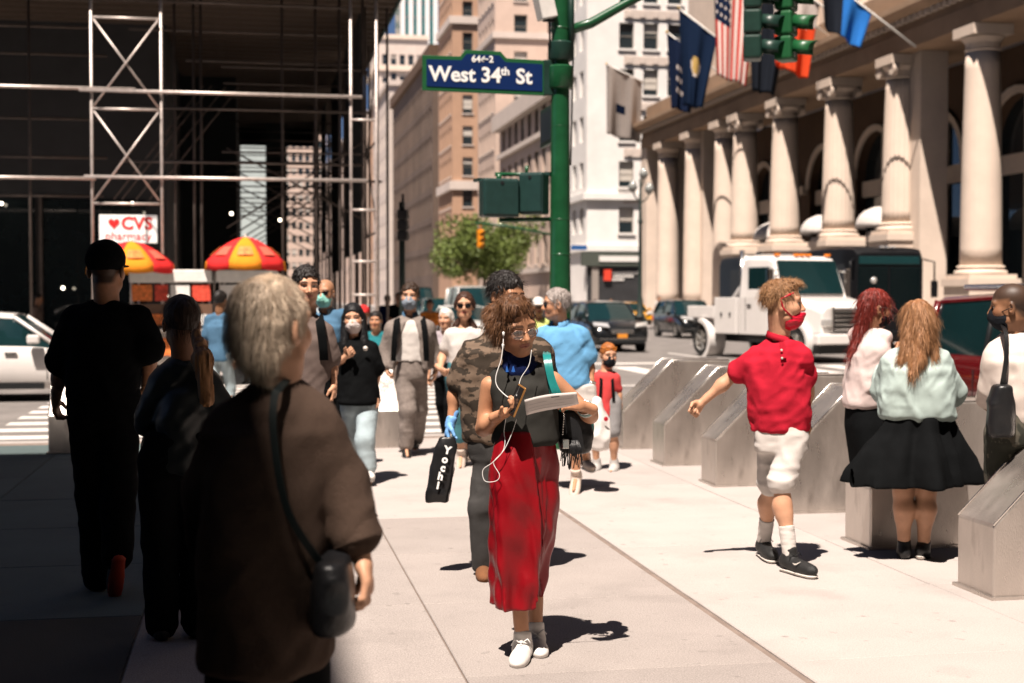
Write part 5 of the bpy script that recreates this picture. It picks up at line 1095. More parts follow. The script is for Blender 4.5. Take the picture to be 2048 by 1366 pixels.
    def legs(s, m_, name='trousers', r=(.092, .068, .058), waist=None, to=2.0, rows=None, wr=(.008, (10, 10, 22)), seed=2, g=.0, cut=None, res=.012):
        S_ = SDF(res * max(1, s.res), .03); J = s.J; pc = (J['pl'] + J['pr']) / 2
        if rows: S_.loft(rows, RT, FW, k=.05)
        else:
            S_.loft([(pc[2] + .16, pc[0], pc[1], .150 + g, .11 + g), (pc[2] + .02, pc[0], pc[1], .165 + g, .125 + g), (pc[2] - .06, pc[0], pc[1], .15 + g, .115 + g)], s.L, s.f, k=.05)
        for q in 'lr':
            a, k_, n_ = J['p' + q], J['k' + q], J['a' + q]
            if to <= 1: b = a + (k_ - a) * to; S_.cap(a, b, r[0], r[1], k=.03)
            else: S_.cap(a, k_, r[0], r[1], k=.03); b = k_ + (n_ - k_) * (to - 1); S_.cap(k_, b, r[1], r[2], k=.03)
        S_.noise(wr[0] * .75, (9, 9, 2.6), seed, 'fold', .4); S_.noise(wr[0] * .45, (7, 7, 17), seed + 1, 'fold', -.6)
        return s.mk(name, S_, m_)
    def shoe(s, q, m_, sole=None, ln=.26, h=.05, w=.046, laces=None, name='shoe', toe=None, high=0.0):
        a, t = s.J['a' + q], s.J['t' + q]; d = nrm(t - a + UPV * (0 if abs((t - a)[2]) > .09 else (a - t)[2])); up = nrm(UPV - d * d[2]); side = np.cross(d, up)
        c0 = a - UPV * 0 - up * max(.0, .055) ; heel = c0 - d * .035; tip = c0 + d * (ln - .09)
        S_ = SDF(.006 * s.res, .02); S_.cap(heel + up * .022, tip + up * .0, h * .80, h * .56, k=.03); S_.ell(heel + d * (ln * .55) + up * .004, (ln * .42, w * .95, h * .62), [d, side, up], k=.03); S_.cap(a + up * (.035 + high), heel + d * .03 + up * .03, w * .90, w * .98, k=.03)
        S_.plane(c0 - up * .028, -up); S_.plane(a + up * (.05 + high), nrm(up - d * .35)); o = s.mk(name, S_, m_)
        S2 = SDF(.006 * s.res, .02); S2.cap(heel, tip - up * .004, h * .92, h * .74, k=.02); S2.ell(heel + d * (ln * .55), (ln * .46, w * 1.1, h * .7), [d, side, up], k=.03); S2.plane(c0 - up * .022, up); S2.plane(c0 - up * .052, -up); s.mk('sole', S2, sole or m_, parent=o)
        if laces:
            b = MB()
            for i in range(4):
                p0 = c0 + d * (.055 + .022 * i) + up * (.045 - .006 * i); b.tube([tuple(p0 - side * .022 - up * .004 - s.o), tuple(p0 + up * .012 - s.o), tuple(p0 + side * .022 + d * .015 - up * .004 - s.o)], .004, 5)
            p0 = c0 + d * .05 + up * .06; b.tube([tuple(p0 - s.o), tuple(p0 + side * .03 + up * .02 - s.o), tuple(p0 + side * .045 - up * .01 - s.o)], .003, 5); b.tube([tuple(p0 - s.o), tuple(p0 - side * .03 + up * .022 - s.o), tuple(p0 - side * .045 - s.o)], .003, 5); b.build('laces', laces, o, sm=True)
        return o
    def hair(s, m_, style='short', vol=1.0, amp=.008, line=.07, seed=3, back=-.06, strands=0, slen=.05, fr=(60, 60, 30), sub=None, extra=None, sw_=.0012, scol=None, res=None, jit=.35, low=None):
        S_ = SDF(res or .006 * max(1, s.res), .02); a = s.haxes(); hs = s.hs
        s.hell(S_, (0, -.016, .036), (.080 * vol, .104 * vol, .090 * vol), .02)
        if extra: extra(S_, s)
        S_.noise(amp * hs, fr, seed)
        s.hell(S_, (0, .118, line - .105), (.070, .098, .105), .012, 's')              # face opening
        if low is not None or style == 'short':
            S_.plane(s.HL(0, -.05, back), nrm(-a[2] + a[1] * .55))
            for x in (-1, 1): s.hell(S_, (x * .085, .0, -.03), (.03, .035, .04), .01, 's')
        if sub: sub(S_, s)
        v, q = S_.verts(); o = s.mk('hair', (v, q), m_)
        if strands:
            rnd = np.random.RandomState(seed); me = o.data; n = len(v); nr = np.empty(n * 3, np.float32); me.vertices.foreach_get('normal', nr); nr = nr.reshape(-1, 3)
            idx = rnd.randint(0, n, strands); cr = s.HL(0, -.04, .125); P0 = v[idx]; N0 = nr[idx]; fl = P0 - cr; fl -= N0 * (fl * N0).sum(1)[:, None]; fl += np.array([0, 0, -.04]); fl /= np.linalg.norm(fl, axis=1)[:, None] + 1e-9
            fl += rnd.normal(size=fl.shape) * jit; fl /= np.linalg.norm(fl, axis=1)[:, None]; ln = slen * rnd.uniform(.5, 1.3, strands) * hs; vs = []; fs = []; side = np.cross(fl, N0); side /= np.linalg.norm(side, axis=1)[:, None] + 1e-9
            fe = ((P0 + fl * ln[:, None]) - s.J['head']) @ a.T / hs; ok = ~((fe[:, 1] > .045) & (fe[:, 2] < line + .004) & (np.abs(fe[:, 0]) < .062)); P0, N0, fl, ln, side = P0[ok], N0[ok], fl[ok], ln[ok], side[ok]; strands = len(P0); K = 4
            for k in range(K + 1):
                f = k / K; c = P0 + N0 * (.001 + .010 * math.sin(f * 2.2))[None] if False else P0 + N0 * (.0015 + .012 * math.sin(f * 2.4)) + fl * (ln * f)[:, None] + np.array([0, 0, -.02]) * f * f
                wd = sw_ * (1 - .75 * f); vs.append(c - side * wd); vs.append(c + side * wd)
            VV = np.stack(vs, 1).reshape(-1, 3); b0 = np.arange(strands)[:, None] * 2 * (K + 1)
            Q = np.concatenate([np.stack([b0[:, 0] + 2 * k, b0[:, 0] + 2 * k + 1, b0[:, 0] + 2 * k + 3, b0[:, 0] + 2 * k + 2], 1) for k in range(K)])
            so_ = meshobj('strands', npmesh('strands', VV - s.o, Q, scol or m_), o); so_['kind'] = 'stuff'
        return o
    def face_shell(s, name, m_, c=(0, .026, -.06), r=(.068, .082, .072), z0=-.125, z1=-.012, amp=.004, y0=.02, pitch=None, res=.005):
        S_ = SDF(res * max(1, s.res), .01); a = s.haxes(); s.hell(S_, c, r, .01); S_.cap(s.HL(0, .09, -.02), s.HL(0, .105, -.05), .016 * s.hs, .014 * s.hs, k=.03); S_.noise(amp, (25, 25, 70), 4)
        S_.plane(s.HL(0, 0, z1), a[2] - a[1] * .15); S_.plane(s.HL(0, 0, z0), -a[2]); S_.plane(s.HL(0, y0, 0), -a[1]); o = s.mk(name, S_, m_)
        return o
    def loops(s, m_, z=-.03, to=-.015, parent=None):
        for x in (-1, 1):
            b = MB(); b.tube([tuple(s.HL(x * .062, .05, z) - s.o), tuple(s.HL(x * .079, .02, z + .012) - s.o), tuple(s.HL(x * .085, -.02, to + .01) - s.o)], .0025, 5); b.build('ear_loop', m_, parent or s.t, sm=True)
    def glasses(s, m_, lens, zc=.0, rx=.026, rz=.02, name='sunglasses', y=.098, yaw=0):
        b = MB(); g = []
        o = None
        for x in (-1, 1):
            ring = [s.HL(x * .033 + rx * math.cos(t), y - .35 * abs(x * .033 + rx * math.cos(t)) ** 1.3 * 1.6, zc + rz * math.sin(t) * (1.0 if math.sin(t) < 0 else .8)) - s.o for t in np.linspace(0, 2 * math.pi, 18)]
            b.tube([tuple(p) for p in ring], .0018 * max(1, s.res), 5, caps=False); g.append(ring[:-1])
        b.tube([tuple(s.HL(-.012, y + .002, zc + .006) - s.o), tuple(s.HL(.012, y + .002, zc + .006) - s.o)], .002 * max(1, s.res), 5)
        for x in (-1, 1): b.tube([tuple(s.HL(x * .057, y - .02, zc + .008) - s.o), tuple(s.HL(x * .078, .03, zc + .008) - s.o), tuple(s.HL(x * .083, -.02, zc + .004) - s.o)], .0019 * max(1, s.res), 5)
        o = b.build(name, m_, s.t, sm=True)
        for ring in g:
            q = MB(); q.add([tuple(p) for p in ring], [tuple(range(len(ring)))]); l = q.build('lens', lens, o); l.modifiers.new('s', 'SOLIDIFY').thickness = .002
        return o
    def socks(s, m_, top=.24, r=.044):
        for q in 'lr':
            k_, a = s.J['k' + q], s.J['a' + q]; S_ = SDF(.007, .01); ff = top; S_.cap(a + (k_ - a) * ff, a, r * 1.02, r * .92); S_.noise(.003, (20, 20, 60), 3); S_.plane(a + (k_ - a) * ff, nrm(k_ - a)); s.mk('sock', S_, m_)
def collar(s, m_, r=.068, h=.04, open_=.35, z=.0, lean=.55, name='collar', flare=.022):
    """folded collar band round the neck"""
    n = 26; c = s.J['neck'] + np.array([0, 0, .015 + z]); rtv = np.cross(s.f, UPV); vs = []
    for i in range(n + 1):
        a = open_ + (2 * math.pi - 2 * open_) * i / n; dv = s.f * math.cos(a) + rtv * math.sin(a); dr = -.02 * (1 + math.cos(a))
        edge = 1 + .9 * max(0, math.cos(a)) ** 3
        for rr, zz in ((r * .93, h * .25 + dr * .3), (r, h * .62 + dr), (r + flare * .55, h * .45 + dr), (r + flare * edge, -h * .55 * edge + dr)): vs.append(tuple(c + dv * rr + np.array([0, 0, zz]) - s.o))
    b = MB(); b.add(vs, [(i * 4 + j, i * 4 + j + 1, (i + 1) * 4 + j + 1, (i + 1) * 4 + j) for i in range(n) for j in range(3)]); o = b.build(name, m_, s.t, sm=True); o.modifiers.new('s', 'SOLIDIFY').thickness = .004; return o
def strap(name, m_, pts, w, th, parent, o=np.zeros(3), nvec=None):
    pts = [np.array(p, float) - o for p in pts]; b = MB(); secs = []
    for i, p in enumerate(pts):
        t = nrm(pts[min(i + 1, len(pts) - 1)] - pts[max(i - 1, 0)]); n = nrm(np.array(nvec) if nvec is not None else -FW); sd = nrm(np.cross(t, n)); n = np.cross(sd, t); secs.append([tuple(p + sd * w + n * th), tuple(p - sd * w + n * th), tuple(p - sd * w - n * th), tuple(p + sd * w - n * th)])
    b.loft(secs); return b.build(name, m_, parent, sm=True, auto=50)
def spline(pts, n=8):
    pts = [np.array(p, float) for p in pts]; out = []
    for i in range(len(pts) - 1):
        p0, p1, p2, p3 = pts[max(i - 1, 0)], pts[i], pts[i + 1], pts[min(i + 2, len(pts) - 1)]
        for k in range(n):
            t = k / n; out.append(.5 * ((2 * p1) + (-p0 + p2) * t + (2 * p0 - 5 * p1 + 4 * p2 - p3) * t * t + (-p0 + 3 * p1 - 3 * p2 + p3) * t ** 3))
    return out + [pts[-1]]

# ------------------------------------------------------------------ materials for clothing
camo = mat('camouflage_cloth', (0.15, 0.105, 0.075), 0.9, 0, 0.12, 9, 0.2, 300, 0.2, dark=(0.04, 0.03, 0.022, 13, 0.49, 0.03), stretch=(1, 1, 1.8))
red_l = mat('red_leather', (0.21, 0.003, 0.007), 0.38, 0, 0.05, 20, 0.10, 90, 0.30)
blk_c = cloth('black_linen', (0.030, 0.029, 0.026), 0.18, 0.3); blk = mat('black_cotton', (0.006, 0.0065, 0.007), 0.95, 0, 0.2, 9, 0.25, 380, 0.04)
wht_c = cloth('white_cotton', (0.58, 0.535, 0.50), 0.05); red_p = cloth('red_pique', (0.42, 0.013, 0.030), 0.08, 0.35); mint = cloth('mint_fleece', (0.42, 0.51, 0.48), 0.07, 0.3); pinkw = cloth('pink_fleece', (0.66, 0.53, 0.50), 0.08, 0.3)
blue_p = cloth('sky_blue_pique', (0.13, 0.33, 0.55), 0.07, 0.3); grey_w = mat('grey_suiting', (0.21, 0.175, 0.155), 0.9, 0, 0.25, 40, 0.3, 300, 0.2); brown_w = mat('brown_wool', (0.070, 0.045, 0.033), 0.95, 0, 0.10, 60, 0.5, 260, 0.15); char_t = cloth('charcoal_tee', (0.135, 0.100, 0.088), 0.1); dark_d = mat('dark_denim', (0.045, 0.043, 0.042), 0.9, 0, 0.35, 7, 0.4, 300, 0.2); light_d = mat('light_denim', (0.36, 0.44, 0.47), 0.9, 0, 0.15, 6, 0.4, 300, 0.2); teal_d = mat('teal_denim', (0.055, 0.17, 0.20), 0.9, 0, 0.2, 6, 0.4, 300, 0.2)
coral = cloth('coral_tee', (0.56, 0.06, 0.06), 0.08); navy = cloth('navy_cotton', (0.006, 0.012, 0.055), 0.15); denim_b = cloth('blue_denim_shirt', (0.07, 0.15, 0.24), 0.15)
wsole = mat('white_rubber', (0.62, 0.57, 0.52), 0.6); tsole = mat('tan_rubber', (0.40, 0.26, 0.16), 0.7); wlea = mat('white_leather', (0.70, 0.66, 0.62), 0.5, 0, 0.06); bshoe = mat('black_mesh_shoe', (0.012, 0.012, 0.012), 0.6, 0, 0.3, 60, 0.4, 200); rsole = mat('red_rubber', (0.45, 0.05, 0.02), 0.6); bsuede = mat('brown_suede', (0.16, 0.065, 0.025), 0.9, 0, 0.2, 20, 0.3, 200)
white_r = mat('white_cable', (0.72, 0.70, 0.68), 0.4); gold = MATS.get('gold'); blkglass = glass('sunglass_lens', (0.008, 0.008, 0.009), 0.05)
clear_l = mat('pale_lens', (0.75, 0.68, 0.66), 0.05, 0, 0, spec=0.8); clear_l.node_tree.nodes['Principled BSDF'].inputs['Alpha'].default_value = 0.22; teal_lea = mat('teal_leather', (0.015, 0.20, 0.19), 0.35, 0, 0.12, 20, 0.1, 60, coat=0.2); blklea = mat('black_leather', (0.010, 0.010, 0.011), 0.38, 0, 0.2, 20, 0.2, 80)
mask_w = cloth('white_mask', (0.66, 0.58, 0.55), 0.04); mask_t = cloth('teal_mask', (0.28, 0.62, 0.54), 0.06); mask_g = cloth('blue_grey_mask', (0.24, 0.28, 0.33), 0.15); mask_k = cloth('black_mask', (0.012, 0.014, 0.018), 0.1); mask_r = mat('red_satin_mask', (0.50, 0.010, 0.030), 0.35, 0, 0.1, 10, 0.15, 60)
steel_c = mat('watch_steel', (0.6, 0.58, 0.55), 0.25, 1.0)
Zv = lambda z: np.array([0, 0, z])

# ================================================================== woman in the red skirt
p = Person('woman in red leather skirt reading a paper at the centre', 1050, 6.45, 1.66, 180, res=.8)
p.j(head=(1031, 652, -.05), neck=(1041, 730, .03), sl=(979, 752, .0), sr=(1106, 742, .0), el=(966, 858, .03), wl=(1003, 829, -.15), hl=(1034, 816, -.22), er=(1181, 832, .03), wr=(1168, 813, -.20), hr=(1138, 803, -.25),
    pl=(1030, 905, .0), pr=(1070, 905, .08), kl=(1030, 1080, -.06), kr=(1070, 1075, .12), al=(1045, 1284, -.05), tl=(1035, 1327, -.22), ar=(1071, 1266, .12), tr=(1080, 1306, -.04))
p.rows = p.prow([(722, 1000, 1085, .07), (742, 990, 1098, .09), (775, 988, 1106, .105), (810, 992, 1110, .112), (850, 993, 1110, .11), (888, 988, 1112, .115)]); p.ax, p.fx = RT, FW
p.hd = dict(yaw=152, pitch=15, roll=-9); p.hs = .95; p.shfr = .9
p.body('tan', hands=dict(l=dict(curl=.62, n=(-RT * .2 - FW * .3 + Zv(.9)), res=.004, thumb=-1, scale=.95), r=dict(curl=.55, n=(FW * .5 - Zv(.4) - RT * .2), res=.004, thumb=1, scale=.95)), face=dict(brow=(.06, .03, .02), lips=(.30, .10, .08)), arm=(.041, .034, .024), leg=(.060, .046, .033))
p.shfr = .60
p.shirt(blk_c, 'sleeveless_top', sleeve=0, g=.010, wr=(.011, (11, 11, 15)), seed=5, neck=(.062, .09), res=.009)
# gaiter pulled under the chin
S_ = SDF(.006, .02); S_.cap(p.J['neck'] + Zv(-.02) - FW * .03, p.HL(0, .0, -.085), .075, .066); S_.ell(p.J['neck'] - FW * .06 + Zv(-.02), (.075, .06, .05), k=.03); S_.noise(.010, (10, 10, 32), 8); S_.plane(p.HL(0, .05, -.098), p.haxes()[2] + p.haxes()[1] * .0); g_ = p.mk('neck_gaiter', S_, navy)
for xx in (1010, 1023): b = MB(); q_ = P(xx, 738, 6.45 - .115); b.prism([(0, -.012), (.008, -.014), (.016, -.012), (.011, .006), (.008, .014), (.005, .006)], -.004, .004, 'y'); o = b.build('printed_mark', mat('print_blue', (0.02, 0.12, 0.45), .6), g_); o.location = tuple(q_ - p.o)
p.hair(hmat('chestnut', (0.085, 0.036, 0.016)), 'updo', vol=.99, amp=.014, line=.088, seed=11, strands=4200, slen=.030, fr=(34, 34, 34), sw_=.0009, jit=.4, scol=hmat('chestnut_light', (0.16, 0.075, 0.035)),
       extra=lambda S_, s: (s.hell(S_, (.058, -.035, .005), (.040, .065, .065), .03), s.hell(S_, (.035, -.085, .02), (.07, .055, .065), .03), s.hell(S_, (.02, .02, .108), (.06, .06, .026), .03)))
p.glasses(mat('rose_metal', (0.55, 0.33, 0.25), 0.25, 0.9), clear_l, name='eyeglasses', rx=.029, rz=.023, zc=-.006)
# skirt
sk_rows = p.prow([(858, 994, 1104, .125), (880, 988, 1110, .135), (930, 979, 1121, .150), (1000, 983, 1126, .155), (1060, 985, 1123, .155), (1110, 986, 1112, .150), (1150, 988, 1103, .145), (1206, 990, 1090, .14)])
def fold(a, z):
    zz = np.clip((1.15 - z) / .8, 0, 1); k2 = np.clip((1.06 - z) / .25, 0, 1); st = lambda v, e0, e1: np.clip((v - e0) / (e1 - e0), 0, 1)
    rec = st(a, -1.42 + .35 * zz, -1.30 + .35 * zz) * (1 - st(a, -.35, .25))
    return k2 * (.045 * np.exp(-((a + 2.0) / .55) ** 2) - .070 * rec) + sum(zz * am * np.exp(-((a - (a0 + k0 * (1.1 - z))) / .085) ** 2) for a0, k0, am in ((-2.75, .9, .016), (-2.35, .45, .018), (-2.1, 1.3, .014), (-.2, -1.0, .016), (-1.0, .35, .014))) + zz * .016 * np.sin(3 * a + 1.2 + 3 * zz) + zz * .010 * np.sin(7 * a + 5 * zz) + .004 * np.sin(z * 38 + 4 * a) * zz
S_ = SDF(.008, .02); S_.loft(sk_rows, RT, FW, fold=fold, p=2.2, rnd=.006); S_.noise(.003, (16, 16, 5), 21, 'fold', .6)
zh = sk_rows[-1][0]; S_.cap(P(1040, 1230, 6.45), P(1040, 1180, 6.45), .14, .10, k=.01, op='s')
sk = p.mk('leather_skirt', S_, red_l)
for q in 'lr': p.shoe(q, wlea, tsole, ln=.25, laces=white_r)
for i, (cc, rr) in enumerate(((steel_c, .031), (mat('jade_bangle', (0.35, 0.55, 0.50), .3), .034), (mat('white_bangle', (0.7, 0.68, 0.64), .3), .035))):
    dd = nrm(p.J['er'] - p.J['wr']); c = p.J['wr'] + dd * (.025 + .022 * i); e1 = nrm(np.cross(dd, UPV)); e2 = np.cross(dd, e1); b = MB(); b.tube([tuple(c + (e1 * math.cos(t) + e2 * math.sin(t)) * rr - p.o) for t in np.linspace(0, 2 * math.pi, 22)], .0045, 6, caps=False); b.build('bracelet', cc, p.t, sm=True)
# phone, paper, earphones, bag
hp_ = p.J['hl']; ph_ = thing('phone', 'smartphone in gold case held by the woman in the red skirt', 'phone', P(1036, 800, 6.45 - .24)); b = MB(); b.box(-.036, .036, -.005, .005, -.07, .07); o = b.build('case', mat('gold_case', (0.45, 0.22, 0.07), .3, .6), ph_, bevel=.006, seg=3); b = MB(); b.box(-.032, .032, -.0075, -.0052, -.064, .064); o2 = b.build('screen', blkglass, ph_)
ph_.rotation_euler = (R(-18), R(14), R(-74)); ph_.location = tuple(P(1033, 801, 6.45 - .235))
pa = thing('paper', 'white printed sheet held out by the woman in the red skirt', 'paper', P(1102, 808, 6.45 - .26)); c = lambda px, py, dd: P(px, py, 6.45 + dd) - P(1102, 808, 6.45 - .26)
q4 = [c(1049, 800, -.335), c(1153, 782, -.30), c(1158, 805, -.27), c(1053, 833, -.295)]; nx, ny = 14, 5; vs = []
for i in range(nx + 1):
    for j in range(ny + 1):
        u, v = i / nx, j / ny; q_ = (q4[0] * (1 - u) + q4[1] * u) * (1 - v) + (q4[3] * (1 - u) + q4[2] * u) * v; vs.append(q_ + Zv(.006 * math.sin(u * 4 + v)))
b = MB(); b.add(vs, [(i * (ny + 1) + j, (i + 1) * (ny + 1) + j, (i + 1) * (ny + 1) + j + 1, i * (ny + 1) + j + 1) for i in range(nx) for j in range(ny)]); o = b.build('sheet', mat('paper', (0.72, 0.66, 0.63), .8), pa, sm=True); o.modifiers.new('s', 'SOLIDIFY').thickness = .0008
ink = mat('ink', (0.42, 0.38, 0.37), .8); ink2 = mat('ink_bold', (0.10, 0.09, 0.09), .8)
for v, u0, u1, th in ((.18, .50, .66, .06), (.40, .06, .42, .022), (.40, .55, .92, .022), (.62, .06, .75, .018), (.8, .08, .9, .018)):
    f_ = lambda u, v: (q4[0] * (1 - u) + q4[1] * u) * (1 - v) + (q4[3] * (1 - u) + q4[2] * u) * v + Zv(.006 * math.sin(u * 4 + v)) - FW * .004
    us = np.linspace(u0, u1, 6); b = MB(); vs = [f_(u, v) for u in us] + [f_(u, v + th) for u in us]; b.add(vs, [(i, i + 1, i + 7, i + 6) for i in range(5)]); b.build('print_line', ink2 if th > .05 else ink, pa)
ea = thing('earphones', 'white wired earphones hanging down over the red skirt', 'earphones', p.o)
E = lambda pts: [tuple(P(x, y, 6.45 + dd) - p.o) for x, y, dd in pts]
def cord(pts, r=.0016): b = MB(); b.tube([tuple(q) for q in spline(E(pts), 7)], r, 6); b.build('cord', white_r, ea, sm=True)
cord([(1007, 668, -.13), (1006, 690, -.15), (1002, 720, -.16), (992, 752, -.17), (994, 772, -.18), (1010, 790, -.2), (1026, 800, -.24)], .0022); cord([(1063, 700, -.18), (1058, 730, -.19), (1042, 756, -.2), (1036, 780, -.22), (1033, 792, -.24)])
cord([(1012, 836, -.2), (1008, 862, -.17), (1010, 885, -.18), (1004, 905, -.19), (985, 925, -.19), (966, 940, -.18), (970, 962, -.19), (992, 962, -.2), (999, 950, -.2), (988, 930, -.19), (990, 920, -.19), (1008, 900, -.19), (1024, 866, -.18), (1033, 838, -.2)])
for x, y in ((1007, 668), (1006, 692)): b = MB(); b.lathe([(0, -.012), (.005, -.008), (.006, .008), (0, .012)], tuple(P(x, y, 6.45 - .145) - p.o), 8); b.build('earbud', white_r, ea, sm=True)
bag = thing('handbag', 'black and teal shoulder bag with fringe tassel at the woman\'s hip', 'handbag', P(1148, 930, 6.52)); bo = P(1148, 930, 6.52)
S_ = SDF(.008, .03); S_.loft([(P(0, 905, 6.52)[2], *P(1150, 905, 6.52)[:2], .07, .05), (P(0, 870, 6.52)[2], *P(1148, 870, 6.52)[:2], .085, .06), (P(0, 815, 6.52)[2], *P(1140, 815, 6.52)[:2], .07, .045)], RT, FW); S_.noise(.008, (14, 14, 14), 6); v, q = S_.verts(); meshobj('pouch', npmesh('pouch', v - bo, q, blklea), bag)
S_ = SDF(.008, .03); S_.loft([(P(0, 900, 6.58)[2], *P(1168, 900, 6.58)[:2], .035, .05), (P(0, 850, 6.58)[2], *P(1172, 850, 6.58)[:2], .04, .06), (P(0, 825, 6.58)[2], *P(1165, 825, 6.58)[:2], .03, .05)], RT, FW); v, q = S_.verts(); meshobj('side_panel', npmesh('side_panel', v - bo, q, teal_lea), bag)
for dx, dd in ((0, -.10), (7, -.085)): strap('shoulder_strap', teal_lea, spline([P(1090 + dx, 706, 6.45 + .06), P(1091 + dx, 716, 6.45 + dd), P(1100 + dx, 760, 6.45 + dd - .035), P(1114 + dx * 1.6, 800, 6.45 + dd - .02), P(1124 + dx * 1.6, 822, 6.50)], 6), .010, .004, bag, bo)
strap('shoulder_strap', teal_lea, spline([P(1092, 706, 6.5), P(1098, 760, 6.45 - .10), P(1106, 810, 6.45 - .08), P(1112, 840, 6.5)], 6), .007, .003, bag, bo)
rnd = random.Random(4); b = MB()
for i in range(46): x = 1122 + rnd.random() * 42; y1 = 905 + rnd.random() * 36 - abs(x - 1143) * .3; b.tube([tuple(P(x * .6 + 1143 * .4, 880, 6.44) - bo), tuple(P(x, 898, 6.43) - bo), tuple(P(x + rnd.uniform(-6, 6), y1, 6.43) - bo)], .0025, 4)
o = b.build('fringe_tassel', blklea, bag, sm=True); o['kind'] = 'stuff'
b = MB(); [b.lathe([(0, -.006), (.006, 0), (0, .006)], tuple(P(1128 - i * .4, 828 + i * 5, 6.42) - bo), 8) for i in range(9)]; o = b.build('bead_chain', steel_c, bag, sm=True); o['kind'] = 'stuff'
b = MB(); b.box(-.016, .016, -.006, .006, -.022, .022); o = b.build('key_tag', steel_c, bag, bevel=.004); o.location = tuple(P(1131, 888, 6.42) - bo)

# ================================================================== boy in the red polo
p = Person('boy in red polo and white shorts striding with arm out', 1565, 8.55, 1.72, 125, res=.9)
p.j(head=(1566, 606, 0), neck=(1559, 664, .03), sl=(1506, 706, .05), sr=(1604, 700, -.03), el=(1459, 757, .12), wl=(1405, 804, .13), hl=(1382, 826, .13), er=(1616, 772, .05), wr=(1609, 835, .09), hr=(1606, 862, .11),
    pl=(1548, 885, .05), pr=(1582, 880, -.03), kl=(1542, 970, .12), al=(1528, 1083, .34), tl=(1536, 1117, .24), kr=(1562, 968, -.10), ar=(1580, 1112, -.16), tr=(1610, 1141, -.29))
p.rows = p.prow([(690, 1522, 1592, .09), (720, 1506, 1608, .105), (760, 1501, 1612, .112), (800, 1501, 1613, .118), (835, 1504, 1614, .118), (866, 1507, 1611, .115)]); p.ax, p.fx = RT, FW
p.hd = dict(yaw=98, pitch=2, roll=0); p.hs = 1.02
p.body('light', hands=dict(l=dict(curl=1.3, n=(RT * .3 - FW * .8), thumb=-1, res=.0045), r=dict(curl=.7)), face=dict(brow=(.25, .13, .06), scalp=(.24, .12, .055), hairz=.072), arm=(.043, .036, .026), leg=(.075, .052, .036))
p.shirt(red_p, 'polo_shirt', sleeve=.62, sr=(.052, .062), g=.008, wr=(.020, (7, 7, 13)), seed=14, neck=(.058, .085), res=.009)
collar(p, red_p, r=.062, h=.034, open_=.30, flare=.022, z=-.022)
b = MB(); vs = []
for i in range(7):
    yy = 684 + 8 * i; vs += [P(1559 + i * .6, yy, 8.55 - .100 - .006 * i) - p.o, P(1570 + i * .6, yy, 8.55 - .100 - .006 * i) - p.o]
b.add(vs, [(2 * i, 2 * i + 1, 2 * i + 3, 2 * i + 2) for i in range(4)]); o = b.build('placket', red_p, p.t); o.modifiers.new('s', 'SOLIDIFY').thickness = .006
for q in 'l':
    a, e = p.J['s' + q], p.J['e' + q]; c = a + (e - a) * .66; dd = nrm(e - a); S_ = SDF(.006, .01); S_.cap(c - dd * .02, c + dd * .02, .0645, .0655); S_.plane(c - dd * .018, -dd); S_.plane(c + dd * .018, dd); p.mk('sleeve_band', S_, red_p)
for i, yy in enumerate((700, 716)): b = MB(); q_ = P(1563 + i, yy, 8.55 - .125 - .006 * i); b.lathe([(0, -.003), (.007, -.002), (.007, .002)], (0, 0, 0), 10, axis='y'); o = b.build('button', wsole, p.t); o.location = tuple(q_ - p.o)
p.legs(wht_c, 'shorts', r=(.088, .082, .09), to=.93, rows=p.prow([(845, 1512, 1610, .11), (880, 1510, 1618, .115), (905, 1512, 1614, .11)]), wr=(.014, (9, 9, 10)), seed=7, res=.009)
p.hair(hmat('sandy', (0.20, 0.095, 0.040)), 'short', vol=.99, amp=.010, line=.085, back=.02, seed=4, strands=2600, slen=.03, fr=(70, 70, 70), jit=.7, sw_=.001, extra=lambda S_, s: s.hell(S_, (0, .045, .098), (.055, .05, .030), .02), scol=hmat('sandy_light', (0.34, 0.18, 0.085)))
mk = p.face_shell('chin_mask', mask_r, c=(0, .030, -.082), r=(.060, .080, .062), z0=-.15, z1=-.062, y0=.015)
b = MB(); b.tube([tuple(p.HL(.060, .045, -.07) - p.o), tuple(p.HL(.080, .0, -.03) - p.o), tuple(p.HL(.083, -.018, .02) - p.o), tuple(p.HL(.080, .0, .03) - p.o), tuple(p.HL(.072, .05, .055) - p.o)], .006, 6); b.build('ear_loop', mask_r, p.t, sm=True)
p.socks(wht_c, .42, .046)
for q in 'lr': p.shoe(q, bshoe, wsole, ln=.29, laces=bshoe, h=.056)
b = MB(); b.prism([(-.022, .004), (-.012, -.008), (.0, -.008), (.028, .010), (.002, -.001), (-.010, -.001)], -.003, .003, 'y'); o = b.build('shoe_mark', wsole, p.t); o.location = tuple(P(1592, 1127, 8.55 - .30) - p.o); o.rotation_euler = (0, 0, -TH)

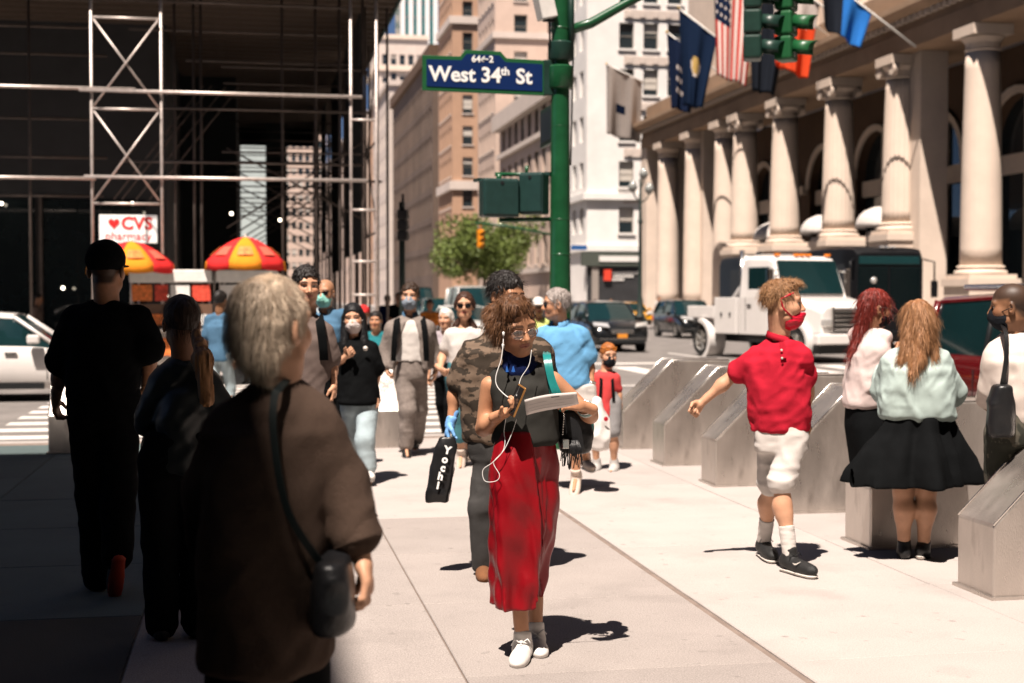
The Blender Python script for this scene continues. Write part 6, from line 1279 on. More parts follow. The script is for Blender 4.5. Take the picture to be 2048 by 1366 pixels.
# ================================================================== camouflage shirt man
p = Person('man in camouflage shirt with blue glove behind the centre woman', 1010, 8.35, 1.80, 165)
p.j(head=(1012, 590, .0), neck=(1010, 655, .03), sl=(944, 690, .02), sr=(1078, 688, .0), el=(912, 775, .06), wl=(903, 842, .02), hl=(893, 872, .0), er=(1095, 780, .1), wr=(1080, 830, .1),
    pl=(985, 900, 0), pr=(1030, 900, .05), kl=(963, 1015, -.05), al=(966, 1125, -.02), tl=(968, 1154, -.17), kr=(1040, 1010, .25), ar=(1060, 1080, .55), tr=(1062, 1110, .42))
p.rows = p.prow([(672, 945, 1075, .09), (700, 925, 1090, .12), (770, 925, 1088, .135), (830, 930, 1085, .135), (885, 935, 1082, .135)]); p.ax, p.fx = RT, FW
p.hd = dict(yaw=135, pitch=12, roll=0); p.hs = 1.0
p.body('tan', hands=dict(l=dict(curl=.9, n=(RT * .9), thumb=-1, col=(0.17, 0.38, 0.72), scale=1.08)), face=dict(brow=(.015, .01, .01), scalp=(.02, .015, .012), hairz=.06))
p.shirt(camo, 'camouflage_shirt', sleeve=.80, sr=(.069, .076), g=.014, wr=(.016, (8, 8, 14)), seed=3)
collar(p, camo, r=.07, h=.045)
p.legs(dark_d, 'jeans', r=(.10, .075, .066), wr=(.010, (11, 11, 26)), seed=9, rows=p.prow([(855, 940, 1080, .13), (890, 938, 1082, .135), (920, 940, 1078, .125)]))
p.hair(hmat('black', (0.012, 0.009, 0.008)), 'short', vol=1.0, amp=.011, line=.075, back=-.02, strands=1500, slen=.04, jit=.6)
S_ = SDF(.007, .02); S_.cap(p.J['wl'] - nrm(p.J['wl'] - p.J['el']) * .012, p.J['wl'] + nrm(p.J['hl'] - p.J['wl']) * .03, .034, .031); S_.noise(.004, (30, 30, 60), 2); p.mk('glove_cuff', S_, mat('blue_nitrile', (0.17, 0.38, 0.72), .5))
for q in 'lr': p.shoe(q, bsuede, mat('dark_rubber', (0.02, 0.018, 0.016), .8), ln=.29, high=.08, w=.05, name='boot')
bg_ = thing('bottle_bag', 'black vertical bag with white Yochi lettering in the gloved hand', 'bag', P(880, 1005, 8.3)); bo = P(880, 1005, 8.3)
rows = [P(0, y, 8.3)[2:3].tolist() + P((a + b_) / 2, y, 8.3)[:2].tolist() + [(b_ - a) / 2 / FPX * 8.3, dp] for y, a, b_, dp in ((1003, 851, 897, .05), (985, 850, 899, .06), (940, 860, 908, .055), (890, 872, 914, .04), (874, 882, 908, .025))]
S_ = SDF(.006, .02); S_.loft(rows, RT, FW, p=3.5, rnd=.006); S_.noise(.007, (12, 12, 9), 5); v, q = S_.verts(); meshobj('bag_body', npmesh('bag_body', v - bo, q, mat('black_nylon', (0.011, 0.011, 0.012), .33, 0, .2, 10, .2, 40)), bg_)
for i, (ch, x, y) in enumerate((('Y', 895, 901), ('o', 890, 919), ('c', 886, 936), ('h', 881, 953), ('i', 876, 971))):
    text('letter', ch, .062, wht, bg_, tuple(P(x, y, 8.3 - .078) - bo), rz=-TH, ry=R(12), depth=.001, bold=.003)

# ================================================================== mint sweater woman
p = Person('woman seen from behind in mint sweater and black flared skirt', 1830, 8.85, 1.63, 350)
p.j(head=(1834, 643, -.02), neck=(1836, 690, .0), sl=(1787, 712, .0), sr=(1880, 708, .0), el=(1768, 782, .14), wl=(1772, 742, .36), hl=(1788, 720, .42), er=(1907, 785, .10), wr=(1880, 745, .34), hr=(1850, 720, .42),
    pl=(1808, 880, 0), pr=(1852, 880, 0), kl=(1806, 985, .02), al=(1808, 1094, .0), tl=(1806, 1112, .17), kr=(1852, 985, .02), ar=(1847, 1094, .0), tr=(1862, 1114, .15))
p.rows = p.prow([(704, 1790, 1882, .10), (735, 1775, 1893, .14), (780, 1765, 1900, .15), (815, 1766, 1902, .15), (838, 1768, 1903, .145)]); p.ax, p.fx = RT, FW; p.hd = dict(yaw=345, pitch=14, roll=6)
p.body('light', hands=dict(l=dict(curl=.6), r=dict(curl=.6)), leg=(.085, .062, .036))
p.shirt(mint, 'sweatshirt', sleeve=1.88, sr=(.076, .070), g=.016, wr=(.020, (7, 7, 10)), seed=23, neck=(.06, .09), res=.010)
p.hair(hmat('copper', (0.24, 0.105, 0.045)), 'long', vol=1.02, amp=.010, seed=8, strands=5200, slen=.06, fr=(48, 48, 16), jit=.16, sw_=.0009, scol=hmat('copper_light', (0.36, 0.18, 0.085)),
       extra=lambda S_, s: (S_.cap(s.HL(0, -.06, -.02), P(1832, 728, 8.85 - .13), .075, .045, k=.04), S_.cap(s.HL(-.05, -.03, -.02), P(1803, 722, 8.85 - .10), .05, .022, k=.03), S_.cap(s.HL(.05, -.03, -.02), P(1868, 716, 8.85 - .10), .05, .022, k=.03), S_.cap(P(1838, 715, 8.85 - .15), P(1820, 752, 8.85 - .17), .03, .01, k=.02)))
rows = p.prow([(832, 1772, 1900, .15), (862, 1755, 1905, .17), (905, 1724, 1922, .22, -.02), (945, 1704, 1932, .25, -.03), (968, 1698, 1937, .27, -.03)])
S_ = SDF(.011, .02); S_.loft(rows, RT, FW, p=2.0, rnd=.006, fold=lambda a, z: np.clip((1.0 - z) / .45, 0, 1) * (.045 * np.sin(5 * a + .6 + 2 * z) + .028 * np.sin(9 * a + 1.3) + .016 * np.sin(14 * a + 5 * z)) ); S_.noise(.008, (8, 8, 5), 4); c = P(1830, 1000, 8.85); S_.loft([(rows[-1][0] - .1, c[0], c[1], .32, .24), (rows[2][0], c[0], c[1], .16, .14)], RT, FW, op='s', k=.01); S_.ell(P(1920, 992, 8.75), (.30, .2, .05), k=.02, op='s'); p.mk('flared_skirt', S_, blk)
for q in 'lr': p.shoe(q, blklea, wsole, ln=.25, name='slip_on_shoe', h=.042)

# ================================================================== pink sweater woman
p = Person('woman with red hair, glasses and pale pink sweater', 1745, 9.75, 1.66, 75)
p.j(head=(1752, 616, .0), neck=(1742, 662, .02), sl=(1722, 690, .10), sr=(1745, 695, -.12), el=(1712, 765, .12), er=(1748, 770, -.14), wr=(1790, 715, -.12), hr=(1806, 690, -.1), wl=(1780, 730, .1), hl=(1800, 705, .1))
p.rows = p.prow([(680, 1718, 1775, .15), (710, 1708, 1785, .17), (760, 1700, 1790, .17), (800, 1692, 1792, .17), (815, 1695, 1790, .165)]); p.ax, p.fx = RT, FW; p.hd = dict(yaw=80, pitch=10, roll=0); p.hs = .92
p.body('tan', hands=dict(r=dict(curl=.7), l=dict(curl=.7)), face=dict(brow=(.05, .02, .02)))
p.shirt(pinkw, 'hooded_sweatshirt', sleeve=1.8, sr=(.085, .07), g=.014, wr=(.018, (8, 8, 9)), seed=31, extra=lambda S_: S_.cap(P(1718, 672, 9.75 + .05), P(1768, 676, 9.75 - .06), .065, .05, k=.04))
p.hair(hmat('crimson', (0.16, 0.018, 0.012)), 'long', vol=1.03, amp=.010, seed=18, strands=1400, slen=.08, fr=(50, 50, 20), jit=.25, extra=lambda S_, s: (S_.cap(s.HL(0, -.06, -.02), P(1722, 665, 9.75), .07, .045, k=.03), S_.cap(P(1722, 665, 9.75), P(1700, 712, 9.72), .045, .02, k=.03)))
p.face_shell('face_mask', mask_k); p.loops(mask_k); p.glasses(steel_c, clear_l, name='eyeglasses')
rows = p.prow([(805, 1693, 1790, .16), (850, 1692, 1795, .19), (920, 1704, 1800, .2), (1000, 1716, 1800, .2)]); S_ = SDF(.014, .02); S_.loft(rows, RT, FW, fold=lambda a, z: .012 * np.sin(5 * a) * np.clip((1 - z) * 2, 0, 1)); p.mk('long_skirt', S_, blk)
for q in 'lr': p.shoe(q, bshoe, wsole)

# ================================================================== white sweater man at the edge
p = Person('man in cream sweater with black sling bag at the right edge', 2030, 8.15, 1.74, 318)
p.j(head=(2020, 612, .0), neck=(2026, 655, .02), sl=(1990, 700, .02), sr=(2085, 695, .0), el=(1984, 775, .06), wl=(1974, 800, .16), hl=(1966, 812, .24), er=(2105, 790, 0), wr=(2100, 850, 0), pl=(2005, 870, 0), pr=(2055, 870, 0), kl=(2000, 1000, .0), al=(1996, 1130, .05), kr=(2055, 1000, .0), ar=(2058, 1130, 0))
p.J['tl'] = p.J['al'] + p.f * .17 - Zv(.05); p.J['tr'] = p.J['ar'] + p.f * .17 - Zv(.05)
p.rows = p.prow([(688, 1995, 2080, .10), (720, 1982, 2092, .13), (790, 1984, 2092, .135), (848, 1986, 2090, .13)]); p.ax, p.fx = RT, FW; p.hd = dict(yaw=292, pitch=6, roll=0); p.hs = .98
p.body('brown', hands=dict(l=dict(curl=.5)), face=dict(scalp=(.035, .022, .016), hairz=.045))
p.shirt(cloth('cream_fleece', (0.64, 0.55, 0.49), .06), 'sweater', sleeve=1.85, sr=(.08, .06), g=.014, wr=(.014, (8, 8, 11)), seed=41)
p.legs(mat('dark_camo', (0.035, 0.036, 0.028), .9, 0, .2, 9, .3, 200, .2, dark=(.10, .09, .07, 11, .55, .03)), 'cargo_trousers', r=(.105, .082, .072))
p.face_shell('face_mask', mask_k, amp=.002); p.loops(mask_k)
for q in 'lr': p.shoe(q, bshoe, wsole)
sb = thing('sling_bag', 'black sling bag hanging at the cream sweater man\'s side', 'bag', P(1998, 870, 8.0)); bo = P(1998, 870, 8.0); S_ = SDF(.008, .02); S_.loft([(P(0, y, 8)[2], *P((a + b_) / 2, y, 8.0)[:2], (b_ - a) / 2 / FPX * 8, .06) for y, a, b_ in ((874, 1978, 2024), (850, 1973, 2030), (800, 1975, 2026), (768, 1988, 2020))], RT, FW, p=3); S_.noise(.006, 12, 3); v, q = S_.verts(); meshobj('bag_body', npmesh('bag_body', v - bo, q, blklea), sb)
strap('bag_strap', blklea, spline([P(2003, 775, 8.0), P(2012, 720, 7.98), P(2012, 670, 8.02), P(2004, 650, 8.12), P(2000, 646, 8.25)], 6), .013, .003, sb, bo)

# ================================================================== blue polo man, child
p = Person('grey haired man in sky blue polo carrying a plastic bag', 1140, 11.9, 1.76, 215)
p.j(head=(1112, 608, -.02), neck=(1120, 646, .02), sl=(1084, 662, .0), sr=(1163, 660, .0), er=(1178, 725, .05), wr=(1183, 770, -.02), hr=(1190, 795, -.04), el=(1070, 725, .0), wl=(1075, 770, -.1), pl=(1125, 795, 0), pr=(1162, 795, 0), kl=(1150, 880, -.05), al=(1152, 948, -.03), tl=(1147, 978, -.17), kr=(1163, 875, .12), ar=(1172, 918, .40), tr=(1178, 932, .3))
p.rows = p.prow([(652, 1094, 1152, .09), (685, 1086, 1164, .115), (730, 1086, 1172, .125), (775, 1092, 1178, .125)]); p.ax, p.fx = RT, FW; p.hd = dict(yaw=262, pitch=3, roll=0)
p.body('tan', hands=dict(r=dict(curl=.9)), face=dict(brow=(.12, .10, .09), stubble=(.2, .13, .1)), leg=(.075, .055, .038)); p.shirt(blue_p, 'polo_shirt', sleeve=.72, sr=(.069, .082), g=.010, wr=(.022, (9, 9, 14)), seed=51); collar(p, blue_p, r=.07, h=.05, open_=.4)
p.legs(wht_c, 'shorts', r=(.10, .09, .09), to=.85, wr=(.010, (9, 9, 12)), rows=p.prow([(768, 1096, 1190, .13), (800, 1098, 1194, .135), (830, 1102, 1190, .125)]))
p.hair(hmat('grey', (0.30, 0.26, 0.24)), 'short', vol=1.0, amp=.008, line=.085, back=-.03, strands=900, slen=.035, jit=.5); p.glasses(blkglass, blkglass, rz=.021)
for q in 'lr': p.shoe(q, mat('canvas_shoe', (.55, .45, .38), .8), wsole, ln=.28)
b = MB(); dd = nrm(p.J['er'] - p.J['wr']); e1 = nrm(np.cross(dd, UPV)); e2 = np.cross(dd, e1); c = p.J['wr'] + dd * .015; b.tube([tuple(c + (e1 * math.cos(t) + e2 * math.sin(t)) * .033 - p.o) for t in np.linspace(0, 6.283, 18)], .009, 6, caps=False); b.build('watch', steel_c, p.t, sm=True)
pbag = thing('plastic_bag', 'white plastic shopping bag hanging from the blue polo man\'s hand', 'bag', P(1198, 898, 11.8)); bo = P(1198, 898, 11.8)
S_ = SDF(.012, .03); S_.loft([(P(0, y, 11.8)[2], *P((a + b_) / 2, y, 11.8)[:2], (b_ - a) / 2 / FPX * 11.8, dp) for y, a, b_, dp in ((898, 1180, 1218, .07), (875, 1174, 1222, .10), (840, 1175, 1217, .09), (808, 1182, 1206, .04), (794, 1188, 1198, .02))], RT, FW); S_.noise(.022, (9, 9, 7), 12); v, q = S_.verts(); meshobj('bag_body', npmesh('bag_body', v - bo, q, mat('white_plastic', (.68, .64, .61), .4, 0, .08, 8)), pbag)
b = MB(); b.lathe([(0, -.003), (.02, 0), (0, .003)], tuple(P(1212, 838, 11.70) - bo), 10, axis='y'); b.build('printed_mark', red_p, pbag)

p = Person('small child in coral shirt and dark mask beside the barriers', 1210, 13.4, 1.24, 195, sw=.11, hs=.82, res=1.2)
p.j(head=(1217, 710, 0), neck=(1213, 737, .02), sl=(1196, 749, 0), sr=(1228, 749, 0), el=(1192, 790, 0), wl=(1196, 818, -.05), er=(1236, 785, .0), wr=(1240, 805, -.02), hr=(1243, 818, -.03))
p.rows = p.prow([(744, 1198, 1227, .07), (770, 1194, 1229, .09), (810, 1190, 1226, .095), (835, 1188, 1226, .1)]); p.ax, p.fx = RT, FW; p.hd = dict(yaw=165, pitch=5, roll=0)
p.body('light', arm=(.032, .028, .02), leg=(.06, .042, .03), hands=dict(l=dict(scale=.75), r=dict(scale=.75))); p.shirt(coral, 'tee_shirt', sleeve=.7, sr=(.05, .052), g=.010, seed=61); p.legs(cloth('grey_shorts', (.25, .24, .24)), 'shorts', r=(.075, .07, .07), to=.9, g=-.04)
p.hair(hmat('ginger', (0.30, 0.10, 0.025)), 'short', vol=1.04, amp=.006, line=.08, back=-.04); p.face_shell('face_mask', mask_k); p.loops(mask_k); p.glasses(mat('amber_frame', (.6, .2, .03), .3), mat('amber_glass', (.5, .15, .02), .05), zc=.075, y=.085)
for q in 'lr': p.shoe(q, mat('grey_shoe', (.4, .38, .36), .7), wsole, ln=.2)
S_ = SDF(.01, .02)
for q in 'lr': strap('backpack_strap', blk, spline([p.J['s' + q] * .7 + p.J['neck'] * .3 + Zv(.035) - FW * .02, p.J['s' + q] * .7 + p.J['neck'] * .3 - FW * .10 - Zv(.05), p.J['s' + q] * .85 + p.J['neck'] * .15 - FW * .11 - Zv(.22)], 5), .014, .004, p.t, p.o)

# ================================================================== suit man, black tee woman, sunglasses woman
p = Person('man in grey suit and blue grey mask crossing the street', 822, 14.6, 1.81, 183, res=1.1)
p.j(head=(820, 592, 0), neck=(820, 628, .03), sl=(785, 648, .02), sr=(856, 648, .02), el=(771, 700, .05), wl=(772, 735, -.02), hl=(778, 755, -.05), er=(868, 702, .1), wr=(872, 742, .08), hr=(868, 760, .06), pl=(808, 748, 0), pr=(834, 748, 0), kl=(816, 822, -.12), al=(812, 888, -.08), tl=(815, 910, -.22), kr=(838, 820, .12), ar=(832, 878, .42), tr=(830, 894, .30))
p.rows = p.prow([(638, 788, 853, .10), (665, 782, 860, .13), (705, 784, 858, .13), (740, 782, 860, .14)]); p.ax, p.fx = RT, FW; p.hd = dict(yaw=182, pitch=2, roll=2); p.hs = 1.0
p.body('light', hands=dict(l=dict(curl=.6), r=dict(curl=.6)), face=dict(brow=(.03, .015, .01))); p.shirt(wht_c, 'dress_shirt', sleeve=0, g=.004, wr=(.010, (10, 10, 14)), seed=71, hem=zat(722, 14.6)); collar(p, denim_b, r=.066, h=.05, open_=.5)
cen = P(818, 690, 14.45)
p.shirt(grey_w, 'suit_jacket', sleeve=1.92, sr=(.073, .062), g=.022, wr=(.010, (9, 9, 9)), seed=72, sub=lambda S_: (S_.loft([(P(0, 745, 14.4)[2], *P(812, 745, 14.4)[:2], .19, .16), (P(0, 700, 14.4)[2], *P(818, 700, 14.4)[:2], .115, .16), (P(0, 630, 14.4)[2], *P(821, 630, 14.4)[:2], .06, .14)], RT, FW, op='s', k=.01)), hem=zat(738, 14.6))
p.legs(grey_w, 'suit_trousers', r=(.105, .085, .075), wr=(.012, (9, 9, 14)), g=.01); p.hair(hmat('dark_brown', (0.035, 0.018, 0.010)), 'short', vol=1.02, amp=.011, line=.078, back=-.03, strands=700, slen=.045, jit=.6); p.face_shell('face_mask', mask_g, r=(.071, .088, .072)); p.loops(mask_g)
for q in 'lr':
    p.shoe(q, blklea, mat('tan_welt', (.2, .1, .05), .6), ln=.29); sg = -1 if q == 'l' else 1
    strap('backpack_strap', blk, spline([P(820 + sg * 25, 636, 14.65), P(820 + sg * 27, 645, 14.42), P(820 + sg * 31, 680, 14.38), P(820 + sg * 33, 722, 14.42)], 5), .028, .006, p.t, p.o)
p = Person('woman in oversized black tee and white mask with pale jeans', 722, 12.5, 1.61, 185)
p.j(head=(707, 636, 0), neck=(709, 668, .03), sl=(682, 690, 0), sr=(740, 690, 0), el=(673, 742, .03), wl=(690, 714, -.17), hl=(712, 695, -.2), er=(752, 742, .03), wr=(752, 785, -.02), hr=(758, 806, -.04), pl=(705, 815, 0), pr=(734, 812, 0), kl=(703, 872, .12), al=(700, 918, .42), tl=(700, 935, .3), kr=(731, 880, -.14), ar=(736, 938, -.12), tr=(741, 962, -.26))
p.rows = p.prow([(682, 686, 737, .09), (710, 680, 748, .12), (760, 679, 754, .14), (808, 677, 757, .15)]); p.ax, p.fx = RT, FW; p.hd = dict(yaw=180, pitch=4, roll=-4); p.hs = .95
p.body('light', fem=True, hands=dict(l=dict(curl=.9, n=-FW), r=dict(curl=.4)), arm=(.038, .032, .023), face=dict(brow=(.02, .015, .01))); p.shirt(blk, 'tee_shirt', sleeve=.9, sr=(.078, .08), g=.012, wr=(.014, (8, 8, 12)), seed=81, hem=zat(808, 12.5))
p.legs(light_d, 'jeans', r=(.098, .082, .076), to=1.9, wr=(.011, (9, 9, 16)), g=-.01)
p.hair(hmat('jet', (0.006, 0.006, 0.007)), 'long', vol=1.03, amp=.004, line=.07, strands=500, slen=.06, jit=.1, extra=lambda S_, s: [S_.cap(s.HL(x * .062, -.02, 0), P(709 + x * 20 * -1, 690, 12.5 - .02), .042, .04, k=.03) for x in (-1, 1)])
p.face_shell('face_mask', mask_w); p.loops(mask_w); b = MB(); b.lathe([(0, -.006), (.022, 0), (0, .006)], (0, 0, 0), 12, axis='y'); o = b.build('badge', wsole, p.t, sm=True); o.location = tuple(P(731, 697, 12.5 - .165) - p.o)
for q in 'lr': p.shoe(q, wlea, wsole, ln=.24)
p = Person('woman in white tee with sunglasses and long brown hair', 928, 13.6, 1.68, 180, res=1.1)
p.j(head=(929, 611, 0), neck=(928, 645, .03), sl=(901, 662, 0), sr=(957, 662, 0), el=(885, 712, .04), wl=(880, 737, -.12), hl=(893, 748, -.2), er=(968, 712, .04), wr=(962, 745, -.05), kl=(918, 830, 0), al=(922, 905, .05), tl=(920, 932, -.08), kr=(938, 835, .1), ar=(936, 900, .25), tr=(937, 918, .12))
p.rows = p.prow([(655, 904, 954, .09), (690, 898, 960, .115), (740, 902, 956, .11), (780, 900, 958, .12)]); p.ax, p.fx = RT, FW; p.hs = .95
p.body('light', fem=True, hands=dict(l=dict(curl=.7)), face=dict(lips=(.4, .08, .08))); p.shirt(wht_c, 'tee_shirt', sleeve=.55, sr=(.066, .066), g=.008, seed=91, neck=(.085, .11)); p.legs(teal_d, 'capri_jeans', r=(.10, .082, .08), to=1.55, g=0)
p.hair(hmat('brunette', (0.05, 0.02, 0.012)), 'long', vol=1.03, amp=.008, line=.08, strands=600, slen=.06, jit=.2, extra=lambda S_, s: [S_.cap(s.HL(x * .06, -.03, 0), P(929 + x * 20, 655, 13.6), .04, .028, k=.03) for x in (-1, 1)]); p.glasses(blkglass, blkglass, rz=.022)
for q in 'lr': p.shoe(q, mat('beige_shoe', (.5, .42, .36), .7), wsole, ln=.24)

# ================================================================== men at the left of the crossing
p = Person('man in charcoal tee with backpack strap beyond the grey haired woman', 622, 10.0, 1.85, 190)
p.j(head=(613, 571, 0), neck=(615, 622, .03), sl=(580, 655, .0), sr=(648, 655, .0), er=(662, 728, .02), wr=(667, 768, -.04), hr=(669, 795, -.06))
p.rows = p.prow([(646, 584, 646, .10), (680, 568, 662, .13), (740, 560, 660, .14), (800, 556, 660, .145)]); p.ax, p.fx = RT, FW; p.hd = dict(yaw=160, pitch=5, roll=0)
p.body('light', hands=dict(r=dict(curl=.5), l=False), face=dict(brow=(.02, .01, .01))); p.shirt(char_t, 'tee_shirt', sleeve=.78, sr=(.066, .078), g=.012, wr=(.014, (8, 8, 12)), seed=101); p.legs(blk, 'trousers')
p.hair(hmat('black', (0.012, 0.009, 0.008)), 'short', vol=1.04, amp=.014, line=.08, back=-.03, strands=500, slen=.04, jit=.6); strap('backpack_strap', blk, spline([P(640, 632, 10.1), P(640, 645, 9.85), P(646, 690, 9.83), P(648, 720, 9.86)], 5), .03, .006, p.t, p.o)
for q in 'lr': p.shoe(q, bshoe, wsole)
p = Person('bald man with teal surgical mask and dark glasses', 652, 13.6, 1.83, 185, res=1.2)
p.j(head=(650, 586, 0), neck=(650, 622, .03)); p.hd = dict(yaw=192, pitch=0, roll=0)
p.body('tan', face=dict(scalp=(.36, .19, .11)), hands=dict(l=False, r=False)); p.shirt(denim_b, 'denim_jacket', sleeve=1.9, sr=(.08, .06), g=.016, seed=111); collar(p, cloth('pale_blue_cotton', (.45, .52, .54)), r=.07, h=.06, open_=.5); p.legs(blk, 'trousers'); p.face_shell('face_mask', mask_t, amp=.006); p.loops(mask_w); p.glasses(blkglass, blkglass, rz=.018)
for q in 'lr': p.shoe(q, bshoe, wsole)

# ================================================================== grey haired woman in front
p = Person('grey haired woman in brown cardigan seen from behind, nearest figure', 510, 3.6, 1.70, 12, res=.9)
p.j(head=(543, 652, 0), neck=(552, 757, .0), sl=(470, 832, .0), sr=(622, 818, .0), el=(425, 985, .04), wl=(430, 1110, .12), hl=(435, 1170, .16), er=(676, 968, .03), wr=(722, 1112, -.02), hr=(741, 1188, -.04), pl=(488, 1290, 0), pr=(580, 1290, 0))
for q, x in (('l', 485), ('r', 582)): p.J['k' + q] = np.array([*P(x, 1300, 3.6)[:2], .46]); p.J['a' + q] = np.array([*P(x, 1300, 3.6)[:2], .07]); p.J['t' + q] = p.J['a' + q] + p.f * .17 - Zv(.05)
p.rows = p.prow([(790, 505, 612, .09), (850, 452, 640, .115), (940, 428, 640, .135), (1060, 418, 645, .15), (1180, 412, 652, .16), (1330, 405, 655, .165)]); p.ax, p.fx = RT, FW; p.hd = dict(yaw=28, pitch=0, roll=0); p.hs = .98
p.body('light', hands=dict(r=dict(curl=.55, n=-RT, thumb=-1)))
p.shirt(brown_w, 'cardigan', sleeve=1.72, sr=(.076, .064), g=.014, wr=(.016, (8, 8, 9)), seed=121, neck=(.06, .09), res=.009)
dd = nrm(p.J['wr'] - p.J['er']); S_ = SDF(.006, .01); c = p.J['er'] + (p.J['wr'] - p.J['er']) * .70; S_.cap(c - dd * .022, c + dd * .022, .066, .064); S_.plane(c - dd * .03, -dd); S_.plane(c + dd * .03, dd); p.mk('cuff', S_, brown_w)
p.hair(hmat('silver_blond', (0.50, 0.36, 0.24)), 'bob', vol=.92, amp=.007, line=.07, seed=9, strands=7500, slen=.022, fr=(40, 40, 22), jit=.14, sw_=.0008, scol=hmat('silver', (0.64, 0.50, 0.37)), extra=lambda S_, s: (s.hell(S_, (0, -.055, -.02), (.066, .052, .065), .03), S_.cap(s.HL(.02, -.06, -.06), s.HL(.025, -.05, -.105), .034, .016, k=.03)))
p.legs(blk, 'trousers', r=(.10, .09, .08), rows=p.prow([(1230, 440, 630, .14), (1290, 435, 635, .14), (1340, 440, 630, .13)]))
for q in 'lr': p.shoe(q, bshoe, wsole)
hb = thing('shoulder_bag', 'dark shoulder bag under the grey haired woman\'s arm', 'bag', P(668, 1262, 3.5)); bo = P(668, 1262, 3.5); S_ = SDF(.008, .03); S_.loft([(P(0, y, 3.5)[2], *P((a + b_) / 2, y, 3.5)[:2], (b_ - a) / 2 / FPX * 3.5, .09) for y, a, b_ in ((1268, 628, 698), (1240, 616, 708), (1170, 620, 712), (1110, 632, 700))], RT, FW, p=2.6); S_.noise(.008, 10, 3); v, q = S_.verts(); meshobj('bag_body', npmesh('bag_body', v - bo, q, blklea), hb)
strap('bag_strap', mat('dark_green_leather', (.006, .010, .010), .5, spec=.2), spline([P(600, 752, 3.72), P(580, 757, 3.58), P(560, 775, 3.48), P(548, 800, 3.455), P(548, 880, 3.43), P(575, 1020, 3.41), P(640, 1125, 3.46)], 6), .009, .003, hb, bo)

# ================================================================== shaded pair on the left
p = Person('man in black cap and tee walking away in the shade', 212, 7.8, 1.90, 3)
p.j(head=(213, 538, 0), neck=(213, 598, .0), sl=(146, 625, 0), sr=(276, 622, 0), el=(122, 738, .02), wl=(112, 798, .04), hl=(112, 830, .08), er=(300, 708, .0), wr=(292, 765, .14), hr=(286, 790, .2), pl=(178, 800, 0), pr=(236, 800, 0), kl=(190, 985, .06), al=(196, 1150, .10), tl=(190, 1160, .27), kr=(238, 975, .02), ar=(232, 1110, -.12), tr=(226, 1165, -.02))
p.rows = p.prow([(612, 156, 268, .11), (650, 146, 276, .14), (710, 142, 276, .145), (760, 140, 272, .145), (800, 144, 268, .14)]); p.ax, p.fx = RT, FW; p.hs = 1.06
p.body('tan', hands=dict(l=dict(curl=.6), r=dict(curl=.7)), face=dict(scalp=(.02, .015, .012), hairz=.04)); p.shirt(blk, 'tee_shirt', sleeve=.82, sr=(.088, .09), g=.014, wr=(.014, (8, 8, 12)), seed=131); p.legs(blk, 'joggers', r=(.118, .095, .082), rows=p.prow([(770, 145, 268, .14), (815, 143, 270, .145), (850, 150, 264, .13)]), wr=(.014, (9, 9, 14)))
S_ = SDF(.006, .01); p.hell(S_, (0, -.012, .045), (.088, .108, .092), .02); S_.plane(p.HL(0, 0, -.005), -p.haxes()[2]); S_.noise(.003, 30, 2); cap_ = p.mk('cap', S_, blk); S_ = SDF(.006, .01); p.hell(S_, (0, .11, .015), (.07, .08, .008), .02); p.mk('cap_brim', S_, blk, parent=cap_)
for q in 'lr': p.shoe(q, bshoe, rsole if q == 'r' else bshoe, ln=.3)
p = Person('girl with ponytail painted sunlit gold and dark jacket walking in the shade', 355, 6.8, 1.63, 345)
p.j(head=(363, 645, 0), neck=(368, 712, 0), sl=(325, 752, 0), sr=(412, 752, 0), el=(306, 835, .05), wl=(298, 872, .06), hl=(286, 896, .1))
p.body('brown', hands=dict(l=dict(curl=.9))); p.shirt(mat('black_jacket', (.012, .016, .017), .45, 0, .2, 10), 'jacket', sleeve=1.3, sr=(.075, .07), g=.016, wr=(.02, (9, 9, 11)), seed=141); p.legs(blk, 'trousers', r=(.105, .085, .075)); p.hd = dict(yaw=335, pitch=4, roll=0)
p.hair(hmat('black_brown', (0.03, 0.016, 0.01)), 'bob', vol=1.02, amp=.005, strands=500, slen=.05, jit=.15); p.loops(mask_k)
S_ = SDF(.007, .02); S_.cap(P(392, 668, 6.68), P(406, 720, 6.6), .022, .04, k=.03); S_.cap(P(406, 720, 6.6), P(414, 800, 6.58), .042, .03, k=.03); S_.noise(.012, (45, 45, 9), 5); p.mk('ponytail', S_, hmat('sunlit_tail', (0.26, 0.13, 0.055)))  # sunlight on the dark hair's tail painted in as a golden colour
for q in 'lr': p.shoe(q, bshoe, wsole)

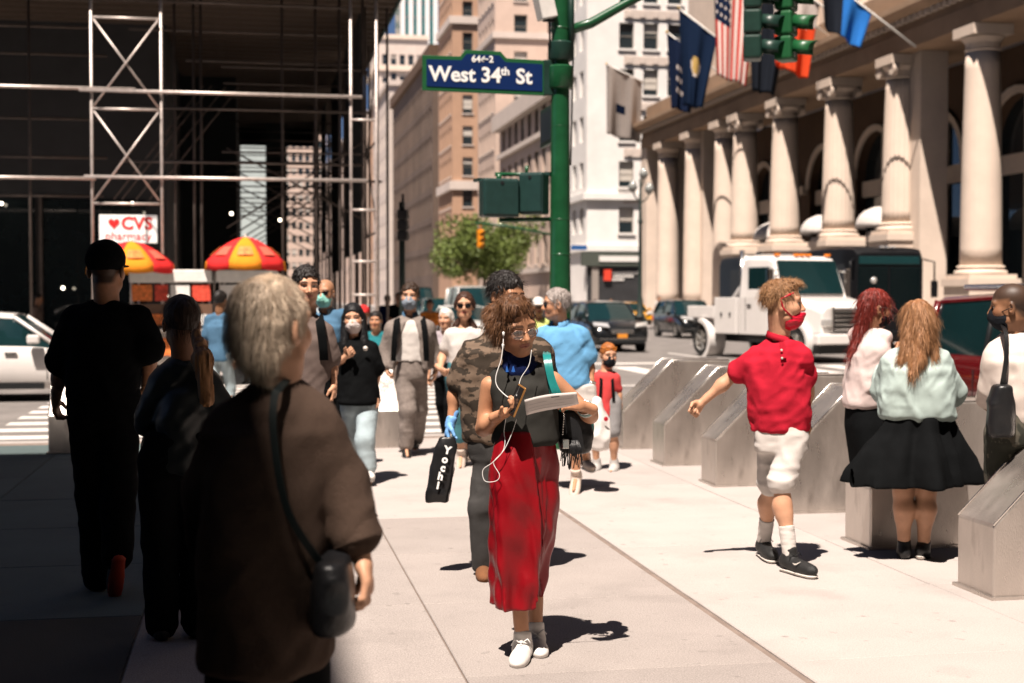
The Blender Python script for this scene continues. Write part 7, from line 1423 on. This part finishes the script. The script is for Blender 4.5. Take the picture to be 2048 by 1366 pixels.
# ================================================================== background figures
def extra(label, px, d, H, yaw, skin, top, bottom, hair, z0=0, style='short', mask=None, sleeve=.75, stride=.15, hat=None):
    p = Person(label, px, d, H, yaw, stride=stride, res=1.7, z0=z0, group='people in the distance')
    p.body(skin, hands=dict(l=dict(res=.008), r=dict(res=.008))); p.shirt(top, 'shirt', sleeve=sleeve, seed=int(px)); p.legs(bottom, 'trousers')
    if hat:
        S_ = SDF(.009, .01); p.hell(S_, (0, -.005, .045), (.090, .110, .088), .02); p.hell(S_, (0, .10, .03), (.065, .07, .012), .02); S_.plane(p.HL(0, 0, .015), -p.haxes()[2]); p.mk('cap', S_, hat)
    if hair:
        ex_ = (lambda S_, s: [S_.cap(s.HL(x * .055, -.03, 0), s.HL(x * .06, -.05, -.14), .04, .03, k=.03) for x in (-1, 1)]) if style == 'long' else None
        p.hair(hair, style, vol=1.02, amp=.008, extra=ex_, back=-.04)
    if mask: p.face_shell('face_mask', mask)
    for q in 'lr': p.shoe(q, bshoe)
    return p
HB = hmat('black', (0.012, 0.009, 0.008)); HG = hmat('white', (0.6, 0.55, 0.5)); HBn = hmat('brunette', (0.05, 0.02, 0.012))
extra('food vendor in dark vest and blue shirt by the carts', 440, 19.5, 1.84, 20, 'brown', denim_b, light_d, HB, z0=ZR)
extra('pedestrian with red cap behind the black tee woman', 727, 21.0, 1.62, 180, 'tan', blk, blk, None, z0=ZR, hat=cloth('red_cap', (.5, .03, .03)))
extra('pedestrian in teal blue shirt beside the suit man', 752, 19.0, 1.55, 185, 'tan', cloth('teal_tee', (.02, .16, .18)), navy, HB, z0=ZR)
extra('white haired pedestrian left of the sunglasses woman', 893, 17.5, 1.60, 200, 'light', cloth('lilac', (.35, .3, .32)), blk, HG, z0=ZR, style='long')
extra('officer in white cap and lime vest behind the blue polo man', 1077, 21.0, 1.74, 180, 'brown', cloth('lime_vest', (.55, .62, .20)), navy, None, z0=ZR, hat=wht_c)
extra('distant walker in orange shirt behind the suit man', 860, 34.0, 1.7, 180, 'brown', cloth('orange_tee', (.5, .16, .03)), blk, HB, z0=ZR)
extra('distant walker in dark coat by the slim dark pole', 798, 36.0, 1.75, 180, 'tan', blk, navy, HBn)
extra('distant walker in navy under the scaffold edge', 775, 38.0, 1.7, 0, 'tan', navy, blk, HB)
extra('distant walker in white on the far right sidewalk', 1318, 82.0, 1.7, 180, 'light', wht_c, blk, HBn)
extra('walker in pink top near the distant shop', 1190, 70.0, 1.65, 180, 'light', coral, dark_d, HBn, z0=ZR)
extra('walker in red top beside the distant car', 1222, 66.0, 1.7, 180, 'tan', red_p, dark_d, HB, z0=ZR)
extra('shaded shopper in grey by the pharmacy doors', 75, 33.5, 1.72, 90, 'brown', char_t, blk, HB)
